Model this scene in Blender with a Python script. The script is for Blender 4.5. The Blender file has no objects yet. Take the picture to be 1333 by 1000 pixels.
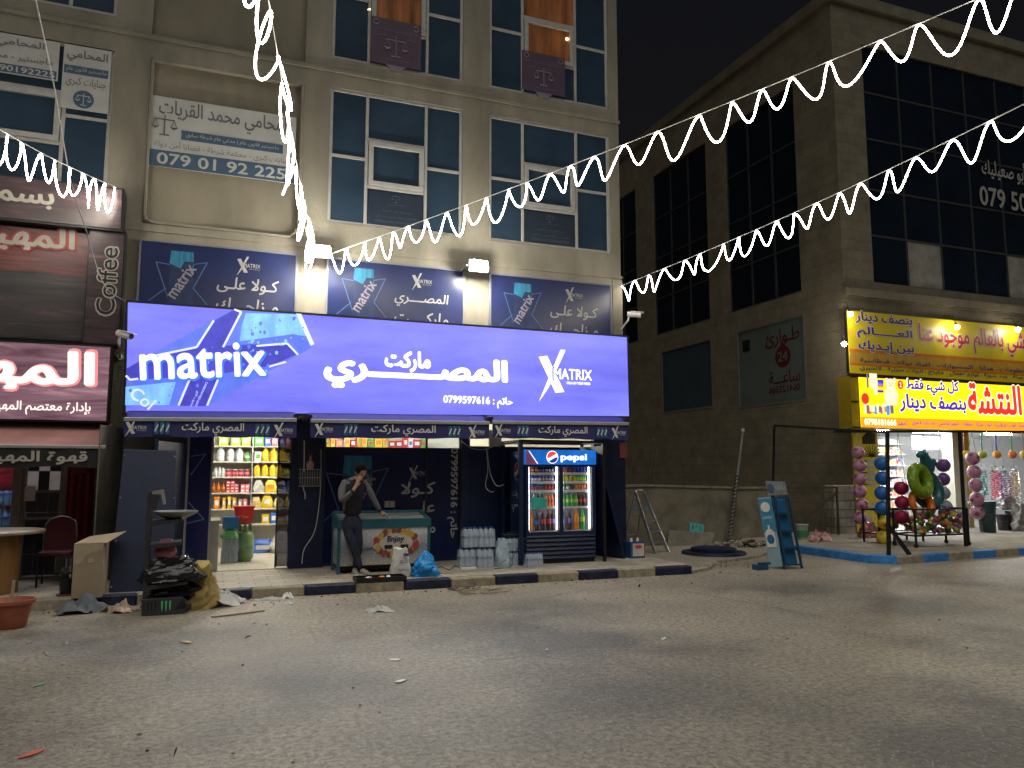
import bpy, bmesh, math, random
from mathutils import Vector, Matrix
random.seed(7)
C = bpy.context.scene.collection
SC = bpy.context.scene
# ---------------------------------------------------------------- camera, world, exposure
F, PITCH, YAW, EYE = 1003.0, math.atan(113 / 1003.0), math.radians(21.1), 1.75
cam = bpy.data.cameras.new('camera')
cam.sensor_width = 36.0
cam.lens = F / 1333 * 36
cam.clip_end = 500
camo = bpy.data.objects.new('camera', cam)
C.objects.link(camo)
camo.location = (0, 0, EYE)
camo.rotation_euler = (math.pi / 2 + PITCH, 0, -YAW)
SC.camera = camo
W = bpy.data.worlds.new('World')
SC.world = W
W.use_nodes = True
_n = W.node_tree.nodes
_sky = _n.new('ShaderNodeTexSky')
_sky.sky_type = 'NISHITA'
_sky.sun_disc = False
_sky.sun_elevation = math.radians(-3.0)
_sky.sun_rotation = math.radians(200)
W.node_tree.links.new(_sky.outputs[0], _n['Background'].inputs[0])
_n['Background'].inputs[1].default_value = 0.09
sun = bpy.data.lights.new('sun', 'SUN')            # added wide soft lamp standing in for unseen street lamps
sun.energy = 0.85
sun.angle = math.radians(45)
sun.color = (1.0, 0.97, 0.90)
suno = bpy.data.objects.new('sun', sun)
C.objects.link(suno)
suno.rotation_euler = (math.radians(30), 0, math.radians(-14))
SC.view_settings.view_transform = 'Standard'
SC.view_settings.look = 'None'
SC.view_settings.exposure = 0.32
SC.view_settings.gamma = 1.0
SC.cycles.use_denoising = True
SC.cycles.max_bounces = 8
SC.cycles.transparent_max_bounces = 12
SC.cycles.caustics_reflective = False
SC.cycles.caustics_refractive = False
SC.cycles.sample_clamp_indirect = 4.0
# ---------------------------------------------------------------- survey helpers: photo measurements turned into points on real planes
def ray(x, y):
    u = (x - 666.5) / F
    v = -(y - 500) / F
    fw = math.cos(PITCH) - v * math.sin(PITCH)
    up = v * math.cos(PITCH) + math.sin(PITCH)
    return Vector((fw * math.sin(YAW) + u * math.cos(YAW), fw * math.cos(YAW) - u * math.sin(YAW), up))
def at(x, y, Y):                                    # point on the plane Y = const
    d = ray(x, y)
    return Vector((0, 0, EYE)) + d * (Y / d.y)
def atx(x, y, X):
    d = ray(x, y)
    return Vector((0, 0, EYE)) + d * (X / d.x)
def gr(x, y, z=0.0):                                # point on level ground
    d = ray(x, y)
    return Vector((0, 0, EYE)) + d * ((z - EYE) / d.z)
def atd(x, y, D):                                   # point at a depth
    d = ray(x, y)
    return Vector((0, 0, EYE)) + d * (D / (d.x * math.sin(YAW) + d.y * math.cos(YAW)))
# ---------------------------------------------------------------- materials
def S(r, g, b):
    f = lambda c: c / 12.92 if c <= 0.04045 else ((c + 0.055) / 1.055) ** 2.4
    return (f(r / 255), f(g / 255), f(b / 255))
_M = {}
def M(name, col=(0.5, 0.5, 0.5), rough=0.6, metal=0.0, var=0.18, scale=5.0, bump=0.0, bscale=60.0, emit=0.0, trans=0.0, stretch=(1, 1, 1), spec=0.4, evar=0.0):
    if name in _M:
        return _M[name]
    m = bpy.data.materials.new(name)
    m.use_nodes = True
    nt = m.node_tree
    p = nt.nodes['Principled BSDF']
    p.inputs['Roughness'].default_value = rough
    p.inputs['Metallic'].default_value = metal
    p.inputs['Specular IOR Level'].default_value = spec
    if trans:
        p.inputs['Transmission Weight'].default_value = trans
        p.inputs['IOR'].default_value = 1.2
    tc = nt.nodes.new('ShaderNodeTexCoord')
    mp = nt.nodes.new('ShaderNodeMapping')
    mp.inputs['Scale'].default_value = stretch
    nt.links.new(tc.outputs['Object'], mp.inputs[0])
    nz = nt.nodes.new('ShaderNodeTexNoise')
    nz.inputs['Scale'].default_value = scale
    nz.inputs['Detail'].default_value = 7
    nz.inputs['Roughness'].default_value = 0.62
    nt.links.new(mp.outputs[0], nz.inputs['Vector'])
    rp = nt.nodes.new('ShaderNodeValToRGB')
    rp.color_ramp.elements[0].position = 0.3
    rp.color_ramp.elements[1].position = 0.72
    rp.color_ramp.elements[0].color = tuple(min(1, c * (1 - var)) for c in col) + (1,)
    rp.color_ramp.elements[1].color = tuple(min(1, c * (1 + var)) for c in col) + (1,)
    nt.links.new(nz.outputs['Fac'], rp.inputs[0])
    nt.links.new(rp.outputs[0], p.inputs['Base Color'])
    if emit:
        p.inputs['Base Color'].default_value = (0, 0, 0, 1)
        nt.links.new(rp.outputs[0], p.inputs['Emission Color'])
        p.inputs['Emission Strength'].default_value = emit
    if bump:
        b = nt.nodes.new('ShaderNodeBump')
        b.inputs['Strength'].default_value = bump
        b.inputs['Distance'].default_value = 0.02
        n2 = nt.nodes.new('ShaderNodeTexNoise')
        n2.inputs['Scale'].default_value = bscale
        n2.inputs['Detail'].default_value = 5
        nt.links.new(tc.outputs['Object'], n2.inputs['Vector'])
        nt.links.new(n2.outputs['Fac'], b.inputs['Height'])
        nt.links.new(b.outputs[0], p.inputs['Normal'])
    _M[name] = m
    return m
def glass(name, tint=(1, 1, 1), gl=0.07, rough=0.02):
    if name in _M:
        return _M[name]
    m = bpy.data.materials.new(name)
    m.use_nodes = True
    nt = m.node_tree
    nt.nodes.remove(nt.nodes['Principled BSDF'])
    o = nt.nodes['Material Output']
    t = nt.nodes.new('ShaderNodeBsdfTransparent')
    t.inputs[0].default_value = tint + (1,)
    g = nt.nodes.new('ShaderNodeBsdfGlossy')
    g.inputs['Roughness'].default_value = rough
    x = nt.nodes.new('ShaderNodeMixShader')
    x.inputs[0].default_value = gl
    nt.links.new(t.outputs[0], x.inputs[1])
    nt.links.new(g.outputs[0], x.inputs[2])
    nt.links.new(x.outputs[0], o.inputs[0])
    _M[name] = m
    return m
def lamp(name, col, st):
    if name in _M:
        return _M[name]
    m = bpy.data.materials.new(name)
    m.use_nodes = True
    p = m.node_tree.nodes['Principled BSDF']
    p.inputs['Base Color'].default_value = (0.8, 0.8, 0.8, 1)
    p.inputs['Emission Color'].default_value = col + (1,)
    p.inputs['Emission Strength'].default_value = st
    _M[name] = m
    return m
# ---------------------------------------------------------------- Arabic shaping (joined forms, right to left)
_AB = {'ا': (0xFE8D, 2), 'ب': (0xFE8F, 4), 'ة': (0xFE93, 2), 'ت': (0xFE95, 4), 'ث': (0xFE99, 4), 'ج': (0xFE9D, 4), 'ح': (0xFEA1, 4), 'خ': (0xFEA5, 4), 'د': (0xFEA9, 2), 'ذ': (0xFEAB, 2), 'ر': (0xFEAD, 2), 'ز': (0xFEAF, 2), 'س': (0xFEB1, 4), 'ش': (0xFEB5, 4), 'ص': (0xFEB9, 4), 'ض': (0xFEBD, 4), 'ط': (0xFEC1, 4), 'ظ': (0xFEC5, 4), 'ع': (0xFEC9, 4), 'غ': (0xFECD, 4), 'ف': (0xFED1, 4), 'ق': (0xFED5, 4), 'ك': (0xFED9, 4), 'ل': (0xFEDD, 4), 'م': (0xFEE1, 4), 'ن': (0xFEE5, 4), 'ه': (0xFEE9, 4), 'و': (0xFEED, 2), 'ى': (0xFEEF, 2), 'ي': (0xFEF1, 4), 'ء': (0xFE80, 1), 'آ': (0xFE81, 2), 'أ': (0xFE83, 2), 'ؤ': (0xFE85, 2), 'إ': (0xFE87, 2), 'ئ': (0xFE89, 4), 'ـ': (0x640, 9)}
_LA = {'ا': 0xFEFB, 'أ': 0xFEF7, 'إ': 0xFEF9, 'آ': 0xFEF5}
def ar(s):
    out = []
    i = 0
    joined = False                                  # does the letter before join forward
    while i < len(s):
        c = s[i]
        if c == 'ل' and i + 1 < len(s) and s[i + 1] in _LA:
            out.append(chr(_LA[s[i + 1]] + (1 if joined else 0)))
            joined = False
            i += 2
            continue
        if c in _AB:
            b, n = _AB[c]
            nx = s[i + 1] if i + 1 < len(s) else ' '
            fwd = n >= 4 and nx in _AB and _AB[nx][1] >= 2
            if n == 9:
                out.append(c)
                joined = True
            elif n == 1:
                out.append(chr(b))
                joined = False
            else:
                out.append(chr(b + (3 if joined and fwd else 2 if fwd else 1 if joined else 0)))
                joined = fwd
        else:
            out.append(c)
            joined = False
        i += 1
    out.reverse()
    res, run = [], []
    for c in out:
        if c.isascii() and (c.isalnum() or c in '.+'):
            run.append(c)
        else:
            res += run[::-1]
            run = []
            res.append({'(': ')', ')': '('}.get(c, c))
    return ''.join(res + run[::-1])
_TC = {}
def text_geo(s, off=0.0, shear=0.0, spacing=1.0):
    k = (s, off, shear, spacing)
    if k in _TC:
        return _TC[k]
    cu = bpy.data.curves.new('lettering', 'FONT')
    cu.body = s
    cu.resolution_u = 3
    cu.offset = off
    cu.shear = shear
    cu.space_character = spacing
    o = bpy.data.objects.new('lettering', cu)
    C.objects.link(o)
    dg = bpy.context.evaluated_depsgraph_get()
    dg.update()
    me = bpy.data.meshes.new_from_object(o.evaluated_get(dg))
    vs = [(v.co.x, v.co.y) for v in me.vertices]
    fs = [tuple(p.vertices) for p in me.polygons]
    bpy.data.objects.remove(o)
    bpy.data.curves.remove(cu)
    bpy.data.meshes.remove(me)
    par = list(range(len(vs)))
    def find(a):
        while par[a] != a:
            par[a] = par[par[a]]
            a = par[a]
        return a
    for f in fs:
        for j in f[1:]:
            par[find(j)] = find(f[0])
    ids = {}
    lay = [ids.setdefault(find(i), len(ids)) % 4 for i in range(len(vs))]
    _TC[k] = (vs, fs, lay)
    return _TC[k]
# ---------------------------------------------------------------- mesh builder
class MB:
    def __init__(self):
        self.v, self.f, self.m = [], [], []
    def add(self, vs, fs, mi=0):
        b = len(self.v)
        self.v += [Vector(v) for v in vs]
        for f in fs:
            self.f.append(tuple(b + i for i in f))
            self.m.append(mi)
        return self
    def box(self, x0, x1, y0, y1, z0, z1, mi=0):
        return self.add([(x0, y0, z0), (x1, y0, z0), (x1, y1, z0), (x0, y1, z0), (x0, y0, z1), (x1, y0, z1), (x1, y1, z1), (x0, y1, z1)],
                        [(0, 3, 2, 1), (4, 5, 6, 7), (0, 1, 5, 4), (1, 2, 6, 5), (2, 3, 7, 6), (3, 0, 4, 7)], mi)
    def slab(self, q, t, mi=0):                     # four corners seen from the front, thickness vector t going back
        q = [Vector(p) for p in q]
        t = Vector(t)
        return self.prism(q, t, mi)
    def prism(self, q, t, mi=0):
        q = [Vector(p) for p in q]
        t = Vector(t)
        n = len(q)
        return self.add(q + [p + t for p in q], [tuple(range(n)), tuple(range(2 * n - 1, n - 1, -1))] + [(i, n + i, n + (i + 1) % n, (i + 1) % n) for i in range(n)], mi)
    def quad(self, *q, mi=0):
        return self.add(q, [tuple(range(len(q)))], mi)
    def bar(self, p, q, w, h=None, mi=0, up=(0, 0, 1)):
        p, q = Vector(p), Vector(q)
        h = h or w
        d = (q - p).normalized()
        u = Vector(up)
        if abs(d.dot(u)) > 0.98:
            u = Vector((0, 1, 0))
        a = d.cross(u).normalized() * (w / 2)
        b = a.cross(d).normalized() * (h / 2)
        return self.add([p - a - b, p + a - b, p + a + b, p - a + b, q - a - b, q + a - b, q + a + b, q - a + b],
                        [(0, 3, 2, 1), (4, 5, 6, 7), (0, 1, 5, 4), (1, 2, 6, 5), (2, 3, 7, 6), (3, 0, 4, 7)], mi)
    def tube(self, pts, r, n=8, mi=0, cap=True):
        pts = [Vector(p) for p in pts]
        k = len(pts)
        rs = r if isinstance(r, (list, tuple)) else [r] * k
        vs, fs = [], []
        ref = None
        for i, p in enumerate(pts):
            d = (pts[min(i + 1, k - 1)] - pts[max(i - 1, 0)])
            d = d.normalized() if d.length > 1e-9 else Vector((0, 0, 1))
            if ref is None:
                ref = Vector((0, 0, 1)) if abs(d.z) < 0.9 else Vector((1, 0, 0))
            a = ref - d * ref.dot(d)
            if a.length < 1e-4:
                a = Vector((1, 0, 0)) - d * d.x
            a.normalize()
            ref = a
            b = d.cross(a)
            for j in range(n):
                t = 2 * math.pi * j / n
                vs.append(p + (a * math.cos(t) + b * math.sin(t)) * rs[i])
        for i in range(k - 1):
            for j in range(n):
                fs.append((i * n + j, i * n + (j + 1) % n, (i + 1) * n + (j + 1) % n, (i + 1) * n + j))
        if cap:
            fs.append(tuple(range(n - 1, -1, -1)))
            fs.append(tuple((k - 1) * n + j for j in range(n)))
        return self.add(vs, fs, mi)
    def cyl(self, p, q, r0, r1=None, n=12, mi=0):
        return self.tube([p, q], [r0, r0 if r1 is None else r1], n, mi)
    def lathe(self, c, prof, n=16, mi=0, ax=None):
        c = Vector(c)
        R = Matrix.Identity(3) if ax is None else Vector((0, 0, 1)).rotation_difference(Vector(ax)).to_matrix()
        vs, fs = [], []
        for r, z in prof:
            for j in range(n):
                t = 2 * math.pi * j / n
                vs.append(c + R @ Vector((r * math.cos(t), r * math.sin(t), z)))
        k = len(prof)
        for i in range(k - 1):
            for j in range(n):
                fs.append((i * n + j, i * n + (j + 1) % n, (i + 1) * n + (j + 1) % n, (i + 1) * n + j))
        fs.append(tuple(range(n - 1, -1, -1)))
        fs.append(tuple((k - 1) * n + j for j in range(n)))
        return self.add(vs, fs, mi)
    def ball(self, c, r, nu=16, nv=10, mi=0, jit=0.0):
        c = Vector(c)
        r = Vector((r, r, r)) if not isinstance(r, (tuple, list, Vector)) else Vector(r)
        vs, fs = [c + Vector((0, 0, -r.z))], []
        for i in range(1, nv):
            a = -math.pi / 2 + math.pi * i / nv
            for j in range(nu):
                t = 2 * math.pi * j / nu
                k = 1 + (random.uniform(-jit, jit) if jit else 0)
                vs.append(c + Vector((r.x * math.cos(a) * math.cos(t), r.y * math.cos(a) * math.sin(t), r.z * math.sin(a))) * k)
        vs.append(c + Vector((0, 0, r.z)))
        for j in range(nu):
            fs.append((0, 1 + (j + 1) % nu, 1 + j))
        for i in range(nv - 2):
            for j in range(nu):
                a, b = 1 + i * nu + j, 1 + i * nu + (j + 1) % nu
                fs.append((a, b, b + nu, a + nu))
        e = len(vs) - 1
        o = 1 + (nv - 2) * nu
        for j in range(nu):
            fs.append((o + j, o + (j + 1) % nu, e))
        return self.add(vs, fs, mi)
    def torus(self, c, R, r, n=24, k=8, mi=0, ax=(0, 0, 1), arc=1.0):
        c = Vector(c)
        q = Vector((0, 0, 1)).rotation_difference(Vector(ax)).to_matrix()
        pts = [c + q @ Vector((R * math.cos(2 * math.pi * arc * i / n), R * math.sin(2 * math.pi * arc * i / n), 0)) for i in range(n + 1)]
        return self.tube(pts, r, k, mi, cap=arc < 1)
    def text(self, s, o, w=None, h=None, right=(1, 0, 0), up=(0, 0, 1), off=0.0, mi=0, shear=0.0, lift=0.004, spacing=1.0, align='c'):
        vs, fs, lay = text_geo(s, 0.0, shear, spacing)
        if not vs:
            return self
        k = max(0.0, off)
        x0, x1 = min(v[0] for v in vs) - k, max(v[0] for v in vs) + k
        y0, y1 = min(v[1] for v in vs) - k, max(v[1] for v in vs) + k
        sx = w / (x1 - x0) if w else None
        sy = h / (y1 - y0) if h else None
        sx = sx or sy
        sy = sy or sx
        o, right, up = Vector(o), Vector(right).normalized(), Vector(up).normalized()
        nrm = right.cross(up).normalized()
        cx = {'c': (x0 + x1) / 2, 'l': x0, 'r': x1}[align]
        cy = (y0 + y1) / 2
        n = 1 if k == 0 else 5 if k < 0.03 else 8     # heavier strokes: the same letters laid again a hair to every side
        for c in range(n):
            dx, dy = (k * math.cos(c * 6.283 / n), k * math.sin(c * 6.283 / n)) if n > 1 else (0, 0)
            self.add([o + right * ((v[0] + dx - cx) * sx) + up * ((v[1] + dy - cy) * sy) + nrm * (lift + 0.0006 * l + 0.0002 * c) for v, l in zip(vs, lay)], fs, mi)
        return self
    def build(self, name, mats, parent=None, smooth=False, bevel=0.0, at=None):
        me = bpy.data.meshes.new(name)
        org = Vector(at) if at is not None else Vector((0, 0, 0))
        r = parent
        while r is not None:
            org = org + r.location
            r = r.parent
        me.from_pydata([v - org for v in self.v], [], self.f)
        mats = mats if isinstance(mats, (list, tuple)) else [mats]
        for m in mats:
            me.materials.append(m)
        me.polygons.foreach_set('material_index', self.m)
        if smooth:
            me.polygons.foreach_set('use_smooth', [True] * len(me.polygons))
            me.set_sharp_from_angle(angle=0.7)
        me.update()
        o = bpy.data.objects.new(name, me)
        C.objects.link(o)
        if parent is not None:
            o.parent = parent
        if at is not None:
            o.location = at
        if bevel:
            b = o.modifiers.new('bevel', 'BEVEL')
            b.width = bevel
            b.segments = 2
            b.limit_method = 'ANGLE'
        return o
def tag(o, label, cat, group=None, kind=None):
    o['label'] = label
    o['category'] = cat
    if group:
        o['group'] = group
    if kind:
        o['kind'] = kind
    return o
def thing(name, label, cat, loc, group=None):
    o = bpy.data.objects.new(name, None)
    o.empty_display_size = 0.1
    C.objects.link(o)
    o.location = loc
    return tag(o, label, cat, group)
def solo(name, label, cat, mb, mats, loc, group=None, smooth=False, bevel=0.0):
    return tag(mb.build(name, mats, None, smooth, bevel, at=Vector(loc)), label, cat, group)
def struct(name, mb, mats, smooth=False):
    o = mb.build(name, mats, None, smooth)
    o['kind'] = 'structure'
    return o
def clone(o, loc=None, rotz=None, label=None, parent=None):
    c = o.copy()
    C.objects.link(c)
    if parent is not None:
        c.parent = parent
    if loc is not None:
        c.location = loc
    if rotz is not None:
        c.rotation_euler = (0, 0, rotz)
    if label:
        c['label'] = label
    for ch in [x for x in bpy.data.objects if x.parent == o]:
        clone(ch, parent=c)
    return c
def spline(pts, n=8):
    pts = [Vector(p) for p in pts]
    P = [pts[0]] + pts + [pts[-1]]
    out = []
    for i in range(1, len(P) - 2):
        for j in range(n):
            t = j / n
            a, b, c, d = P[i - 1], P[i], P[i + 1], P[i + 2]
            out.append(0.5 * ((2 * b) + (c - a) * t + (2 * a - 5 * b + 4 * c - d) * t * t + (3 * b - a - 3 * c + d) * t ** 3))
    out.append(pts[-1])
    return out
X3, Z3 = Vector((1, 0, 0)), Vector((0, 0, 1))
# ---------------------------------------------------------------- surface materials with their own patterns
def road_mat(name, base, dust, stain):
    m = M(name, base, 0.5, var=0.0)
    nt = m.node_tree
    p = nt.nodes['Principled BSDF']
    L = nt.links.new
    tc = nt.nodes.new('ShaderNodeTexCoord')
    def noise(sc, det=5, rough=0.6):
        n = nt.nodes.new('ShaderNodeTexNoise')
        n.inputs['Scale'].default_value = sc
        n.inputs['Detail'].default_value = det
        n.inputs['Roughness'].default_value = rough
        L(tc.outputs['Object'], n.inputs['Vector'])
        return n
    def ramp(a, b, src):
        r = nt.nodes.new('ShaderNodeValToRGB')
        r.color_ramp.elements[0].position = a
        r.color_ramp.elements[1].position = b
        L(src, r.inputs[0])
        return r
    def mix(fac, a, b):
        x = nt.nodes.new('ShaderNodeMix')
        x.data_type = 'RGBA'
        L(fac, x.inputs[0])
        for s, i in ((a, 6), (b, 7)):
            if isinstance(s, tuple):
                x.inputs[i].default_value = s + (1,)
            else:
                L(s, x.inputs[i])
        return x.outputs[2]
    big = ramp(0.40, 0.62, noise(0.30, 6, 0.65).outputs['Fac'])
    st = ramp(0.45, 0.61, noise(0.42, 5, 0.55).outputs['Fac'])
    fine = ramp(0.34, 0.66, noise(19, 5, 0.85).outputs['Fac'])
    c = mix(big.outputs[0], base, dust)
    c = mix(st.outputs[0], c, stain)
    sy = nt.nodes.new('ShaderNodeSeparateXYZ')      # lighter sandy tone mixed in towards the kerb
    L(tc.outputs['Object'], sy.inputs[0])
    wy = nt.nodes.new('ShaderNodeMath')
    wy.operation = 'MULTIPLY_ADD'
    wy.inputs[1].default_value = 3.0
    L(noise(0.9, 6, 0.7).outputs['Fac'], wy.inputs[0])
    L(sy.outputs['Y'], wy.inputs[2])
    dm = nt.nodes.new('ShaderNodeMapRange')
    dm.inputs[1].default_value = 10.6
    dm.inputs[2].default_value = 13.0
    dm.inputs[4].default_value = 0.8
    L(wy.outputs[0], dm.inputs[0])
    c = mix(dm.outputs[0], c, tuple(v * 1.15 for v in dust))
    dk = tuple(x * 0.45 for x in base)
    x = nt.nodes.new('ShaderNodeMix')
    x.data_type = 'RGBA'
    x.blend_type = 'MULTIPLY'
    x.inputs[0].default_value = 0.9
    L(c, x.inputs[6])
    fr = nt.nodes.new('ShaderNodeMapRange')
    fr.inputs[3].default_value = 0.16
    fr.inputs[4].default_value = 1.8
    L(fine.outputs[0], fr.inputs[0])
    L(fr.outputs[0], x.inputs[7])
    vo = nt.nodes.new('ShaderNodeTexVoronoi')
    vo.inputs['Scale'].default_value = 30
    L(tc.outputs['Object'], vo.inputs['Vector'])
    sp = ramp(0.14, 0.26, vo.outputs['Distance'])
    sp.color_ramp.elements[0].color = (1, 1, 1, 1)
    sp.color_ramp.elements[1].color = (0, 0, 0, 1)
    gate = ramp(0.44, 0.60, noise(9, 3).outputs['Fac'])
    mm = nt.nodes.new('ShaderNodeMath')
    mm.operation = 'MULTIPLY'
    L(sp.outputs[0], mm.inputs[0])
    L(gate.outputs[0], mm.inputs[1])
    c2 = mix(mm.outputs[0], x.outputs[2], (0.42, 0.40, 0.36))
    # long cracks
    vc = nt.nodes.new('ShaderNodeTexVoronoi')
    vc.feature = 'DISTANCE_TO_EDGE'
    vc.inputs['Scale'].default_value = 0.28
    wob = nt.nodes.new('ShaderNodeMix')
    wob.data_type = 'RGBA'
    wob.inputs[0].default_value = 0.12
    L(tc.outputs['Object'], wob.inputs[6])
    L(noise(1.6, 6, 0.7).outputs['Color'], wob.inputs[7])
    L(wob.outputs[2], vc.inputs['Vector'])
    ck = ramp(0.0, 0.006, vc.outputs['Distance'])
    ck.color_ramp.elements[0].color = (0.75, 0.75, 0.75, 1)
    ck.color_ramp.elements[1].color = (0, 0, 0, 1)
    cg = ramp(0.52, 0.6, noise(0.5, 2).outputs['Fac'])
    m3 = nt.nodes.new('ShaderNodeMath')
    m3.operation = 'MULTIPLY'
    L(ck.outputs[0], m3.inputs[0])
    L(cg.outputs[0], m3.inputs[1])
    c3 = mix(m3.outputs[0], c2, tuple(v * 0.3 for v in base))
    L(c3, p.inputs['Base Color'])
    b = nt.nodes.new('ShaderNodeBump')
    b.inputs['Strength'].default_value = 0.9
    b.inputs['Distance'].default_value = 0.012
    n2 = noise(34, 6, 0.8)
    L(n2.outputs['Fac'], b.inputs['Height'])
    L(b.outputs[0], p.inputs['Normal'])
    return m
def block_mat(name, c1, c2, mortar, scale, bw, rh, axes='xz', rough=0.8, msize=0.02, bump=0.3, dirt=0.35):
    m = M(name, c1, rough, var=0.0)
    nt = m.node_tree
    p = nt.nodes['Principled BSDF']
    L = nt.links.new
    tc = nt.nodes.new('ShaderNodeTexCoord')
    sp = nt.nodes.new('ShaderNodeSeparateXYZ')
    cb = nt.nodes.new('ShaderNodeCombineXYZ')
    L(tc.outputs['Object'], sp.inputs[0])
    L(sp.outputs['XYZ'.index(axes[0].upper())], cb.inputs[0])
    L(sp.outputs['XYZ'.index(axes[1].upper())], cb.inputs[1])
    bt = nt.nodes.new('ShaderNodeTexBrick')
    bt.inputs['Scale'].default_value = scale
    bt.inputs['Brick Width'].default_value = bw
    bt.inputs['Row Height'].default_value = rh
    bt.inputs['Mortar Size'].default_value = msize
    bt.inputs['Color1'].default_value = c1 + (1,)
    bt.inputs['Color2'].default_value = c2 + (1,)
    bt.inputs['Mortar'].default_value = mortar + (1,)
    L(cb.outputs[0], bt.inputs['Vector'])
    nz = nt.nodes.new('ShaderNodeTexNoise')
    nz.inputs['Scale'].default_value = 1.7
    nz.inputs['Detail'].default_value = 8
    nz.inputs['Roughness'].default_value = 0.68
    L(tc.outputs['Object'], nz.inputs['Vector'])
    mr = nt.nodes.new('ShaderNodeMapRange')
    mr.inputs[1].default_value = 0.3
    mr.inputs[2].default_value = 0.7
    mr.inputs[3].default_value = 1 - dirt
    mr.inputs[4].default_value = 1 + dirt * 0.6
    L(nz.outputs['Fac'], mr.inputs[0])
    x = nt.nodes.new('ShaderNodeMix')
    x.data_type = 'RGBA'
    x.blend_type = 'MULTIPLY'
    x.inputs[0].default_value = 1
    L(bt.outputs['Color'], x.inputs[6])
    L(mr.outputs[0], x.inputs[7])
    L(x.outputs[2], p.inputs['Base Color'])
    b = nt.nodes.new('ShaderNodeBump')
    b.inputs['Strength'].default_value = bump
    b.inputs['Distance'].default_value = 0.015
    n2 = nt.nodes.new('ShaderNodeTexNoise')
    n2.inputs['Scale'].default_value = 22
    n2.inputs['Detail'].default_value = 6
    L(tc.outputs['Object'], n2.inputs['Vector'])
    ad = nt.nodes.new('ShaderNodeMath')
    ad.operation = 'SUBTRACT'
    L(n2.outputs['Fac'], ad.inputs[0])
    L(bt.outputs['Fac'], ad.inputs[1])
    L(ad.outputs[0], b.inputs['Height'])
    L(b.outputs[0], p.inputs['Normal'])
    return m
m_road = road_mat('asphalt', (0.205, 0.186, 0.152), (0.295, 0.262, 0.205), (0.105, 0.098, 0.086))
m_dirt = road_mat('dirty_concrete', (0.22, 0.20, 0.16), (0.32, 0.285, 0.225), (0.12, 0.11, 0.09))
m_pave = block_mat('pavement_tile', (0.50, 0.45, 0.36), (0.36, 0.33, 0.27), (0.14, 0.125, 0.10), 1.0, 0.42, 0.21, 'xy', 0.55, 0.006, 0.25, 0.4)
m_kerb = M('bare_kerb_stone', (0.30, 0.26, 0.19), 0.85, var=0.4, scale=7, bump=0.5, bscale=30)
m_kerbn = M('navy_kerb_paint', (0.012, 0.016, 0.045), 0.55, var=0.9, scale=9, bump=0.4, bscale=30)
m_kerbb = M('blue_kerb_paint', (0.04, 0.19, 0.50), 0.6, var=0.35, scale=6, bump=0.3, bscale=30)
m_plast = M('stained_plaster', (0.185, 0.17, 0.135), 0.88, var=0.36, scale=1.1, bump=0.35, bscale=18, stretch=(1, 1, 0.35))
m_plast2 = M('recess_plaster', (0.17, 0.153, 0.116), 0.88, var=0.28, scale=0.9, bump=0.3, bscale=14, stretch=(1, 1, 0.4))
m_alu = M('white_window_frame', (0.30, 0.30, 0.29), 0.45, var=0.15, scale=8)
m_pane = M('night_window_glass', (0.022, 0.040, 0.066), 0.18, var=0.25, scale=1.0, spec=0.7)
m_pane2 = M('dark_tinted_glass', (0.006, 0.010, 0.018), 0.12, var=0.3, scale=0.8, spec=0.5)
m_lit = M('lamplit_window_glass', (0.16, 0.058, 0.02), 0.3, var=0.97, scale=1.6, emit=0.16, stretch=(2.6, 1, 0.22))
m_navy = M('navy_painted_metal', (0.008, 0.018, 0.062), 0.42, var=0.25, scale=3, bump=0.05)
m_navy2 = M('deep_navy_metal', (0.007, 0.013, 0.045), 0.45, var=0.3, scale=3, bump=0.05)
m_black = M('black_painted_steel', (0.012, 0.012, 0.014), 0.45, var=0.3, scale=12)
m_steel = M('brushed_steel', (0.45, 0.45, 0.45), 0.35, metal=0.85, var=0.12, scale=20)
m_white = M('white_enamel', (0.72, 0.72, 0.70), 0.45, var=0.07, scale=7)
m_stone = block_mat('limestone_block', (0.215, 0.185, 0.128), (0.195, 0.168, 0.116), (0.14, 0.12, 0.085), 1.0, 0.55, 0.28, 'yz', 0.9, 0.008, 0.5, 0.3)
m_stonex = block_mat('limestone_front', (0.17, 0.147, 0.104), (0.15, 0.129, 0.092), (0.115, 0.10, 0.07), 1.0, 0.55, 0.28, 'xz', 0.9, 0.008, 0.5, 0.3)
m_oldwall = M('old_render', (0.17, 0.15, 0.11), 0.92, var=0.45, scale=1.6, bump=0.5, bscale=16)
# ---------------------------------------------------------------- ground
g = MB()
g.quad((-90, -60, 0), (130, -60, 0), (130, 120, 0), (-90, 120, 0))
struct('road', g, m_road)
KY = 11.42                                         # kerb line of the shop pavement
FY = 13.5                                          # face of the office building
g = MB()
g.box(-9, 7.72, KY + 0.16, FY + 0.3, -0.2, 0.14)
struct('pavement', g, m_pave)
g = MB()
x, k = -8.73, 0
while x < 7.0:                                     # painted kerb stones, bare and navy in turn
    w = 0.715
    dz = random.uniform(-0.008, 0.006)
    g.box(x + 0.006, x + w - 0.006, KY + random.uniform(-0.015, 0.015), KY + 0.16, -0.2, 0.142 + dz, k % 2)
    x += w
    k += 1
struct('kerb', g, [m_kerbn, m_kerb]).modifiers.new('bevel', 'BEVEL').width = 0.018
g = MB()                                           # broken concrete apron between the two pavements
pts = [(7.72, 11.45), (8.3, 11.75), (9.0, 12.5), (9.7, 12.75), (10.4, 13.0), (11.0, 13.5), (11.75, 13.4), (11.9, 16.2), (7.72, 16.2)]
g.prism([(a, b, 0.05) for a, b in pts], (0, 0, -0.2))
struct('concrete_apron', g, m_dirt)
g = MB()
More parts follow.
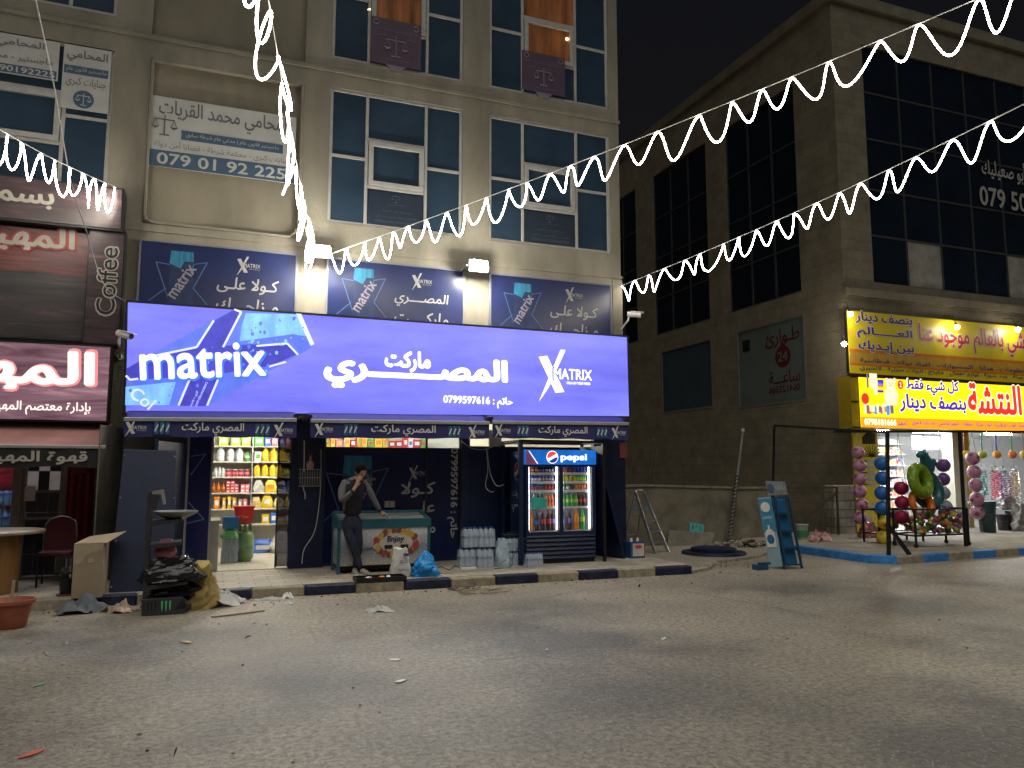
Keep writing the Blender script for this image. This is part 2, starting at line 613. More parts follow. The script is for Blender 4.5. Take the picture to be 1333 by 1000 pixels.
RX, RY = 11.72, 11.15                              # corner of the toy shop pavement
g.prism([(RX + 0.16, RY + 0.5, 0.15), (RX + 0.5, RY + 0.16, 0.15), (40, RY + 2.2, 0.15), (40, 16.4, 0.15), (RX + 0.16, 16.4, 0.15)], (0, 0, -0.3))
struct('toy_shop_pavement', g, M('trodden_concrete', (0.30, 0.27, 0.215), 0.8, var=0.3, scale=2.5, bump=0.3))
g = MB()
def kerbrow(a, b, n, first, cols):
    a, b = Vector(a), Vector(b)
    d = (b - a) / n
    nrm = Vector((d.y, -d.x, 0)).normalized()
    for i in range(n):
        p, q = a + d * (i + 0.008), a + d * (i + 0.992)
        z = 0.155 + random.uniform(-0.01, 0.006)
        g.prism([(p.x, p.y, z), (q.x, q.y, z), (q.x - nrm.x * .17, q.y - nrm.y * .17, z), (p.x - nrm.x * .17, p.y - nrm.y * .17, z)][::-1], (0, 0, -0.35), cols[(i + first) % len(cols)])
kerbrow((RX, 14.2, 0), (RX, RY + 0.35, 0), 4, 0, [0])
kerbrow((RX, RY + 0.35, 0), (RX + 0.35, RY, 0), 1, 0, [0])
kerbrow((RX + 0.35, RY, 0), (24.5, RY + 0.96, 0), 17, 0, [1, 0])
struct('toy_shop_kerb', g, [m_kerbb, m_kerb]).modifiers.new('bevel', 'BEVEL').width = 0.015
# ---------------------------------------------------------------- office building
def holed(mb, x0, x1, z0, z1, Y, holes, depth, mi=0, axis='x'):
    xs = sorted({x0, x1} | {h[0] for h in holes} | {h[1] for h in holes})
    zs = sorted({z0, z1} | {h[2] for h in holes} | {h[3] for h in holes})
    xs = [a for a in xs if x0 <= a <= x1]
    zs = [a for a in zs if z0 <= a <= z1]
    P = (lambda a, y, z: (a, y, z)) if axis == 'x' else (lambda a, y, z: (y, a, z))
    for i in range(len(xs) - 1):
        for j in range(len(zs) - 1):
            cx, cz = (xs[i] + xs[i + 1]) / 2, (zs[j] + zs[j + 1]) / 2
            if any(h[0] < cx < h[1] and h[2] < cz < h[3] for h in holes):
                continue
            mb.quad(P(xs[i], Y, zs[j]), P(xs[i + 1], Y, zs[j]), P(xs[i + 1], Y, zs[j + 1]), P(xs[i], Y, zs[j + 1]), mi=mi)
    for a, b, c, d in holes:
        e = Y + depth
        mb.quad(P(a, Y, c), P(a, e, c), P(a, e, d), P(a, Y, d), mi=mi)
        mb.quad(P(b, Y, c), P(b, Y, d), P(b, e, d), P(b, e, c), mi=mi)
        mb.quad(P(a, Y, c), P(b, Y, c), P(b, e, c), P(a, e, c), mi=mi)
        mb.quad(P(a, Y, d), P(a, e, d), P(b, e, d), P(b, Y, d), mi=mi)
BX = 7.58
ob = thing('office_building', 'beige plastered office block with blue shop front and lawyer signs in its windows', 'building', (3, FY, 0))
WF = [(1.71, 4.20, 6.13, 8.64), (4.74, 7.36, 6.13, 8.64), (1.71, 4.20, 9.2, 11.72), (4.74, 7.36, 9.2, 11.72),
      (-4.15, -1.78, 6.2, 8.6), (-4.15, -1.78, 9.2, 11.7)]
REC = [(-1.24, 1.25, 5.75, 8.57), (-1.24, 1.25, 9.02, 11.9)]
DOOR, SHOPW, BAY = (-0.02, 1.24, 0.0, 2.62), (1.77, 4.21, 0.0, 2.62), (4.35, 6.92, 0.0, 2.62)
CAFE = [(-4.4, -2.78, 0.0, 2.5), (-2.66, -2.12, 0.0, 2.5), (-2.04, -1.72, 0.0, 2.5)]
b = MB()
holed(b, -9, BX, 0, 13.6, FY, WF + REC + [DOOR, SHOPW, BAY] + CAFE, 0.12)
b.quad((BX, FY, 0), (BX, FY + 14, 0), (BX, FY + 14, 13.6), (BX, FY, 13.6))
b.quad((-9, FY, 0), (-9, FY, 13.6), (-9, FY + 14, 13.6), (-9, FY + 14, 0))
b.quad((-9, FY + 14, 0), (-9, FY + 14, 13.6), (BX, FY + 14, 13.6), (BX, FY + 14, 0))
b.quad((-9, FY, 13.6), (BX, FY, 13.6), (BX, FY + 14, 13.6), (-9, FY + 14, 13.6))
b.build('wall', m_plast, ob)
b = MB()
for a, c, d, e in REC:                             # blind panels set back in the wall, with a soft raised lip
    b.quad((a, FY + 0.10, d), (c, FY + 0.10, d), (c, FY + 0.10, e), (a, FY + 0.10, e))
o = b.build('recessed_panel', m_plast2, ob)
for a, c, d, e in REC[:1]:
    b = MB()
    r = 0.14
    pts = [(a + 0.03, FY - 0.005, e - 0.02), (a + 0.03, FY - 0.005, d + 0.03 + r), (a + 0.06, FY - 0.005, d + 0.07), (a + 0.03 + r, FY - 0.005, d + 0.03), (c - 0.03 - r, FY - 0.005, d + 0.03), (c - 0.03, FY - 0.005, d + 0.03 + r), (c - 0.03, FY - 0.005, e - 0.02)]
    b.tube(pts, 0.028, 6)
    b.build('panel_lip', m_plast, ob, smooth=True)
b = MB()
for z in (8.92, 5.62, 12.4):                       # string courses casting thin lines
    b.box(-9, BX + 0.025, FY - 0.025, FY, z, z + 0.06)
b.box(BX - 0.2, BX + 0.02, FY - 0.018, FY, 2.62, 5.6)
b.build('string_course', m_plast, ob)
b = MB()
b.box(-9, BX + 0.06, FY - 0.08, FY + 14, 13.6, 13.85)
b.build('parapet', m_plast, ob)
def window(par, a, c, d, e, Y, lit=(), sash=True):
    w, h = c - a, e - d
    X = [a, a + w * 0.27, a + w * 0.715, c]
    fr = MB()
    t, y0, y1 = 0.055, Y + 0.03, Y + 0.09
    fr.box(a, c, y0, y1, d, d + t); fr.box(a, c, y0, y1, e - t, e)
    fr.box(a, a + t, y0, y1, d + t, e - t); fr.box(c - t, c, y0, y1, d + t, e - t)
    for q in X[1:3]:
        fr.box(q - t / 2, q + t / 2, y0 - 0.004, y1, d + t, e - t)
    zb = [d, d + h * 0.5, e]
    zm = [d, d + h * 0.30, d + h * 0.655, e]
    fr.box(X[0] + t, X[1] - t / 2, y0, y1, zb[1] - t / 2, zb[1] + t / 2)
    fr.box(X[2] + t / 2, X[3] - t, y0, y1, zb[1] - t / 2, zb[1] + t / 2)
    for z in zm[1:3]:
        fr.box(X[1] + t / 2, X[2] - t / 2, y0, y1, z - t / 2, z + t / 2)
    f = fr.build('window', m_alu, par, bevel=0.006)
    cells = [(0, zb[0], zb[1]), (0, zb[1], zb[2]), (1, zm[0], zm[1]), (1, zm[1], zm[2]), (1, zm[2], zm[3]), (2, zb[0], zb[1]), (2, zb[1], zb[2])]
    for n, (i, z0, z1) in enumerate(cells):
        p = MB()
        p.box(X[i] + 0.02, X[i + 1] - 0.02, Y + 0.055, Y + 0.065, z0 + 0.02, z1 - 0.02)
        p.build('pane', m_lit if n in lit else m_pane, f)
    if sash:
        s = MB()
        q = 0.085
        x0, x1, z0, z1 = X[1] + 0.04, X[2] - 0.04, zm[1] + 0.03, zm[2] - 0.03
        s.box(x0, x1, Y + 0.005, Y + 0.055, z0, z0 + q); s.box(x0, x1, Y + 0.005, Y + 0.055, z1 - q, z1)
        s.box(x0, x0 + q, Y + 0.005, Y + 0.055, z0 + q, z1 - q); s.box(x1 - q, x1, Y + 0.005, Y + 0.055, z0 + q, z1 - q)
        s.build('sash', m_alu, f, bevel=0.006)
    return f
for i, (a, c, d, e) in enumerate(WF):
    f = window(ob, a, c, d, e, FY, lit={2: (1, 3, 4), 3: (3, 4)}.get(i, ()))
# small bulbs seen through the lamplit panes of the top floor
for (px, py) in ((481, 13), (738, 51)):
    p = at(px, py, FY + 0.05)
    q = MB()
    q.ball(p, 0.03, 10, 8)
    q.build('lamp_bulb', lamp('warm_bulb', (1.0, 0.62, 0.25), 9.0), ob, smooth=True)
# ground floor piers of the shop front
for a, c in ((1.22, 1.79), (6.90, 7.59), (4.21, 4.37), (-0.30, -0.02)):
    b = MB()
    b.box(a, c, FY - 0.05, FY - 0.001, 0.14, 2.62)
    b.build('pier_cladding', m_navy2 if c - a > .4 else m_navy, ob, bevel=0.01)
b = MB()
b.box(BX - 0.13, BX + 0.03, FY - 0.08, FY - 0.051, 2.0, 2.3)
b.build('pier_patch', M('faded_red_patch', (0.20, 0.045, 0.04), 0.7, var=0.4), ob)
# interior of the shop: floor, walls, ceiling, seen through door and window
BK = 17.35
b = MB()
b.box(-1.4, 7.3, FY - 0.0, BK, 0.1, 0.15)
b.build('shop_floor', block_mat('cream_floor_tile', (0.62, 0.57, 0.46), (0.58, 0.54, 0.44), (0.25, 0.23, 0.19), 1.0, 0.6, 0.6, 'xy', 0.3, 0.004, 0.05, 0.12), ob)
b = MB()
b.quad((-1.4, BK, 0.15), (7.3, BK, 0.15), (7.3, BK, 2.95), (-1.4, BK, 2.95))
b.quad((-1.4, FY + .13, 0.15), (-1.4, BK, 0.15), (-1.4, BK, 2.95), (-1.4, FY + .13, 2.95))
b.quad((7.3, FY + .13, 0.15), (7.3, FY + .13, 2.95), (7.3, BK, 2.95), (7.3, BK, 0.15))
b.quad((-1.4, FY + .13, 2.95), (-1.4, BK, 2.95), (7.3, BK, 2.95), (7.3, FY + .13, 2.95))
b.quad((-1.4, FY + .13, 0.15), (-1.4, FY + .13, 2.95), (-0.04, FY + .13, 2.95), (-0.04, FY + .13, 0.15))
b.build('shop_interior_wall', M('cream_interior_paint', (0.60, 0.57, 0.48), 0.8, var=0.06), ob)
for x0, x1, yy in ((0.1, 1.3, 15.2), (2.3, 3.5, 15.2), (4.9, 6.1, 15.2)):   # tube lamps on the shop ceiling
    b = MB()
    b.box(x0, x1, yy - 0.07, yy + 0.07, 2.88, 2.93)
    f = b.build('ceiling_lamp', m_white, ob)
    b = MB()
    b.cyl((x0 + .03, yy, 2.86), (x1 - .03, yy, 2.86), 0.02, n=8)
    b.build('lamp_tube', lamp('shop_tube', (1.0, 0.96, 0.86), 330 if x0 < 1 else 50), f)
# cafe interior
b = MB()
b.box(-4.6, -1.5, FY + 0.0, 16.5, 0.1, 0.145)
b.build('cafe_floor', M('cafe_floor_tile', (0.16, 0.14, 0.12), 0.5, var=0.2), ob)
b = MB()
b.quad((-4.6, 16.5, 0.145), (-1.5, 16.5, 0.145), (-1.5, 16.5, 2.9), (-4.6, 16.5, 2.9))
b.quad((-1.5, 13.63, 0.145), (-1.5, 13.63, 2.9), (-1.5, 16.5, 2.9), (-1.5, 16.5, 0.145))
b.quad((-4.6, 13.63, 0.145), (-4.6, 16.5, 0.145), (-4.6, 16.5, 2.9), (-4.6, 13.63, 2.9))
b.quad((-4.6, 13.63, 2.9), (-4.6, 16.5, 2.9), (-1.5, 16.5, 2.9), (-1.5, 13.63, 2.9))
b.build('cafe_interior_wall', M('cafe_dark_paint', (0.10, 0.035, 0.045), 0.8, var=0.2), ob)
b = MB()
b.cyl((-3.6, 13.75, 2.45), (-2.3, 13.75, 2.45), 0.02, n=8)
b.build('lamp_tube', lamp('cafe_tube', (0.85, 0.9, 1.0), 110), ob)
# ---------------------------------------------------------------- stone building on the right
SX, SYF, SH = 15.9, 16.0, 15.1
sb = thing('stone_building', 'dark limestone building with glass upper floors above the yellow toy shop', 'building', (SX + 4, SYF, 0))
SW = [(17.62, 20.95, 6.98, 13.4), (22.1, 25.6, 6.98, 13.4), (27.0, 30.4, 6.98, 13.4)]
SP = [(17.56, 20.70, 3.76, 6.32), (22.05, 25.3, 3.9, 6.32)]
b = MB()
holed(b, SYF, 36, 0, SH, SX, SW + SP, 0.14, axis='y')
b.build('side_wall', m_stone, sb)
TS = [(16.25, 30, 0.0, 2.86)]
UP = [(17.0, 32, 6.98, 14.0)]
b = MB()
holed(b, SX, 40, 0, SH, SYF, TS + UP, 0.14)
b.quad((SX, SYF, SH), (40, SYF, SH), (40, 36, SH), (SX, 36, SH))
b.quad((SX, 36, 0), (SX, 36, SH), (40, 36, SH), (40, 36, 0))
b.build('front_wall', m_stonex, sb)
b = MB()
b.box(SX - 0.06, 40, SYF - 0.14, SYF, 6.5, 6.72)
b.box(SX - 0.08, 40, SYF - 0.1, SYF + 0.2, SH, SH + 0.35)
b.box(SX - 0.08, SX + 0.2, SYF + 0.2, 36, SH, SH + 0.35)
b.build('cornice', m_stonex, sb)
m_mull = M('dark_mullion', (0.035, 0.037, 0.04), 0.5, var=0.15)
for a, c, d, e in SW:
    fr = MB()
    for k in range(4):
        y = a + (c - a) * k / 3
        fr.box(SX + 0.02, SX + 0.09, max(a, y - 0.03), min(c, y + 0.03), d, e)
    for z in (d, d + 1.4, d + 3.0, d + 4.6, e - 0.06):
        fr.box(SX + 0.03, SX + 0.085, a, c, z, z + 0.06)
    f = fr.build('window', m_mull, sb)
    p = MB()
    p.quad((SX + 0.06, a, d), (SX + 0.06, c, d), (SX + 0.06, c, e), (SX + 0.06, a, e))
    p.build('pane', m_pane2, f)
m_frost = M('frosted_shop_glass', (0.115, 0.145, 0.135), 0.35, var=0.12, scale=1.2)
m_frost2 = M('frosted_teal_glass', (0.045, 0.07, 0.085), 0.35, var=0.12, scale=1.2)
for i, (a, c, d, e) in enumerate(SP):
    fr = MB()
    fr.box(SX - 0.01, SX + 0.08, a, a + 0.07, d, e); fr.box(SX - 0.01, SX + 0.08, c - 0.07, c, d, e)
    fr.box(SX - 0.01, SX + 0.08, a + 0.07, c - 0.07, d, d + 0.07); fr.box(SX - 0.01, SX + 0.08, a + 0.07, c - 0.07, e - 0.07, e)
    f = fr.build('window', M('dull_frame', (0.16, 0.15, 0.13), 0.6), sb)
    p = MB()
    p.box(SX + 0.02, SX + 0.06, a + 0.03, c - 0.03, d + 0.03, e - 0.03)
    p.build('pane', m_frost if i == 0 else m_frost2, f)
# red lettering stuck on the frosted pane: right runs towards the street
rt = (0, -1, 0)
q = MB()
ctr = lambda px, py: atx(px, py, SX + 0.016)
q.text(ar('طـوارئ'), ctr(1018, 439), 1.5, 0.55, rt, off=0.012)
q.text(ar('ساعـــة'), ctr(1021, 490), 1.35, 0.38, rt, off=0.012)
q.text('064125566', ctr(1021, 506), 1.36, 0.20, (0, 1, 0), off=0.012, lift=-0.006)
c = ctr(1019, 464)
q.prism([c + Vector((0, 0.34 * math.cos(t * .2618), 0.34 * math.sin(t * .2618))) for t in range(24)], (0.003, 0, 0))
q.prism([c + Vector((0, -0.06, 0.33)), c + Vector((0, 0.10, 0.33)), c + Vector((0, 0.02, 0.50))], (0.003, 0, 0))
f = q.build('lettering', M('red_vinyl', (0.10, 0.012, 0.016), 0.5), sb)
q = MB()
q.text('24', c + Vector((-0.004, 0, 0)), 0.42, 0.30, rt, off=0.02)
q.build('lettering', m_frost, sb)
q = MB()
p = atx(972, 450, SX + 0.012)
q.box(SX + 0.005, SX + 0.018, p.y - 0.15, p.y + 0.2, p.z - 0.18, p.z + 0.18)
q.build('window_patch', m_black, sb)
# curtain wall on the front
fr, pn = MB(), MB()
a, c, d, e = UP[0]
nx, zs = 11, [6.98, 8.35, 9.7, 11.2, 12.6, 14.0]
xs = [a + (c - a) * k / nx for k in range(nx + 1)]
for x in xs:
    fr.box(x - 0.03, x + 0.03, SYF + 0.04, SYF + 0.10, d, e)
for z in zs:
    fr.box(a, c, SYF + 0.045, SYF + 0.095, z - 0.03, z + 0.03)
f = fr.build('curtain_wall', m_mull, sb)
for i in range(nx):
    for j in range(5):
        p = MB()
        p.box(xs[i] + 0.02, xs[i + 1] - 0.02, SYF + 0.062, SYF + 0.074, zs[j] + 0.02, zs[j + 1] - 0.02)
        boarded = j == 0 and i in (1, 4)
        o = p.build('pane', M('whitewashed_pane', (0.21, 0.20, 0.18), 0.8, var=0.35, scale=2.5) if boarded else m_pane2, f)
        if boarded:
            o['label'] = 'whitewashed pane'
q = MB()
q.text(ar('محمد أبو صعيليك'), at(1316, 222, SYF + 0.03) + Vector((0.2, 0, -0.05)), 3.0, 0.75, (1, 0, 0), off=0.02)
q.text('079 508 1172', at(1275, 254, SYF + 0.03) + Vector((0, 0, 0)), 4.2, 0.62, (1, 0, 0), off=0.02, align='l')
q.build('lettering', M('pale_window_vinyl', (0.30, 0.30, 0.29), 0.6), sb)
# low yard wall between the two buildings
yw = MB()
top = [(7.6, 1.36), (9.3, 1.40), (10.6, 1.36), (12.0, 1.32), (13.0, 1.32)]
yw.prism([(7.6, 15.5, 0.0)] + [(13.0, 15.5, 0.0)] + [(x, 15.5, z) for x, z in top[::-1]], (0, 0.22, 0))
cp = MB()
for (x0, z0), (x1, z1) in zip(top, top[1:]):
    cp.bar((x0, 15.6, z0 + 0.02), (x1, 15.6, z1 + 0.02), 0.27, 0.05)
yard = thing('yard_wall', 'low stained rendered wall closing the yard between the two buildings', 'wall', (10, 15.6, 0))
yw.build('wall', m_oldwall, yard)
cp.build('coping', M('worn_coping', (0.20, 0.18, 0.14), 0.9, var=0.4), yard)
bw = MB()
bw.box(14.85, 16.0, 15.62, 15.98, 0.1, 1.38)
solo('block_pier', 'short rough concrete block pier at the corner beside the yellow poster', 'wall', bw,
     block_mat('concrete_block', (0.33, 0.31, 0.27), (0.22, 0.19, 0.14), (0.13, 0.12, 0.1), 1.0, 0.4, 0.22, 'xz', 0.95, 0.012, 0.6, 0.5), (15.4, 15.8, 0.1), bevel=0.03)
# ---------------------------------------------------------------- signs
def prect(x0, y0, x1, y1, Y):
    a, b = at(x0, y0, Y), at(x1, y1, Y)
    m = at((x0 + x1) / 2, (y0 + y1) / 2, Y)
    t, u = at((x0 + x1) / 2, y0, Y), at((x0 + x1) / 2, y1, Y)
    l, r = at(x0, (y0 + y1) / 2, Y), at(x1, (y0 + y1) / 2, Y)
    return m, r.x - l.x, t.z - u.z
def ptext(mb, s, x0, y0, x1, y1, Y, off=0.0, mi=0, shear=0.0, lift=0.004, align='c', w=True):
    m, ww, hh = prect(x0, y0, x1, y1, Y)
    if align == 'r':
        m = at(x1, (y0 + y1) / 2, Y)
    return mb.text(s, m, ww if w else None, hh, off=off, mi=mi, shear=shear, lift=lift, align=align)
def ppoly(mb, pts, Y, t=0.003, mi=0):
    return mb.prism([at(x, y, Y) for x, y in pts], (0, t, 0), mi)
def xlogo(mb, o, s, mi=0, lift=0.004, word=True, right=X3, dm=None):
    o, right = Vector(o), Vector(right)
    n = right.cross(Z3)
    P = lambda x, z: o + right * (x * s) + Z3 * (z * s) + n * lift
    mb.prism([P(-0.50, 0.30), P(-0.33, 0.33), P(0.02, -0.34), P(-0.16, -0.36)], -n * 0.002, mi)
    o2 = n * 0.0025
    mb.prism([P(-0.05, 0.46) + o2, P(0.05, 0.46) + o2, P(-0.30, -0.26) + o2, P(-0.50, -0.54) + o2], -n * 0.002, mi)
    if word:
        if dm is not None:
            mb.text('MATRIX', P(0.20, 0.0), 0.86 * s, 0.26 * s, right, off=0.07, lift=0.0035, mi=dm)
        mb.text('MATRIX', P(0.20, 0.0), 0.80 * s, 0.20 * s, right, off=0.012, lift=0.011, mi=mi)
        mb.text('COLA ON YOUR MOOD', P(0.32, -0.165), 0.5 * s, 0.05 * s, right, off=0.01, mi=mi)
def scales(mb, o, s, mi=0):
    P = lambda x, z: Vector(o) + Vector((x * s, 0, z * s))
    q = 0.05 * s
    mb.bar(P(0, -0.5), P(0, 0.5), q, q, mi)
    mb.bar(P(-0.45, 0.28), P(0.45, 0.28), q, q, mi)
    mb.bar(P(-0.22, -0.5), P(0.22, -0.5), q, q, mi)
    for k in (-1, 1):
        mb.bar(P(0.42 * k, 0.28), P(0.28 * k, -0.1), q * .5, q * .5, mi)
        mb.bar(P(0.42 * k, 0.28), P(0.56 * k, -0.1), q * .5, q * .5, mi)
        mb.prism([P(0.25 * k, -0.1), P(0.59 * k, -0.1), P(0.42 * k, -0.2)], (0, -q, 0), mi)
SY = 12.9
e_blue = M('backlit_blue_film', S(106, 108, 218), 0.4, var=0.34, scale=0.75, emit=1.0, stretch=(0.5, 1, 2.2))
e_white = M('backlit_white_letters', (0.95, 0.96, 1.0), 0.4, var=0.02, emit=1.25)
e_can = M('backlit_can_blue', S(84, 106, 205), 0.4, var=0.16, scale=5, emit=0.9)
e_cyan = M('backlit_can_cyan', S(112, 165, 226), 0.4, var=0.35, scale=3.5, emit=0.95, stretch=(1, 1, 0.5))
e_band = M('backlit_can_band', S(62, 62, 165), 0.4, var=0.2, scale=4, emit=0.9)
e_pale = M('backlit_pale_line', S(190, 195, 245), 0.4, var=0.05, emit=1.0)
e_shade = M('backlit_letter_shadow', S(60, 110, 215), 0.4, var=0.1, emit=0.9)
sign = thing('shop_sign', 'long backlit blue lightbox sign with a giant cola can and white market name', 'sign', (3, SY, 2.6))
cor = [at(162, 538, SY), at(820, 543, SY), at(817, 438, SY), at(165, 392, SY)]
b = MB()
b.prism(cor, (0, 0.02, 0))
b.build('face', e_blue, sign)
b = MB()
cs = [Vector((c.x, SY + 0.021, c.z)) for c in cor]
b.prism(cs, (0, 0.26, 0))
for p, q in zip(cor, cor[1:] + cor[:1]):
    b.bar(p + Vector((0, 0.01, 0)), q + Vector((0, 0.01, 0)), 0.035, 0.035)
b.build('cabinet', m_black, sign)
zp = lambda x, y: (160 + x * 0.2, 380 + y * 0.2)
def zpoly(mb, pts, lay, mi=0):
    ppoly(mb, [zp(*p) for p in pts], SY - 0.004 * lay, 0.0035, mi)
art = MB()
zpoly(art, [(22, 500), (140, 430), (590, 185), (730, 108), (1130, 142), (1240, 345), (1200, 378), (1060, 455), (550, 743), (14, 742)], 1, 0)
zpoly(art, [(800, 138), (1130, 146), (1196, 290), (1110, 275), (760, 322), (770, 230)], 2, 1)
zpoly(art, [(18, 618), (345, 585), (300, 738), (14, 738)], 2, 1)
zpoly(art, [(22, 500), (140, 432), (480, 362), (760, 345), (1070, 336), (1138, 405), (960, 482), (640, 532), (420, 552), (20, 576)], 2, 2)
zpoly(art, [(592, 188), (725, 116), (768, 132), (650, 362), (480, 362)], 3, 2)
zpoly(art, [(440, 552), (632, 536), (548, 743), (362, 742)], 3, 2)
zpoly(art, [(1128, 141), (1160, 144), (1246, 340), (1222, 352)], 3, 3)
def zline(pts, w=12):
    for (xa, ya), (xb, yb) in zip(pts, pts[1:]):
        art.bar(at(*zp(xa, ya), SY - 0.018), at(*zp(xb, yb), SY - 0.018), 0.006, w * 0.0026, 3, up=(0, 0, 1))
zline([(140, 430), (480, 360), (592, 186)]); zline([(725, 114), (770, 132), (652, 360)])
zline([(870, 352), (1070, 336), (1140, 410)]); zline([(440, 555), (362, 740)]); zline([(632, 540), (548, 741)])
zline([(950, 487), (1062, 456)]); zline([(20, 545), (46, 573), (100, 566)])
art.build('can_artwork', [e_can, e_cyan, e_band, e_pale], sign)
rng = random.Random(3)
b = MB()
for i in range(90):                               # printed water drops on the can
    t = rng.random()
    cx, cy = (rng.uniform(790, 1180), rng.uniform(160, 330)) if t < .4 else (rng.uniform(420, 1050), rng.uniform(250, 620)) if t < .8 else (rng.uniform(30, 330), rng.uniform(600, 730))
    if cx + cy * 0.0 > 560 and cy > 745 - (cx - 550) * 0.57:
        continue
    if cy < 430 - (cx - 140) * 0.53:
        continue
    r = rng.choice([4, 5, 6, 8, 11])
    ppoly(b, [zp(cx + r * math.cos(k * .785), cy + r * 1.2 * math.sin(k * .785)) for k in range(8)], SY - 0.021, 0.001, i % 2)
b.build('printed_drop', [M('backlit_drop', S(120, 170, 230), emit=.9), e_can], sign)
b = MB()
c = at(*zp(530, 450), SY)
R = Vector((math.cos(0.085), 0, math.sin(0.085)))
U = Vector((-math.sin(0.085), 0, math.cos(0.085)))
wd = (at(*zp(945, 450), SY) - at(*zp(122, 450), SY)).x
b.text('matrix', c + R * 0.018 - U * 0.02, wd * 1.02, 0.60, R, U, off=0.04, mi=1, lift=0.024)
b.text('matrix', c, wd, 0.56, R, U, off=0.022, mi=0, lift=0.031)
R2, U2 = Vector((0.80, 0, -0.6)), Vector((0.6, 0, 0.80))
b.text('Col', at(*zp(128, 694), SY), 0.36, None, R2, U2, off=0.01, mi=2, lift=0.026)
b.text('CARBONATED SOFT', at(*zp(510, 668), SY), 0.42, None, Vector((-0.36, 0, -0.93)), Vector((0.93, 0, -0.36)), mi=2, lift=0.026)
b.text(ar('مشروب غازي'), at(*zp(465, 697), SY), 0.26, None, Vector((-0.36, 0, -0.93)), Vector((0.93, 0, -0.36)), mi=2, lift=0.026)
b.build('can_lettering', [M('backlit_can_word', S(222, 218, 244), var=.08, scale=3, emit=1.0), e_shade, e_pale], sign)
b = MB()
ptext(b, ar('المصـــــــري'), 427, 463, 666, 509, SY, off=0.05)
ptext(b, ar('ماركت'), 501, 457, 561, 485, SY, off=0.045, lift=0.008)
ptext(b, ar('حاتم : 0799597616'), 578, 516, 668, 531, SY, off=0.018)
xlogo(b, at(733, 487, SY), 0.98, 0, dm=1)
b.build('lettering', [e_white, e_blue], sign)
# ---------------------------------------------------------------- awning cassettes under the sign
m_val = M('blue_valance_cloth', (0.028, 0.030, 0.135), 0.75, var=0.15, scale=4, bump=0.1, bscale=9)
m_vt = M('printed_white', (0.60, 0.60, 0.58), 0.7, var=0.08)
m_can = M('printed_teal_can', (0.03, 0.13, 0.24), 0.6, var=0.35, scale=8)
m_grey = M('grey_aluminium', (0.38, 0.38, 0.38), 0.4, metal=0.4, var=0.12, scale=9)
AY = 12.42
def awning(x0, x1, y0, y1, yb0, yb1, label):
    a, b_, c, d = at(x0, y0, AY), at(x1, y1, AY), at(x1, yb1, AY), at(x0, yb0, AY)
    t = thing('shop_awning', label, 'awning', (a + b_) / 2 - Vector((0, 0, 0.3)), 'rolled awnings under the shop sign')
    m = MB()
    m.bar(a, b_, 0.07, 0.06)
    m.build('front_bar', m_grey, t, bevel=0.01)
    m = MB()
    m.cyl(a + Vector((0.05, 0.36, 0.08)), b_ + Vector((-0.05, 0.36, 0.08)), 0.075, n=12)
    m.prism([a + Vector((0, 0.04, 0.03)), b_ + Vector((0, 0.04, 0.03)), b_ + Vector((0, 0.36, 0.15)), a + Vector((0, 0.36, 0.15))], (0, 0, -0.004))
    m.build('rolled_fabric', M('awning_fabric', (0.035, 0.035, 0.20), 0.8), t, smooth=True)
    m = MB()
    n = 26
    for i in range(n):                             # gently rippled valance
        f0, f1 = i / n, (i + 1) / n
        w = lambda f: Vector((0, 0.012 * math.sin(f * 19 + x0) + 0.006 * math.sin(f * 47), 0))
        dd = lambda f: Vector((0, 0, 0.008 * math.sin(f * 23 + x1)))
        m.quad(d.lerp(c, f0) + w(f0) + dd(f0), d.lerp(c, f1) + w(f1) + dd(f1), a.lerp(b_, f1) - Vector((0, 0, .03)), a.lerp(b_, f0) - Vector((0, 0, .03)))
    v = m.build('valance', m_val, t, smooth=True)
    w = (b_ - a).x
    mid = (a + b_ + c + d) / 4 + Vector((0, -0.02, -0.01))
    m = MB()
    m.text(ar('المصري ماركت'), mid, w * 0.36, 0.19, off=0.02, lift=0.003)
    for k in (-1, 1):
        xlogo(m, mid + Vector((k * w * 0.425 - 0.03, 0, 0)), 0.26, 0)
    m.build('lettering', m_vt, v)
    m = MB()
    for k in (-1, 1):
        for j in (-1, 0, 1):
            q = mid + Vector((k * w * 0.29 + j * 0.075, -0.004, 0))
            m.box(q.x - 0.026, q.x + 0.026, q.y, q.y + 0.002, q.z - 0.09, q.z + 0.09, 0)
            m.bar(q + Vector((-0.02, -0.002, -0.05)), q + Vector((0.02, -0.002, 0.05)), 0.002, 0.02, 1)
    m.build('printed_can', [m_can, m_vt], v)
    m = MB()
    for p in (a, b_):
        m.box(p.x - 0.03, p.x + 0.03, AY + 0.04, FY - 0.05, p.z + 0.05, p.z + 0.10)
    m.build('arm', m_black, t)
    return t
awning(161, 386, 546, 547, 568, 570, 'rolled blue awning with printed valance over the lit shop doorway')
awning(404, 637, 548, 551, 570, 571, 'rolled blue awning with printed valance over the vinyl shop window')
awning(641, 818, 550, 552, 570, 573, 'rolled blue awning with printed valance over the drinks fridge')
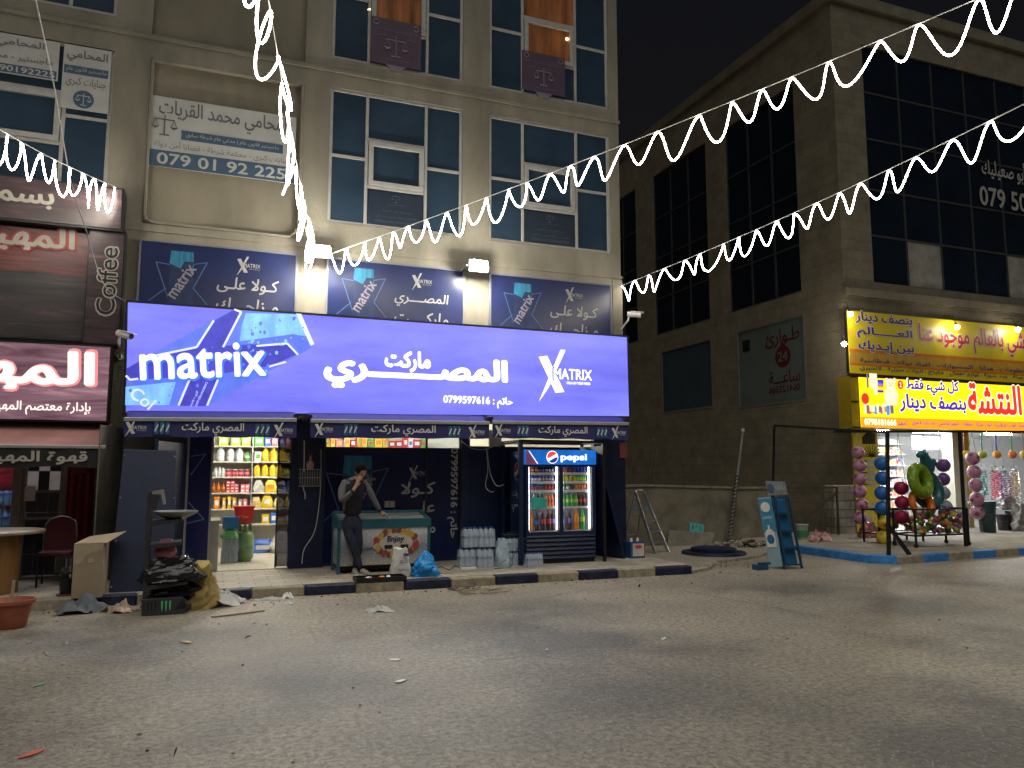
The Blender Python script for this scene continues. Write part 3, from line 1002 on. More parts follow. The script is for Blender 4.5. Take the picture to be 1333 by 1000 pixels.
# ---------------------------------------------------------------- unlit banners between sign and first floor
m_ban = M('dark_blue_banner', (0.010, 0.016, 0.066), 0.30, var=0.3, scale=1.2, stretch=(1, 1, 0.5))
m_bfr = M('banner_frame', (0.12, 0.13, 0.16), 0.45, var=0.1)
m_star = M('printed_star_line', (0.05, 0.10, 0.24), 0.5)
m_candk = M('printed_can_body', (0.010, 0.022, 0.07), 0.4, var=0.4, scale=4)
m_cant = M('printed_can_top', (0.02, 0.14, 0.24), 0.4, var=0.5, scale=7, stretch=(3, 1, 0.3))
m_canw = M('dull_can_word', (0.20, 0.18, 0.24), 0.5)
def bannerart(mb, o, s):                            # can with crossing star and slanted word, seen as print
    P = lambda x, z, k=0: Vector(o) + Vector((x * s, -0.002 - 0.002 * k, z * s))
    for a, c in (((-0.62, 0.42), (-0.30, -0.5)), ((0.62, 0.52), (0.30, -0.2)), ((-0.62, 0.42), (-0.1, 0.36)), ((0.62, 0.52), (0.1, 0.40)), ((-0.35, -0.25), (-0.75, -0.62)), ((0.30, -0.2), (0.66, -0.62))):
        mb.bar(P(*a), P(*c), 0.003, 0.014 * s + 0.006, 3)
    mb.prism([P(-0.28, 0.78, 1), P(0.28, 0.78, 1), P(0.30, -0.68, 1), P(-0.30, -0.68, 1)], (0, 0.002, 0), 0)
    mb.prism([P(-0.27, 0.76, 2), P(0.27, 0.76, 2), P(0.30, 0.15, 2), P(-0.30, 0.42, 2)], (0, 0.002, 0), 1)
    mb.prism([P(-0.30, -0.30, 3), P(0.06, 0.50, 3), P(0.30, 0.50, 3), P(-0.08, -0.68, 3), P(-0.30, -0.68, 3)], (0, 0.002, 0), 0)
    mb.text('matrix', P(0.0, -0.04, 4), 1.0 * s, 0.30 * s, Vector((0.5, 0, 0.866)), Vector((-0.866, 0, 0.5)), off=0.02, mi=4)
def banner(x0, x1, z0, z1, lines, label):
    Y = FY - 0.07
    t = thing('shop_banner', label, 'banner', ((x0 + x1) / 2, Y, z0), 'printed banners above the shop sign')
    m = MB()
    m.box(x0 + .03, x1 - .03, Y, Y + 0.02, z0, z1)
    f = m.build('panel', m_ban, t)
    m = MB()
    m.box(x0, x0 + .03, Y - .015, Y + .03, z0, z1); m.box(x1 - .03, x1, Y - .015, Y + .03, z0, z1); m.box(x0 + .03, x1 - .03, Y - .015, Y + .03, z1 - .03, z1)
    m.build('frame', m_bfr, t)
    w, zc = x1 - x0, z1 - 0.62
    m = MB()
    bannerart(m, (x0 + w * 0.26, Y, zc + 0.0), 0.62)
    m.build('printed_can', [m_candk, m_cant, m_vt, m_star, m_canw], f)
    m = MB()
    cx = x0 + w * 0.68
    m.text(ar(lines[0]), (cx, Y, zc - 0.02), w * 0.40, 0.27, off=0.015, shear=0.12)
    m.text(ar(lines[1]), (cx, Y, zc - 0.38), w * 0.40, 0.29, off=0.015, shear=0.12)
    xlogo(m, (cx - 0.02, Y, zc + 0.33), 0.34, 0)
    m.build('lettering', M('banner_letters', (0.30, 0.30, 0.30), 0.6), f)
banner(-1.25, 1.22, 4.2, 5.47, ('كـولا علـى', 'مـزاجـــك'), 'dark blue banner with cola can and slogan beneath the lawyer signboard')
banner(1.71, 4.23, 4.2, 5.47, ('المصــــري', 'ماركــــت'), 'dark blue banner with cola can and market name between the two floodlights')
banner(4.73, 7.32, 4.2, 5.47, ('كـولا علـى', 'مـزاجـــك'), 'dark blue banner with cola can and slogan at the building corner')
# ---------------------------------------------------------------- lawyer signs
m_sw = M('faded_white_board', (0.34, 0.345, 0.335), 0.6, var=0.12, scale=2)
m_sn = M('faded_navy_print', (0.035, 0.07, 0.12), 0.6, var=0.15)
m_sgr = M('grey_print', (0.10, 0.10, 0.11), 0.6)
t = thing('law_signboard', 'white signboard with dark lettering and phone number on the blind wall panel', 'sign', (0, 13.55, 6.76))
m = MB(); m.box(-1.25, 1.13, 13.545, 13.575, 6.76, 7.97)
m.build('board', m_sw, t)
m = MB(); m.box(-1.25, 1.13, 13.539, 13.543, 6.76, 7.04)
m.box(-0.72, 0.92, 13.539, 13.543, 7.27, 7.43)
m.build('printed_band', m_sn, t)
m = MB()
m.text(ar('المحامي محمد القريات'), (-0.03, 13.545, 7.73), 2.1, 0.40, off=0.012)
m.text(ar('جنايات كبرى - محكمة شرطة - قضايا أمن دولة'), (-0.05, 13.545, 7.15), 2.15, 0.15)
scales(m, (-0.98, 13.543, 7.48), 0.34)
m.build('lettering', m_sgr, t)
m = MB()
m.text('079 01 92 225', (-0.05, 13.539, 6.90), 2.05, 0.2, off=0.02)
m.text(ar('ماجستير قانون عام | مدعي عام شرطة سابق'), (0.1, 13.539, 7.35), 1.5, 0.1)
m.build('lettering', m_sw, t)
def poster(name, label, x0, x1, z0, z1, parts, mat, Y=FY - 0.012, group=None):
    t = thing(name, label, 'poster', ((x0 + x1) / 2, Y, z0), group)
    m = MB(); m.box(x0, x1, Y, Y + 0.008, z0, z1)
    m.build('sheet', mat, t)
    parts(t, x0, x1, z0, z1, Y)
def p1(t, x0, x1, z0, z1, Y):
    w, h, cx = x1 - x0, z1 - z0, (x0 + x1) / 2
    m = MB(); m.box(x0 + .02, x1 - .03, Y - .004, Y - .001, z0 + h * .55, z0 + h * .68)
    c = Vector((cx - .02, Y - .001, z0 + h * .17))
    m.prism([c + Vector((.15 * math.cos(k * .349), 0, .15 * math.sin(k * .349))) for k in range(18)], (0, -.003, 0))
    m.build('printed_band', m_sn, t)
    m = MB(); m.text(ar('المحامي'), (cx, Y, z0 + h * .84), w * .86, h * .2, off=.02)
    m.text(ar('جنايات كبرى'), (cx, Y, z0 + h * .43), w * .84, h * .16, off=.01)
    m.build('lettering', m_sgr, t)
    m = MB(); m.text(ar('ماجستير قانون عام'), (cx, Y - .004, z0 + h * .615), w * .84, h * .09)
    scales(m, c + Vector((0, -.006, 0)), .2)
    m.build('lettering', m_sw, t)
poster('law_poster', 'white lawyer poster with a round scales emblem inside the end window', -2.50, -1.82, 7.50, 8.57, p1, m_sw)
def p2(t, x0, x1, z0, z1, Y):
    w, h, cx = x1 - x0, z1 - z0, (x0 + x1) / 2
    m = MB(); m.box(x0 + .02, x1 - .02, Y - .004, Y - .001, z0 + .02, z0 + h * .24)
    m.build('printed_band', m_sn, t)
    m = MB(); m.text(ar('المحامي محمـــد'), (cx - .1, Y, z0 + h * .78), w * .86, h * .26, off=.02)
    m.text(ar('ماجستير - محكمة شرطة'), (cx, Y, z0 + h * .43), w * .9, h * .2, off=.01)
    m.build('lettering', m_sgr, t)
    m = MB(); m.text('0790192225', (x1 - .04, Y - .004, z0 + h * .13), .95, h * .15, off=.02, align='r')
    m.build('lettering', m_sw, t)
poster('law_poster', 'wide white lawyer poster with phone number band, cut by the frame edge', -4.1, -2.56, 7.92, 8.57, p2, m_sw)
m_pur = M('purple_poster_film', (0.055, 0.032, 0.062), 0.55, var=0.2, scale=2)
m_purl = M('faded_poster_print', (0.13, 0.115, 0.14), 0.6)
def p3(t, x0, x1, z0, z1, Y):
    w, h, cx = x1 - x0, z1 - z0, (x0 + x1) / 2
    m = MB()
    m.text(ar('مكتب المحامي للدعاوى والاستشارات القانونية'), (cx, Y, z0 + h * .76), w * .88, h * .09)
    m.text(ar('محامي ومستشار قانوني'), (cx, Y, z0 + h * .62), w * .8, h * .07)
    m.text(ar('الدعاوى الحقوقية'), (cx, Y, z0 + h * .12), w * .5, h * .06)
    scales(m, (cx, Y - .004, z0 + h * .42), h * .45)
    for k in (-1, 1):
        m.torus((cx + k * w * .40, Y - .003, z0 + h * .9), .05, .008, 12, 4, ax=(0, 1, 0))
    m.prism([(cx - w * .2, Y, z0), (cx + w * .2, Y, z0), (cx + w * .1, Y, z0 - .1), (cx - w * .1, Y, z0 - .1)], (0, .005, 0))
    m.build('lettering', m_purl, t)
poster('law_poster', 'purple lawyer poster under the curtained lamplit window', 2.40, 3.36, 9.26, 10.15, p3, m_pur)
poster('law_poster', 'purple lawyer poster with a torn edge at the corner window', 5.42, 6.36, 9.28, 10.10, p3, m_pur)
def p4(t, x0, x1, z0, z1, Y):
    w, h, cx = x1 - x0, z1 - z0, (x0 + x1) / 2
    m = MB()
    scales(m, (cx, Y - .004, z0 + h * .84), .15)
    m.text(ar('المحامي'), (cx, Y, z0 + h * .64), w * .3, h * .08)
    m.text(ar('للمحاماة والاستشارات'), (cx, Y, z0 + h * .44), w * .6, h * .07)
    m.text(ar('المحامي جهاد الحربي مشاركوه'), (cx, Y, z0 + h * .26), w * .75, h * .10)
    m.text('0796556651 0780500783', (cx, Y, z0 + h * .12), w * .75, h * .07)
    m.build('lettering', M('ghosted_window_print', (0.06, 0.085, 0.11), 0.5), t)
m_film = M('dark_window_film', (0.014, 0.022, 0.038), 0.4, var=0.2)
poster('window_film', 'dark lettered film in the lower pane above the left floodlight', 2.44, 3.44, 6.19, 6.82, p4, m_film, FY + 0.04)
poster('window_film', 'dark lettered film in the lower pane of the corner window', 5.49, 6.57, 6.19, 6.82, p4, m_film, FY + 0.04)
# ---------------------------------------------------------------- floodlights and cameras on the facade
def flood(p, label, st):
    t = thing('floodlight', label, 'floodlight', p, 'floodlights above the shop sign')
    m = MB(); m.box(p.x - .19, p.x + .19, p.y, p.y + .07, p.z - .12, p.z + .12)
    m.build('housing', m_black, t, bevel=.015)
    m = MB(); m.prism([(p.x - .16, p.y - .10, p.z - .12), (p.x + .16, p.y - .10, p.z - .12), (p.x + .16, p.y - .06, p.z + .09), (p.x - .16, p.y - .06, p.z + .09)], (0, .05, 0))
    m.build('lens', lamp('flood_lens', (1.0, 0.95, 0.82), st), t, bevel=.03)
    m = MB(); m.bar((p.x - .2, p.y + .04, p.z), (p.x - .2, FY, p.z - .02), .03); m.bar((p.x + .2, p.y + .04, p.z), (p.x + .2, FY, p.z - .02), .03)
    m.build('bracket', m_steel, t)
flood(at(417, 327, 13.05), 'glaring white floodlight where the light ropes meet on the facade', 680)
flood(at(623, 346, 13.05), 'glaring white floodlight on the pillar above the middle of the sign', 680)
def cctv(p, wall, label, d):
    t = thing('security_camera', label, 'camera', p)
    d = Vector(d).normalized()
    m = MB(); m.cyl(p - d * .02, p + d * .24, .05, .055, 14)
    m.bar(p + d * .05 + Vector((0, 0, .05)), p + d * .30 + Vector((0, 0, .05)), .12, .012)
    m.build('housing', m_white, t, smooth=True)
    m = MB(); m.cyl(p + d * .241, p + d * .25, .042, n=14)
    m.build('lens', m_black, t)
    m = MB(); m.tube([p + d * .02, p - Vector((0, -.02, .12)), wall], .018, 8)
    m.cyl(wall - Vector((0, .02, 0)), wall + Vector((0, .02, 0)), .05, n=10)
    m.build('bracket', m_white, t, smooth=True)
p = at(818, 409, 12.9)
cctv(p, Vector((BX, FY + .05, p.z - .2)), 'white bullet security camera sticking out from the building corner', (0.8, -0.5, -0.12))
p = at(155, 434, 12.7)
cctv(p, Vector((p.x - .05, FY - .01, p.z - .25)), 'white bullet security camera between the cafe sign and the blue sign', (0.75, -0.6, -0.25))
# ---------------------------------------------------------------- light ropes over the street
def rope(label, A, Bp, n, drop, ext, seed, wob=0.0, st=36.0, name='rope_light', endw=None):
    r = random.Random(seed)
    d = Bp - A
    tot = int(n * ext)
    L = d.length / n
    u = d.normalized()
    side = u.cross(Z3).normalized()
    base = lambda s: A + d * (s / n) - Z3 * (0.16 * math.sin(math.pi * min(1, s / tot)))
    pts, s = [], 0.0
    while s < tot:
        ln = r.uniform(0.72, 1.28)
        dr = drop * r.uniform(0.8, 1.18) * (0.75 + 0.25 * ln)
        lean = r.uniform(-0.22, 0.16)
        sw = r.uniform(-wob, wob)
        tw = r.uniform(-0.05, 0.05)
        for k in range(34):
            t = k / 34
            f = t - 0.22 * math.sin(2 * math.pi * t) / (2 * math.pi)
            q = math.sin(math.pi * t) ** 2
            pts.append(base(s + (f + lean * q) * ln) - Z3 * (dr * q + .02) + side * (sw * q + tw * math.sin(2 * math.pi * t)))
        s += ln
    pts.append(base(s))
    t = thing(name, label, 'light rope', A)
    m = MB(); m.tube(pts, [0.0112 if i % 2 else 0.0088 for i in range(len(pts))], 6)
    m.build('light_tube', lamp('rope_led', (1.0, 0.92, 0.76), st), t, smooth=True)
    m = MB(); m.tube([base(tot * k / 24 * s / tot) for k in range(25)], 0.006, 5)
    m.build('support_wire', M('thin_wire', (0.25, 0.25, 0.25), 0.5), t)
    return t
A = at(430, 331, 13.2)
rope('looped white light rope running from the floodlight across both office windows', A, atd(1250, -8, 7.2), 22, 0.37, 1.45, 11)
A = at(809, 372, 13.4)
rope('looped white light rope running from the building corner past the glass building', A, atd(1318, 128, 8.4), 16.5, 0.33, 1.5, 12)
A = at(408, 327, 13.1)
rope('white light rope seen end-on climbing in front of the lawyer signboard', A, atd(352, -10, 6.0), 13, 0.42, 1.5, 13, wob=0.13)
A = at(149, 243, 12.95)
rope('looped white light rope ending at the corner of the cafe sign', A, atd(0, 152, 9.2), 8, 0.42, 1.9, 14)
# overhead cable
m = MB()
m.tube(spline([at(42, -20, 9.0), at(70, 110, 10.4), at(92, 235, 11.6), at(112, 300, 12.4), at(135, 370, 12.8), at(163, 392, 12.85)], 5), 0.008, 5)
solo('overhead_cable', 'thin sagging cable crossing in front of the cafe signs', 'cable', m, M('pale_cable', (0.3, 0.3, 0.31), 0.5), at(163, 392, 12.85))

# ---------------------------------------------------------------- cafe signs
def streak(name, a, b_, c, emit=0.0):
    m = M(name, b_, 0.35, var=0.2)
    nt = m.node_tree
    p = nt.nodes['Principled BSDF']
    tc = nt.nodes.new('ShaderNodeTexCoord')
    mp = nt.nodes.new('ShaderNodeMapping')
    mp.inputs['Scale'].default_value = (0.5, 1, 5.0)
    mp.inputs['Rotation'].default_value = (0, 0.06, 0)
    nz = nt.nodes.new('ShaderNodeTexNoise')
    nz.inputs['Scale'].default_value = 1.3
    nz.inputs['Detail'].default_value = 8
    nz.inputs['Roughness'].default_value = 0.7
    nz.inputs['Distortion'].default_value = 0.6
    r = nt.nodes.new('ShaderNodeValToRGB')
    r.color_ramp.elements[0].position = 0.36
    r.color_ramp.elements[0].color = a + (1,)
    r.color_ramp.elements[1].position = 0.72
    r.color_ramp.elements[1].color = c + (1,)
    e = r.color_ramp.elements.new(0.54)
    e.color = b_ + (1,)
    nt.links.new(tc.outputs['Object'], mp.inputs[0])
    nt.links.new(mp.outputs[0], nz.inputs['Vector'])
    nt.links.new(nz.outputs['Fac'], r.inputs[0])
    nt.links.new(r.outputs[0], p.inputs['Base Color'])
    if emit:
        nt.links.new(r.outputs[0], p.inputs['Emission Color'])
        p.inputs['Emission Strength'].default_value = emit
    return m
m_smoke = streak('smoky_rose_print', (0.025, 0.022, 0.027), (0.065, 0.042, 0.050), (0.20, 0.11, 0.12))
m_smokr = streak('smoky_red_print', (0.035, 0.018, 0.022), (0.15, 0.035, 0.04), (0.26, 0.09, 0.09))
m_smokd = streak('smoky_dark_print', (0.030, 0.030, 0.034), (0.060, 0.050, 0.056), (0.16, 0.10, 0.11))
m_smokl = streak('backlit_rose_print', S(78, 54, 66), S(122, 92, 104), S(180, 146, 152), 0.7)
m_cream = M('cream_letters', (0.40, 0.38, 0.34), 0.6)
m_redo = M('red_outline', (0.30, 0.045, 0.05), 0.5)
e_cream = M('backlit_cream_letters', S(226, 214, 208), 0.4, var=0.04, emit=1.0)
e_pink = M('backlit_pink_outline', S(220, 130, 135), 0.4, var=0.05, emit=0.8)
def cafesign(name, label, x0, x1, z0, z1, Y, mat, dep=0.2):
    t = thing(name, label, 'sign', ((x0 + x1) / 2, Y, z0))
    m = MB(); m.box(x0, x1, Y, Y + .02, z0, z1)
    m.build('face', mat, t)
    m = MB(); m.box(x0 - .02, x1 + .02, Y + .021, Y + dep, z0 - .03, z1 + .03)
    m.build('cabinet', m_black, t)
    return t
t = cafesign('cafe_top_sign', 'narrow dark rose sign with cream lettering at the top of the cafe front', -4.6, -1.49, 5.47, 6.10, 13.0, m_smoke, .45)
m = MB(); q = at(71, 258, 13.0)
m.text(ar('بسمـــة'), (q.x, 13.0, q.z), 1.35, .38, off=.03, align='r')
m.build('lettering', m_cream, t)
t = cafesign('cafe_panel_sign', 'tall dark panel with a red band and cream cafe name above the backlit cafe sign', -4.6, -1.93, 3.72, 5.40, 13.22, m_smokd, .25)
m = MB(); m.box(-4.6, -1.93, 13.212, 13.218, 4.72, 5.40)
m.build('printed_band', m_smokr, t)
m = MB(); q = at(98, 316, 13.21)
m.text(ar('المهيرات'), (q.x + .03, 13.2, q.z), 2.02, .52, off=.09, align='r', mi=1)
m.text(ar('المهيرات'), (q.x, 13.195, q.z), 1.96, .46, off=.03, align='r')
m.build('lettering', [m_cream, m_redo], t)
t = cafesign('coffee_sign', 'upright sign reading Coffee sideways at the edge of the cafe panel', -1.91, -1.44, 3.68, 5.45, 13.1, m_smoke, .3)
m = MB()
m.text('Coffee', (-1.64, 13.1, 4.66), 1.12, .30, Z3, -X3, off=.05)
m.text('Coffee', (-1.64, 13.096, 4.66), 1.06, .26, Z3, -X3, off=.006, mi=1)
m.build('lettering', [m_cream, m_black], t)
t = cafesign('cafe_lit_sign', 'backlit rose cafe sign with large pale lettering above the cafe awning', -4.6, -1.52, 2.49, 3.60, 12.9, m_smokl, .35)
m = MB(); q = at(124, 487, 12.9)
m.text(ar('المهيرات'), (q.x + .04, 12.9, q.z), 3.40, .74, off=.05, align='r', mi=1)
m.text(ar('المهيرات'), (q.x, 12.894, q.z), 3.32, .66, off=.035, align='r')
q = at(118, 533, 12.9)
m.text(ar('بإدارة معتصم المهيرات'), (q.x, 12.9, q.z), 1.45, .20, off=.02, align='r')
m.build('lettering', [e_cream, e_pink], t)
t = thing('cafe_awning', 'faded pink cafe awning with a black lettered valance', 'awning', (-2.8, 12.6, 2.0))
m = MB(); n = 16
a0, a1, b0, b1 = Vector((-4.6, 13.2, 2.47)), Vector((-1.46, 13.2, 2.47)), Vector((-4.6, 12.35, 2.10)), Vector((-1.52, 12.35, 2.10))
for i in range(n):
    for j in range(4):
        f = lambda u, v: a0.lerp(a1, u).lerp(b0.lerp(b1, u), v) - Z3 * (.035 * math.sin(math.pi * v) + .012 * math.sin(u * 31) * v)
        m.quad(f(i / n, (j + 1) / 4), f((i + 1) / n, (j + 1) / 4), f((i + 1) / n, j / 4), f(i / n, j / 4))
m.build('canopy', M('faded_pink_canvas', (0.34, 0.17, 0.16), 0.85, var=0.2, scale=2.5), t, smooth=True)
m = MB(); m.bar((-4.6, 12.33, 2.085), (-1.43, 12.33, 2.085), .055, .05)
m.build('front_bar', m_grey, t, bevel=.01)
m = MB()
for i in range(24):
    u0, u1 = i / 24, (i + 1) / 24
    f = lambda u, z: Vector((-4.6 + 3.07 * u, 12.32 + .012 * math.sin(u * 40), z + (.012 * math.sin(u * 17) if z < 2 else 0)))
    m.quad(f(u0, 1.80), f(u1, 1.80), f(u1, 2.06), f(u0, 2.06))
v = m.build('valance', M('black_valance', (0.018, 0.019, 0.022), 0.8), t, smooth=True)
m = MB(); q = at(114, 595, 12.3)
m.text(ar('قهوة المهيرات'), (q.x, 12.3, 1.93), 1.55, .19, off=.03, align='r')
m.build('lettering', m_cream, v)
# ---------------------------------------------------------------- shop front: doors, vinyl, shelves and goods inside
t = thing('shop_door', 'dark blue glazed door panel with thin star outlines beside the lit doorway', 'door', (-0.17, FY - .06, .15))
m = MB(); m.box(-.36, -.03, FY - .075, FY - .055, .15, 2.5)
m.build('panel', M('blue_glossy_film', (0.014, 0.018, 0.10), 0.15, var=.2, scale=2), t)
m = MB(); m.box(-.40, -.36, FY - .085, FY - .042, .15, 2.55); m.box(-.03, 0.0, FY - .085, FY - .042, .15, 2.55)
m.build('frame', m_grey, t)
m = MB()
for P in ([(-.34, 1.98), (-.12, 2.02), (-.33, 1.68)], [(-.34, 1.25), (-.10, .98), (-.36, .92)]):
    for a, c in zip(P, P[1:]):
        m.bar((a[0], FY - .077, a[1]), (c[0], FY - .077, c[1]), .003, .014)
m.build('printed_star', M('pale_blue_line', (0.12, 0.22, 0.36), .5), t)
t = thing('metal_door', 'dark blue folded metal shutter door standing open at the shop corner', 'door', (-.5, 12.8, .14))
m = MB(); m.prism([(-.42, 13.44, .16), (-.78, 12.25, .16), (-.78, 12.25, 2.18), (-.42, 13.44, 2.18)], (.03, -.01, 0))
m.build('leaf', m_navy2, t)
m = MB()
for z in (.2, 1.1, 2.14):
    m.bar((-.425, 13.42, z), (-.765, 12.27, z), .05, .05)
m.bar((-.77, 12.25, .14), (-.77, 12.25, 2.2), .05); m.bar((-.44, 13.42, .14), (-.44, 13.42, 2.2), .05)
m.build('frame', m_navy, t)
m = MB()
q = [Vector((-1.22, 11.66, .145)), Vector((-.44, 11.66, .145)), Vector((-.50, 12.16, 2.03)), Vector((-1.19, 12.16, 2.05))]
m.prism(q, (0, .03, .008))
t = thing('metal_board', 'large plain blue metal board leaning at the kerb behind the drinks rack', 'board', (-.83, 11.66, .145))
m.build('sheet', m_navy2, t, bevel=.006)
m = MB()
for f in (.03, .97):
    for g_ in (.04, .35, .65, .96):
        c = q[0].lerp(q[1], f).lerp(q[3].lerp(q[2], f), g_)
        m.cyl(c + Vector((0, -.006, -.002)), c + Vector((0, .002, 0)), .012, n=8)
m.build('bolt', m_steel, t)
# open glass leaf on the right of the doorway
t = thing('glass_door', 'tinted glass door leaf folded open at the right of the lit doorway', 'door', (1.13, FY + .1, .15))
m = MB(); m.box(1.03, 1.22, FY + .10, FY + .112, .17, 2.5)
m.build('pane', glass('tinted_door_glass', (.30, .30, .33), .12), t)
m = MB(); m.box(1.015, 1.035, FY + .09, FY + .122, .15, 2.55); m.box(1.22, 1.24, FY + .09, FY + .122, .15, 2.55)
m.build('frame', m_black, t)
m = MB(); m.box(1.02, 1.05, FY + .05, FY + .09, .2, .36)
m.build('handle', m_black, t)
# counter end and shelves
t = thing('shop_counter', 'grey counter end with stacked packets just inside the doorway', 'counter', (.06, 13.9, .15))
m = MB(); m.box(-.01, .13, FY + .02, 14.5, .15, .92)
m.build('body', M('grey_laminate', (.33, .32, .29), .5, var=.1), t, bevel=.006)
m = MB(); m.box(-.03, .15, FY + .015, 14.52, .921, .95)
m.build('counter_top', m_steel, t)
SZ = [2.265, 1.945, 1.63, 1.305, .98, .66]
m_shelf = M('cream_shelf_metal', (.58, .55, .47), .45, var=.05)
SHX = [(-.15, .74), (.76, 1.68), (1.70, 2.62), (2.64, 3.56), (3.58, 4.50)]
for i, (a, c) in enumerate(SHX):
    t = thing('shop_shelf', ['metal shelf of bottled water and sauces inside the doorway', 'metal shelf of cooking oil and rice bags inside the doorway', 'metal shelf of small packets behind the vinyl window, nearest the doorway', 'metal shelf of small packets behind the middle of the vinyl window', 'metal shelf of small packets behind the far end of the vinyl window'][i], 'shelf', ((a + c) / 2, 17.1, .15))
    m = MB(); m.box(a, c, 17.26, 17.29, .15, 2.7)
    m.build('back_panel', m_shelf, t)
    for z in (SZ if i < 2 else SZ[:3]):
        m = MB(); m.box(a, c, 16.92, 17.258, z - .03, z)
        m.build('board', m_shelf, t, bevel=.004)
    m = MB(); m.box(a - .012, a + .012, 16.93, 17.30, .15, 2.75)
    m.build('upright', m_grey, t)
def pal(n, c=(.5, .5, .5), rough=.4, **k):
    return M('goods_' + n, c, rough, var=.12, scale=9, **k)
c_yel, c_red, c_grn, c_blu, c_wht, c_org, c_pnk, c_dkr, c_gld, c_gry = pal('yellow', (.75, .52, .03)), pal('red', (.55, .04, .05)), pal('green', (.10, .42, .05)), pal('blue', (.04, .13, .50)), pal('white', (.75, .75, .72)), pal('orange', (.80, .25, .03)), pal('pink', (.75, .20, .24)), pal('dark_red', (.30, .03, .05)), pal('golden', (.72, .46, .06)), pal('grey', (.42, .40, .35))
c_oil = pal('oil', (.70, .50, .04), .15)
c_lime = pal('lime', (.42, .62, .05))
c_clear = M('clear_plastic', (.80, .86, .90), .15, var=.05, trans=.25)
c_water = M('water_bottle_plastic', (.62, .76, .90), .18, var=.06, trans=.42)
def bottle_geo(h, r, neck=.35, shoulder=.72):
    return [(r * .9, 0), (r, h * .03), (r, h * .30), (r * .93, h * .34), (r, h * .40), (r, h * shoulder), (r * .8, h * (shoulder + .08)), (r * neck, h * .90), (r * neck, h * .93)]
def bottle(name, label, cat, p, h, r, body, cap, lab=None, group=None, neck=.35, shoulder=.66):
    t = thing(name, label, cat, p, group)
    m = MB(); m.lathe(p, bottle_geo(h, r, neck, shoulder), 12)
    m.build('body', body, t, smooth=True)
    m = MB(); m.lathe(p, [(r * neck * 1.25, h * .925), (r * neck * 1.25, h), ], 10)
    m.build('cap', cap, t)
    if lab:
        m = MB(); m.lathe(p, [(r * 1.015, h * .36), (r * 1.015, h * .60)], 12)
        m.build('label', lab, t, smooth=True)
    return t
def row(proto, xs, y, z):
    base = proto.location.copy()
    for i, x in enumerate(xs):
        if i == 0:
            proto.location = (x, y, z)
        else:
            clone(proto, (x, y + random.uniform(-.02, .02), z))
def bagmesh(c, w, d, h, seed=0, top=.55, crumple=.06, nu=34, nv=22):
    r = random.Random(seed)
    m = MB()
    c = Vector(c)
    vs, fs = [], []
    ph = [r.uniform(0, 6.28) for _ in range(6)]
    for i in range(nv + 1):
        v = i / nv
        k = 1 - (1 - top) * max(0, (v - .45) / .55) ** 1.3
        k *= .88 + .12 * math.sin(math.pi * min(1, v * 1.6 + .2))
        for j in range(nu):
            a = 2 * math.pi * j / nu
            q = 1 + crumple * (math.sin(3 * a + ph[0] + 4 * v) + math.sin(5 * a + ph[1] - 6 * v) + .8 * math.sin(9 * v + ph[2] + 2 * a) + 1.1 * abs(math.sin(6 * a + 9 * v + ph[4])) - 1.1 * abs(math.sin(4 * a - 13 * v + ph[5])) + .7 * abs(math.sin(11 * a + 5 * v + ph[1])) + r.uniform(-.25, .25))
            ca, sa = math.cos(a), math.sin(a)
            e = .6
            x = math.copysign(abs(ca) ** e, ca) * w / 2 * k * q
            y = math.copysign(abs(sa) ** e, sa) * d / 2 * k * q
            vs.append(c + Vector((x, y, h * v + (h * crumple * .6 * math.sin(4 * a + ph[3]) if v > .7 else 0))))
    for i in range(nv):
        for j in range(nu):
            fs.append((i * nu + j, i * nu + (j + 1) % nu, (i + 1) * nu + (j + 1) % nu, (i + 1) * nu + j))
    fs.append(tuple(range(nu - 1, -1, -1)))
    fs.append(tuple(nv * nu + j for j in range(nu)))
    return m.add(vs, fs)
def bag(name, label, cat, p, w, d, h, mat, seed, group=None, patch=None, **k):
    t = thing(name, label, cat, p, group)
    bagmesh(p, w, d, h, seed, **k).build('body', mat, t, smooth=True)
    if patch:
        m = MB(); m.box(p[0] - w * .26, p[0] + w * .26, p[1] - d * .56, p[1] - d * .50, p[2] + h * .28, p[2] + h * .62)
        m.build('printed_patch', patch, t)
    return t
def carton(name, label, cat, x0, x1, y0, y1, z0, z1, mat, patch=None, group=None):
    t = thing(name, label, cat, ((x0 + x1) / 2, (y0 + y1) / 2, z0), group)
    m = MB(); m.box(x0, x1, y0, y1, z0, z1)
    m.build('body', mat, t, bevel=min(.008, (x1 - x0) * .06))
    if patch:
        w, h = x1 - x0, z1 - z0
        m = MB(); m.box(x0 + w * .18, x1 - w * .18, y0 - .003, y0 + .001, z0 + h * .3, z0 + h * .72)
        m.build('printed_patch', patch, t)
    return t
yS = 17.02
# top board
for i, (x, mt) in enumerate([(.18, c_lime), (.42, c_lime), (.62, c_lime), (.88, c_grn), (1.05, c_blu), (1.19, c_pnk), (1.33, c_blu), (1.47, c_red)]):
    carton('snack_packet', ['lime green', 'second lime green', 'third lime green', 'dark green', 'blue', 'pink', 'second blue', 'red'][i] + ' packet on the topmost shelf inside the doorway', 'packet', x - .09 if i < 4 else x - .06, x + .09 if i < 4 else x + .06, 16.95, 17.15, SZ[0], SZ[0] + .2, mt, c_wht)
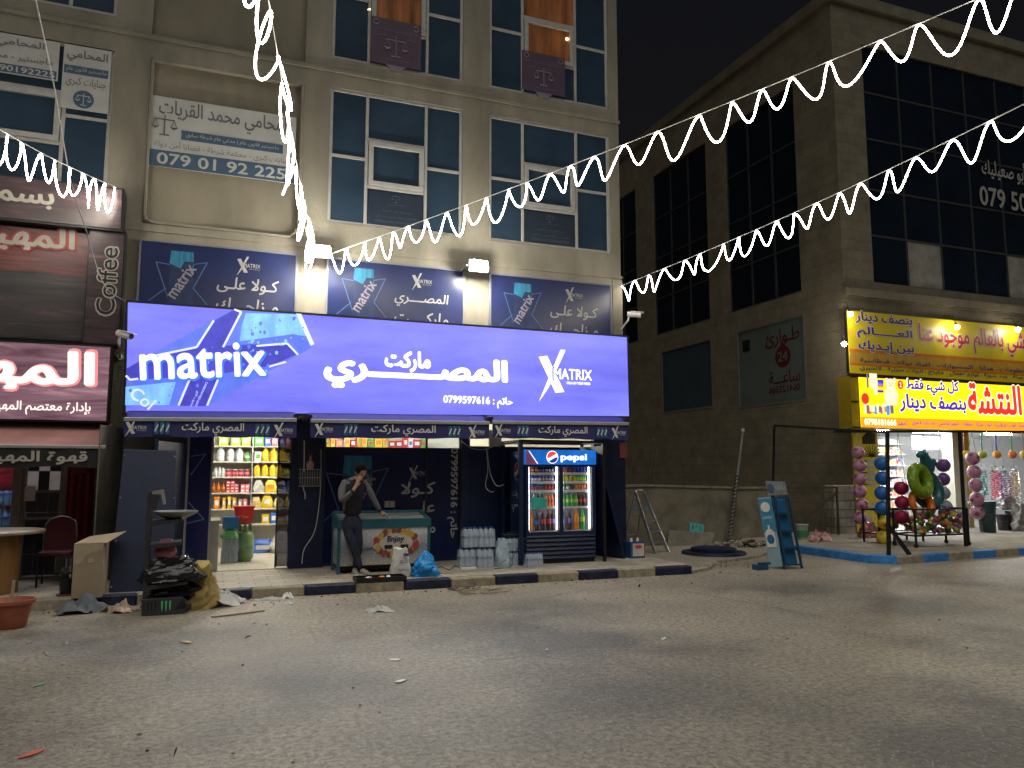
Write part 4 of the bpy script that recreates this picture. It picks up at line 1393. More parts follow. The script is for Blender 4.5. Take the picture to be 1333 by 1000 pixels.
# second board
row(bottle('water_bottle', 'big clear water bottle on the second shelf inside the doorway', 'bottle', (0, 0, 0), .29, .075, c_clear, c_wht, None, 'clear water bottles on the shop shelf'), [.14, .33, .50], yS, SZ[1])
row(bottle('green_bottle', 'green bottle at the end of the row of big water bottles', 'bottle', (0, 0, 0), .2, .05, c_grn, c_wht, c_wht), [.66], yS, SZ[1])
carton('white_packet', 'white packet beside the oil bottles on the second shelf', 'packet', .80, .93, 16.96, 17.1, SZ[1], SZ[1] + .2, c_wht, c_grn)
row(bottle('oil_bottle', 'large yellow oil bottle on the second shelf inside the doorway', 'bottle', (0, 0, 0), .28, .075, c_oil, c_gld, c_yel, 'large oil bottles on the second shelf'), [1.02, 1.18, 1.36], yS, SZ[1])
row(bottle('small_oil_bottle', 'small oil bottle at the end of the second shelf', 'bottle', (0, 0, 0), .18, .033, c_oil, c_grn, c_wht, 'small oil bottles on the second shelf'), [1.47, 1.54, 1.61], yS, SZ[1])
# third board
row(bottle('syrup_bottle', 'pale small bottle on the third shelf inside the doorway', 'bottle', (0, 0, 0), .19, .035, c_clear, c_wht, c_wht, 'pale bottles on the third shelf'), [.06, .13, .20], yS, SZ[2])
row(bottle('jam_jar', 'dark red jar on the third shelf inside the doorway', 'jar', (0, 0, 0), .15, .055, c_dkr, c_wht, c_pnk, 'red jars on the third shelf', .8, .8), [.30, .42, .54, .66], yS, SZ[2])
row(bottle('tall_oil_bottle', 'tall yellow oil bottle with red cap on the third shelf', 'bottle', (0, 0, 0), .27, .066, c_oil, c_red, c_yel, 'tall oil bottles on the third shelf'), [.86, 1.02, 1.17, 1.30], yS, SZ[2])
row(bottle('vinegar_bottle', 'slim yellow green bottle on the third shelf', 'bottle', (0, 0, 0), .19, .032, pal('vinegar', (.45, .48, .08), .15), c_wht, c_lime, 'slim bottles on the third shelf'), [1.40, 1.47, 1.54, 1.61], yS, SZ[2])
# fourth board
row(bottle('sauce_bottle', 'brown sauce bottle on the fourth shelf inside the doorway', 'bottle', (0, 0, 0), .2, .036, pal('sauce', (.28, .07, .02), .2), c_red, c_org, 'sauce bottles on the fourth shelf'), [.03, .12, .21], yS, SZ[3])
bx = None
for i in range(3):
    for j in range(4 if i < 2 else 3):
        w = .075
        x = .27 + i * .083 + (.16 if False else 0)
        q = (x, x + w, 16.96, 17.1, SZ[3] + j * .06, SZ[3] + j * .06 + .057)
        carton('red_carton', 'small red and white carton in the stack on the fourth shelf', 'carton', *q, c_red, c_wht, 'red cartons stacked on the fourth shelf')
for i in range(2):
    for j in range(2):
        x = .55 + i * .09
        carton('pink_carton', 'small pink carton in the low stack on the fourth shelf', 'carton', x, x + .082, 16.96, 17.1, SZ[3] + j * .085, SZ[3] + j * .085 + .08, c_pnk, c_wht, 'pink cartons on the fourth shelf')
bag('rice_bag', 'grey rice bag on the fourth shelf inside the doorway', 'bag', (.90, yS, SZ[3]), .23, .16, .25, c_gry, 1)
bag('rice_bag', 'bright yellow bag on the fourth shelf inside the doorway', 'bag', (1.14, yS, SZ[3]), .25, .16, .26, c_yel, 2, patch=c_org)
bag('sugar_bag', 'blue and white bag on the fourth shelf, next to the yellow bag', 'bag', (1.36, yS, SZ[3]), .17, .14, .24, c_wht, 3, patch=c_blu)
bag('sugar_bag', 'blue bag on the fourth shelf at the glass door', 'bag', (1.54, yS, SZ[3]), .17, .14, .24, c_blu, 4, patch=c_wht)
# fifth board
for i, (x, mt, w, h) in enumerate([(.10, c_org, .11, .24), (.24, c_gld, .06, .22), (.34, c_yel, .06, .25), (.44, c_gld, .07, .22), (.55, c_gry, .07, .19), (.65, c_pnk, .08, .19)]):
    carton('pasta_packet', ['orange', 'thin golden', 'tall yellow', 'broad golden', 'grey', 'pink'][i] + ' packet on the fifth shelf inside the doorway', 'packet', x - w / 2, x + w / 2, 16.96, 17.08, SZ[4], SZ[4] + h, mt, c_wht)
bag('lentil_bag', 'clear bag of golden grain on the fifth shelf, nearer the counter', 'bag', (.86, yS, SZ[4]), .22, .15, .23, pal('grain', (.55, .42, .15)), 5)
bag('flour_bag', 'tall yellow bag with a pale print on the fifth shelf', 'bag', (1.08, yS, SZ[4]), .23, .15, .28, c_yel, 6, patch=c_wht)
bag('lentil_bag', 'clear bag of pale grain between two yellow bags on the fifth shelf', 'bag', (1.32, yS, SZ[4]), .21, .15, .22, pal('grain2', (.50, .44, .22)), 7)
bag('flour_bag', 'yellow bag at the glass door on the fifth shelf', 'bag', (1.54, yS, SZ[4]), .20, .15, .27, c_yel, 8, patch=c_wht)
# lowest board
for i, (x, mt, w, h) in enumerate([(1.06, c_yel, .15, .19), (1.22, c_blu, .12, .22), (1.36, c_gld, .13, .12), (1.52, c_gry, .12, .16)]):
    carton('cereal_box', ['yellow', 'blue', 'low golden', 'grey'][i] + ' box on the lowest shelf above the sacks', 'box', x - w / 2, x + w / 2, 16.96, 17.1, SZ[5], SZ[5] + h, mt, c_wht)
# packets behind the window top
rr = random.Random(9)
cols = [c_red, c_yel, c_blu, c_grn, c_pnk, c_wht, c_org, c_gld]
nm = ['red', 'yellow', 'blue', 'green', 'pink', 'white', 'orange', 'golden']
x = 1.78
k = 0
while x < 4.42:
    w = rr.uniform(.10, .19)
    for lev in (0, 1):
        i = rr.randrange(8)
        carton('window_packet', '%s packet on the shelf seen above the window vinyl' % nm[i], 'packet', x, x + w - .015, 16.96, 17.1, SZ[lev], SZ[lev] + rr.uniform(.14, .26), cols[i], cols[(i + 5) % 8], '%s packets above the window vinyl' % nm[i])
    x += w
    k += 1
# floor goods inside the doorway
p = Vector((.58, 14.8, .15))
t = thing('gas_cylinder', 'green scuffed gas cylinder standing inside the lit doorway', 'gas cylinder', p)
m = MB(); m.lathe(p, [(.12, .0), (.13, .03), (.155, .06), (.16, .10), (.16, .42), (.15, .47), (.11, .52), (.05, .545)], 20)
m.build('body', M('worn_green_paint', (.15, .24, .11), .5, var=.35, scale=7, bump=.1), t, smooth=True)
m = MB(); m.torus(p + Z3 * .27, .161, .006, 24, 6)
m.build('weld_seam', M('worn_green_paint'), t, smooth=True)
m = MB(); m.lathe(p, [(.035, .54), (.035, .60)], 10)
m.build('valve', m_steel, t)
m = MB()
for k in range(3):
    a = k * 2.094 + .5
    m.bar(p + Vector((.10 * math.cos(a), .10 * math.sin(a), .50)), p + Vector((.10 * math.cos(a), .10 * math.sin(a), .66)), .05, .012)
m.torus(p + Z3 * .66, .10, .012, 20, 6)
m.build('collar', M('worn_green_paint'), t)
c = p + Vector((-.03, -.02, .675))
t = thing('red_bin', 'bright red plastic bin set on top of the gas cylinder', 'bin', c)
m = MB()
lo, hi = [(-.13, -.11), (.13, -.11), (.13, .11), (-.13, .11)], [(-.17, -.14), (.17, -.14), (.17, .14), (-.17, .14)]
m.add([c + Vector((a, b, 0)) for a, b in lo] + [c + Vector((a, b, .27)) for a, b in hi], [(3, 2, 1, 0), (0, 1, 5, 4), (1, 2, 6, 5), (2, 3, 7, 6), (3, 0, 4, 7)])
m.build('body', pal('bin_red', (.62, .03, .035), .35), t, bevel=.012)
m = MB(); m.box(c.x - .185, c.x + .185, c.y - .155, c.y + .155, c.z + .27, c.z + .30)
m.build('lid', pal('bin_red'), t, bevel=.01)
m = MB(); m.text('Max', c + Vector((0, -.128, .12)), .16, .05)
m.build('lettering', c_gld, t)
carton('blue_crate', 'blue plastic crate on the stacked goods beside the gas cylinder', 'crate', .20, .46, 14.5, 14.8, .74, .95, pal('crate', (.02, .14, .34)), None)
bag('folded_bags', 'folded green and white carrier bags on the water packs inside the doorway', 'bags', (.32, 14.6, .58), .28, .28, .15, pal('bag_green', (.12, .38, .16)), 12)
bag('blue_sack', 'blue and white printed sack lying on the shop floor', 'sack', (.98, 16.3, .15), .5, .4, .24, c_blu, 13, patch=c_wht, crumple=.08)
bag('white_sack', 'slumped white sack on the shop floor behind the glass door', 'sack', (1.32, 16.1, .15), .42, .36, .42, pal('sack_white', (.60, .58, .54)), 14, top=.35)
# ---------------------------------------------------------------- vinyl shop window and panels
t = thing('window_vinyl', 'navy printed vinyl with white slogan covering the shop window behind the freezer', 'window', (3, FY + .03, .15))
m = MB(); m.box(1.77, 4.21, FY + .03, FY + .04, .15, 2.16)
sheet = m.build('sheet', M('window_vinyl_print', (.010, .015, .060), .22, var=.45, scale=1.0, stretch=(1, 1, .4)), t)
m = MB(); m.box(1.77, 4.21, FY + .032, FY + .040, 2.16, 2.6)
m.build('clear_glass', glass('shop_window_glass', (.82, .86, .9), .08), t)
m = MB(); m.box(3.55, 3.585, FY + .0, FY + .03, .15, 2.6); m.box(1.77, 1.80, FY, FY + .03, .15, 2.6); m.box(4.18, 4.21, FY, FY + .03, .15, 2.6); m.box(1.80, 4.18, FY, FY + .031, 2.57, 2.60)
m.build('frame', m_black, t)
m = MB(); bannerart(m, (2.35, FY + .03, 1.35), .86)
m.build('printed_can', [m_candk, m_cant, m_vt, m_star, m_canw], sheet)
m = MB()
ptext(m, ar('كـولا'), 522, 627, 567, 648, FY + .03, off=.02, shear=.12)
ptext(m, ar('علـــى'), 512, 652, 566, 672, FY + .03, off=.02, shear=.12)
ptext(m, ar('مزاجك'), 512, 679, 567, 699, FY + .03, off=.02, shear=.12)
xlogo(m, at(543, 616, FY + .03), .30, 0)
c = at(587, 640, FY + .03)
m.text(ar('حاتم : 0799597616'), (c.x + .03, c.y, 1.36), 1.62, .20, (0, 0, -1), (1, 0, 0), off=.03)
m.build('lettering', M('dull_white_vinyl', (.33, .33, .34), .6, var=.1), sheet)
m = MB()
for x in (504, 511):
    q = at(x, 656, FY + .028)
    m.box(q.x - .045, q.x + .04, q.y - .002, q.y, q.z - .06, q.z + .05)
m.build('paper_sticker', M('old_paper', (.36, .35, .31), .8), sheet)
m = MB(); m.box(4.37, 6.92, FY + .03, FY + .07, .15, 2.2)
m2 = MB()
for x in (4.37, 5.2, 6.1, 6.86):
    m2.box(x, x + .06, FY + .01, FY + .03, .15, 2.2)
m2.box(4.43, 6.86, FY + .012, FY + .03, 2.14, 2.2)
t = thing('shutter_panel', 'dark navy metal shutter panels behind the drinks fridge', 'shutter', (5.6, FY + .03, .15))
m.build('sheet', m_navy, t)
m2.build('frame', m_navy2, t)
m = MB(); m.box(4.75, 5.0, FY - .01, FY + .005, 2.2, 2.5)
solo('notice_sheet', 'bare pale sheet fixed above the navy shutter beside the hanging cables', 'notice', m, M('pale_sheet', (.42, .40, .36), .8), (4.87, FY, 2.2))
# things on the navy pier
c = at(403, 622, FY - .1)
t = thing('wire_basket', 'small dark wire basket hung on the navy pier beside the doorway', 'basket', c)
m = MB()
for i in range(9):
    x = c.x - .16 + i * .04
    m.tube([(x, c.y - .04, c.z + .14), (x, c.y - .05, c.z - .14), (x, c.y + .03, c.z - .15)], .004, 5)
for z in (-.14, 0, .14):
    m.tube([(c.x - .17, c.y + .04, c.z + z), (c.x - .17, c.y - .045, c.z + z), (c.x + .17, c.y - .045, c.z + z), (c.x + .17, c.y + .04, c.z + z)], .005, 5)
m.build('wire', m_grey, t)
m = MB(); m.box(c.x - .15, c.x + .15, c.y - .03, c.y + .0, c.z - .13, c.z + .10)
m.build('contents', pal('basket_goods', (.05, .05, .06)), t)
c = at(404, 604, FY - .1)
t = thing('plastic_bottle', 'dusty pink upside down bottle hanging above the wire basket', 'bottle', c)
m = MB(); m.lathe(c + Z3 * -.10, [(.045, 0), (.06, .02), (.065, .10), (.05, .13), (.022, .16), (.022, .22)], 12)
m.build('body', M('dusty_pink_plastic', (.32, .17, .16), .5), t, smooth=True)
m = MB(); m.lathe(c + Z3 * .12, [(.026, 0), (.026, .04)], 10)
m.build('cap', c_dkr, t)
def cable(label, pts, r=.008, mat=None, name='cable'):
    pts = spline(pts, 7)
    m = MB(); m.tube(pts, r, 6)
    return solo(name, label, 'cable', m, mat or M('white_cable', (.42, .42, .40), .5), pts[0], smooth=True)
Yc = FY - .09
cable('short white cable end hanging down the navy pier', [at(396, 574, Yc), at(396, 600, Yc), at(395, 634, Yc), at(397, 642, Yc - .05), at(397, 650, Yc - .06)], .010)
cable('long white cable curving down the pier to the pavement', [at(418, 585, Yc), at(417, 640, Yc), at(410, 690, Yc - .05), at(396, 715, Yc - .1), at(393, 734, Yc - .12)], .008)
cable('slack grey cable strung between the window and the fridge', [at(600, 574, 13.3), at(615, 584, 13.2), at(632, 585, 13.2), at(645, 580, 13.1), at(658, 579, 13.0), at(690, 576, 12.9)], .007)
cable('looped white cable hanging before the navy shutter', [at(633, 584, 13.2), at(635, 612, 13.2), at(632, 632, 13.2), at(638, 640, 13.15), at(643, 640, 13.15)], .008)
cable('white cable drooping from the junction to the fridge side', [at(634, 586, 13.2), at(638, 615, 13.15), at(646, 632, 13.1), at(656, 631, 13.05)], .008)
# ---------------------------------------------------------------- drinks fridge
PV = .14
fx0, fx1, fy0, fy1 = 5.10, 6.46, 12.55, 13.30
t = thing('drinks_fridge', 'tall lit double door drinks fridge with a blue cola header on the pavement', 'fridge', ((fx0 + fx1) / 2, fy0, PV))
m_fr = M('fridge_dark_navy', (.010, .018, .055), .35, var=.15)
m_fin = M('fridge_white_liner', (.62, .62, .62), .4, var=.05)
z0, z1, z2, z3 = .62, .70, 1.84, 2.10
m = MB()
m.box(fx0, fx0 + .05, fy0 + .02, fy1, PV + .06, z3); m.box(fx1 - .05, fx1, fy0 + .02, fy1, PV + .06, z3)
m.box(fx0 + .05, fx1 - .05, fy1 - .05, fy1, PV + .06, z3); m.box(fx0 + .05, fx1 - .05, fy0 + .02, fy1 - .05, z3 - .04, z3)
m.box(fx0 + .05, fx1 - .05, fy0 + .06, fy1 - .05, PV + .06, z0)
m.build('cabinet', m_fr, t)
m = MB()
m.box(fx0 + .051, fx1 - .051, fy1 - .07, fy1 - .051, z0, z2 + .05); m.box(fx0 + .051, fx0 + .07, fy0 + .08, fy1 - .07, z0, z2 + .05)
m.box(fx1 - .07, fx1 - .051, fy0 + .08, fy1 - .07, z0, z2 + .05); m.box(fx0 + .07, fx1 - .07, fy0 + .08, fy1 - .07, z0 + .001, z0 + .07)
m.build('liner', m_fin, t)
m = MB()
m.prism([(fx0 - .01, fy0 - .02, z2 + .02), (fx1 + .01, fy0 - .02, z2 + .02), (fx1 + .01, fy0 - .02, z3 + .02), (fx0 - .01, fy0 - .02, z3 + .02)], (0, .10, 0))
hd = m.build('header', M('backlit_cola_blue', S(18, 92, 178), .35, var=.35, scale=2.2, emit=.75, stretch=(1, 1, .6)), t, bevel=.01)
m = MB(); hx, hz, hy = fx0 + .52, (z2 + z3) / 2 + .02, fy0 - .021
m.text('pepsi', (hx + .40, hy, hz - .015), .52, .145, off=.03)
m.build('lettering', M('backlit_white', (.95, .95, 1), emit=1.0, var=.02), hd)
def globe(mb, o, r, right=X3):
    o, right = Vector(o), Vector(right)
    n = right.cross(Z3)
    P = lambda x, z, k: o + right * (x * r) + Z3 * (z * r) + n * (.003 + k * .003)
    mb.prism([P(math.cos(a * .2618) * 1.08, math.sin(a * .2618) * 1.08, 0) for a in range(24)], -n * .002, 0)
    w = lambda x: .22 * x + .16 * math.sin(x * 2.4)
    N = 10
    up_ = [P(math.cos(math.pi * k / N) * .97, math.sin(math.pi * k / N) * .97, 1) for k in range(N + 1) if math.sin(math.pi * k / N) * .97 > w(math.cos(math.pi * k / N)) + .16]
    lo_ = [P(x, w(x) + .18, 1) for x in [-.9 + 1.8 * i / 8 for i in range(9)] if x * x + (w(x) + .18) ** 2 < .98]
    mb.prism(up_ + lo_, -n * .002, 1)
    dn = [P(math.cos(math.pi + math.pi * k / N) * .97, math.sin(math.pi + math.pi * k / N) * .97, 1) for k in range(N + 1) if math.sin(math.pi + math.pi * k / N) * .97 < w(math.cos(math.pi + math.pi * k / N)) - .30]
    l2 = [P(x, w(x) - .32, 1) for x in [.9 - 1.8 * i / 8 for i in range(9)] if x * x + (w(x) - .32) ** 2 < .98]
    mb.prism(dn + l2, -n * .002, 2)
m = MB(); globe(m, (hx - .02, hy, hz), .105)
m.build('round_emblem', [M('backlit_white'), M('backlit_red', S(225, 60, 50), emit=.9, var=.05), M('backlit_deep_blue', S(15, 50, 140), emit=.8, var=.05)], hd)
m = MB()
m.prism([(fx0 + .0, hy - .002, z2 + .03), (fx0 + .20, hy - .002, z2 + .03), (fx0 + .02, hy - .002, z3 + .0), (fx0, hy - .002, z3 + .0)], (0, .002, 0), 0)
m.bar((fx0 + .05, hy - .005, z3 + .0), (fx0 + .22, hy - .005, z2 + .03), .003, .012, 1)
m.build('printed_corner', [M('header_corner', S(120, 60, 90), emit=.35), M('backlit_white')], hd)
mid = (fx0 + fx1) / 2
m = MB()
for a, c in ((fx0 + .0, fx0 + .06), (mid - .04, mid + .04), (fx1 - .07, fx1)):
    m.box(a, c, fy0, fy0 + .05, z0, z2 + .02)
m.box(fx0 + .06, mid - .04, fy0 + .005, fy0 + .05, z0, z1 - .01); m.box(mid + .04, fx1 - .07, fy0 + .005, fy0 + .05, z0, z1 - .01)
m.box(fx0 + .06, mid - .04, fy0 + .005, fy0 + .05, z2 - .02, z2 + .02); m.box(mid + .04, fx1 - .07, fy0 + .005, fy0 + .05, z2 - .02, z2 + .02)
m.build('door_frame', m_fr, t, bevel=.005)
for a, c in ((fx0 + .06, mid - .04), (mid + .04, fx1 - .07)):
    m = MB(); m.box(a, c, fy0 + .02, fy0 + .028, z1 - .01, z2 - .02)
    d = m.build('door', glass('fridge_door_glass', (.97, .98, 1.0), .05), t)
    m = MB(); m.bar((a + .02, fy0 - .012, z1), (a + .02, fy0 - .012, z2 - .03), .018, .012); m.bar((c - .02, fy0 + .012, z1), (c - .02, fy0 + .012, z2 - .03), .02, .012)
    m.build('door_trim', m_steel, d)
for x in (fx0 + .085, mid - .055, mid + .055, fx1 - .095):
    m = MB(); m.cyl((x, fy0 + .085, z1 + .02), (x, fy0 + .085, z2 - .02), .012, n=8)
    m.build('lamp_tube', lamp('fridge_led', (.93, .97, 1.0), 6.0), t)
m = MB()
for k in range(6):
    z = PV + .08 + k * .075
    m.prism([(fx0 + .02, fy0 - .012, z), (fx1 - .02, fy0 - .012, z), (fx1 - .02, fy0 + .02, z + .058), (fx0 + .02, fy0 + .02, z + .058)], (0, .025, 0))
m.build('louvre', m_fr, t, bevel=.004)
m = MB(); m.box(fx0 + .02, fx1 - .02, fy0 + .03, fy1 - .05, PV, PV + .06)
m.build('plinth', m_black, t)
FZ = [1.695, 1.54, 1.385, 1.10, .70]
for z in FZ[:4]:
    m = MB(); m.box(fx0 + .072, fx1 - .072, fy0 + .11, fy1 - .08, z - .014, z)
    m.box(fx0 + .072, fx1 - .072, fy0 + .10, fy0 + .108, z - .018, z + .028 if z > 1.2 else z + .02)
    m.build('shelf', m_fin, t)
# side graphics on the street-left flank
rt = Vector((0, -1, 0))
m = MB(); m.box(fx0 - .006, fx0 - .001, fy0 + .06, fy1 - .02, PV + .1, z3 - .06)
sd = m.build('side_print', M('cola_side_print', (.012, .055, .17), .4, var=.5, scale=1.3), t)
m = MB(); c = Vector((fx0 - .007, (fy0 + fy1) / 2, 1.74))
globe(m, c, .15, rt)
m.build('round_emblem', [m_vt, M('print_red', (.42, .04, .04)), M('print_blue', (.02, .05, .2))], sd)
m = MB(); m.text(ar('هنا وقت'), c + Vector((0, .0, -.40)), .52, .16, rt, off=.02)
m.text(ar('بيبسي'), c + Vector((0, 0, -.62)), .52, .22, rt, off=.02)
m.build('lettering', m_vt, sd)
m = MB(); m.lathe((fx0 - .008, c.y - .05, .55), [(.09, 0), (.10, .3), (.07, .42), (.03, .6), (.03, .7)], 10)
m.v = [Vector((fx0 - .0065 + (v.x - fx0 + .008) * .01, v.y, v.z)) for v in m.v]
m.build('printed_bottle', M('print_cola_brown', (.035, .014, .012), .4), sd)
m = MB(); q = Vector((fx0 + .24, fy0 + .018, 1.10))
m.prism([q + Vector((-.13, 0, 0)), q + Vector((.16, 0, .0)), q + Vector((.19, 0, .16)), q + Vector((-.12, 0, .20))], (0, .002, 0))
m.build('door_sticker', M('teal_sticker', (.05, .42, .36), .4, var=.3, scale=14), t)
# drinks
def drinkrow(proto, xs, z, dy=0):
    for i, x in enumerate(xs):
        y = fy0 + .17 + dy
        if i == 0:
            proto.location = (x, y, z)
        else:
            clone(proto, (x, y, z))
def can(label, mt, mt2, group):
    t = thing('drink_can', label, 'can', (0, 0, 0), group)
    m = MB(); m.lathe((0, 0, 0), [(.026, 0), (.031, .006), (.031, .112), (.026, .122)], 12)
    m.build('body', mt, t, smooth=True)
    m = MB(); m.lathe((0, 0, .001), [(.0265, .121), (.024, .125), (.0, .1225)], 12)
    m.build('lid', m_steel, t)
    m = MB(); m.lathe((0, 0, 0), [(.0318, .04), (.0318, .08)], 12)
    m.build('printed_band', mt2, t, smooth=True)
    return t
def sp(a, c, n):
    return [a + (c - a) * (i + .5) / n for i in range(n)]
LA, LB, RA, RB = fx0 + .10, mid - .075, mid + .075, fx1 - .115
d_vio, d_amb, d_dark, d_brn = pal('violet', (.16, .10, .42)), pal('amber', (.50, .17, .05)), pal('cola', (.03, .012, .012), .15), pal('brown', (.20, .06, .03))
for spec in ((0, LA, LA + .2, 3, d_amb, c_org, 'amber can on the top fridge shelf behind the left door'), (0, LA + .2, LB, 5, d_dark, c_gry, 'dark can on the top fridge shelf behind the left door'), (0, RA, RA + .22, 3, d_brn, c_red, 'brown can on the top fridge shelf behind the right door'), (0, RA + .22, RB, 4, d_vio, c_blu, 'violet can on the top fridge shelf behind the right door'),
             (1, LA, LA + .26, 4, c_blu, c_wht, 'blue can on the second fridge shelf'), (1, LA + .26, LB, 4, d_vio, c_gry, 'pale violet can on the second fridge shelf'), (1, RA, RA + .30, 4, c_lime, c_yel, 'lime can on the second fridge shelf'), (1, RA + .30, RB, 4, c_grn, c_lime, 'green can on the second fridge shelf'),
             (2, LA, LA + .26, 4, c_blu, c_red, 'blue can on the third fridge shelf'), (2, LA + .32, LB, 3, c_dkr, c_red, 'dark red can on the third fridge shelf'), (2, RA, RA + .17, 2, c_grn, c_wht, 'green can on the third fridge shelf'), (2, RA + .27, RB, 4, c_org, d_amb, 'orange can on the third fridge shelf')):
    k, a, c, n, m1, m2, lb = spec
    drinkrow(can(lb, m1, m2, lb.replace('can', 'cans', 1)), sp(a, c, n), FZ[k])
def pet(label, h, r, body, cap, lab, group=None):
    return bottle('soda_bottle', label, 'bottle', (0, 0, 0), h, r, body, cap, lab, group, .34, .62)
g_orange, g_green = pal('orangeade', (.75, .20, .02), .15), pal('greensoda', (.03, .35, .07), .15)
g_clear = pal('clearsoda', (.50, .60, .65), .15)
for k, a, c, n, bd, cp, lb_, h, r, txt in ((3, LA, LA + .16, 2, g_clear, c_wht, c_blu, .245, .033, 'clear soda bottle on the fourth fridge shelf'), (3, LA + .16, LA + .32, 2, d_dark, c_blu, c_blu, .245, .033, 'dark blue labelled soda bottle on the fourth fridge shelf'), (3, LA + .32, LB, 3, g_orange, c_org, c_red, .245, .033, 'orange soda bottle on the fourth fridge shelf'),
                                     (3, RA, RA + .33, 4, g_green, c_grn, c_lime, .245, .036, 'green soda bottle on the fourth fridge shelf'), (3, RA + .33, RB, 2, d_dark, c_red, c_red, .245, .034, 'red labelled cola bottle on the fourth fridge shelf'),
                                     (4, LA, LA + .12, 1, g_orange, c_org, c_org, .36, .05, 'big orange soda bottle at the bottom of the left fridge door'), (4, LA + .13, LA + .23, 1, d_dark, c_blu, c_blu, .31, .042, 'blue labelled cola bottle beside the big orange one'), (4, LA + .24, LA + .46, 2, d_dark, c_red, c_red, .34, .046, 'red labelled cola bottle at the fridge bottom'), (4, LA + .46, LB, 1, d_dark, c_dkr, d_vio, .34, .046, 'violet labelled cola bottle at the fridge bottom'),
                                     (4, RA, RA + .22, 2, d_dark, c_blu, d_vio, .34, .046, 'violet labelled cola bottle behind the right fridge door'), (4, RA + .22, RA + .36, 1, g_orange, c_org, c_org, .38, .05, 'big orange soda bottle behind the right fridge door'), (4, RB - .15, RB - .01, 1, g_green, c_grn, c_lime, .38, .05, 'big green soda bottle in the fridge corner')):
    drinkrow(pet(txt, h, r, bd, cp, lb_, txt.replace('bottle', 'bottles', 1) if n > 1 else None), sp(a, c, n), FZ[k])
# pipe cage round the fridge
t = thing('metal_cage', 'black steel frame standing round the drinks fridge', 'frame', (5.8, 12.5, PV))
for x, y in ((4.98, 12.50), (6.60, 12.50), (4.98, 13.38), (6.60, 13.38)):
    m = MB(); m.bar((x, y, PV), (x, y, 2.24), .05 if x > 5 else .07)
    m.build('post', m_black if x > 5 else m_navy, t)
m = MB()
for a, c in (((4.98, 12.5), (6.6, 12.5)), ((4.98, 13.38), (6.6, 13.38)), ((4.98, 12.5), (4.98, 13.38)), ((6.6, 12.5), (6.6, 13.38))):
    m.bar((*a, 2.265), (*c, 2.265), .05)
m.bar((4.98, 12.5, 1.18), (4.98, 13.38, 1.18), .03)
m.build('rail', m_black, t)
m = MB(); m.box(6.575, 6.61, 12.53, 13.35, .35, 2.2)
m.build('side_sheet', m_navy2, t)
# leaning boards and box at the corner
m = MB(); m.prism([(7.12, 12.72, PV), (6.95, 13.40, PV), (6.66, 13.40, 1.62), (6.74, 12.72, 1.55)], (.03, .0, .01))
solo('leaning_board', 'dark navy board leaning against the frame beside the fridge', 'board', m, m_navy, (7.0, 13, PV), bevel=.005)
m = MB(); m.prism([(7.28, 12.95, PV), (7.12, 13.42, PV), (6.80, 13.42, 1.30), (6.88, 12.95, 1.25)], (.025, 0, .01))
solo('leaning_board', 'second lower navy board leaning over the first by the pier', 'board', m, m_navy2, (7.2, 13.1, PV), bevel=.005)
t = thing('drinks_carton', 'blue and white drinks carton standing at the building corner', 'carton', (7.43, 12.85, PV))
m = MB(); m.box(7.26, 7.56, 12.72, 13.0, PV, .44)
m.build('body', M('carton_blue', (.03, .07, .20), .6), t, bevel=.004)
m = MB(); m.box(7.30, 7.54, 12.714, 12.719, .18, .41)
f = m.build('label_panel', M('carton_white', (.50, .48, .44), .7), t)
m = MB(); m.prism([(7.42 + .075 * math.cos(a * .524), 12.711, .35 + .035 * math.sin(a * .524)) for a in range(12)], (0, .002, 0))
m.build('oval_emblem', c_red, f)
for i in range(4):
    m = MB(); m.lathe((7.31 + i * .067, 12.8 + (i % 2) * .09, .44), [(.02, 0), (.02, .03), (.012, .05), (.012, .06)], 8)
    m.build('bottle_top', c_wht, t)
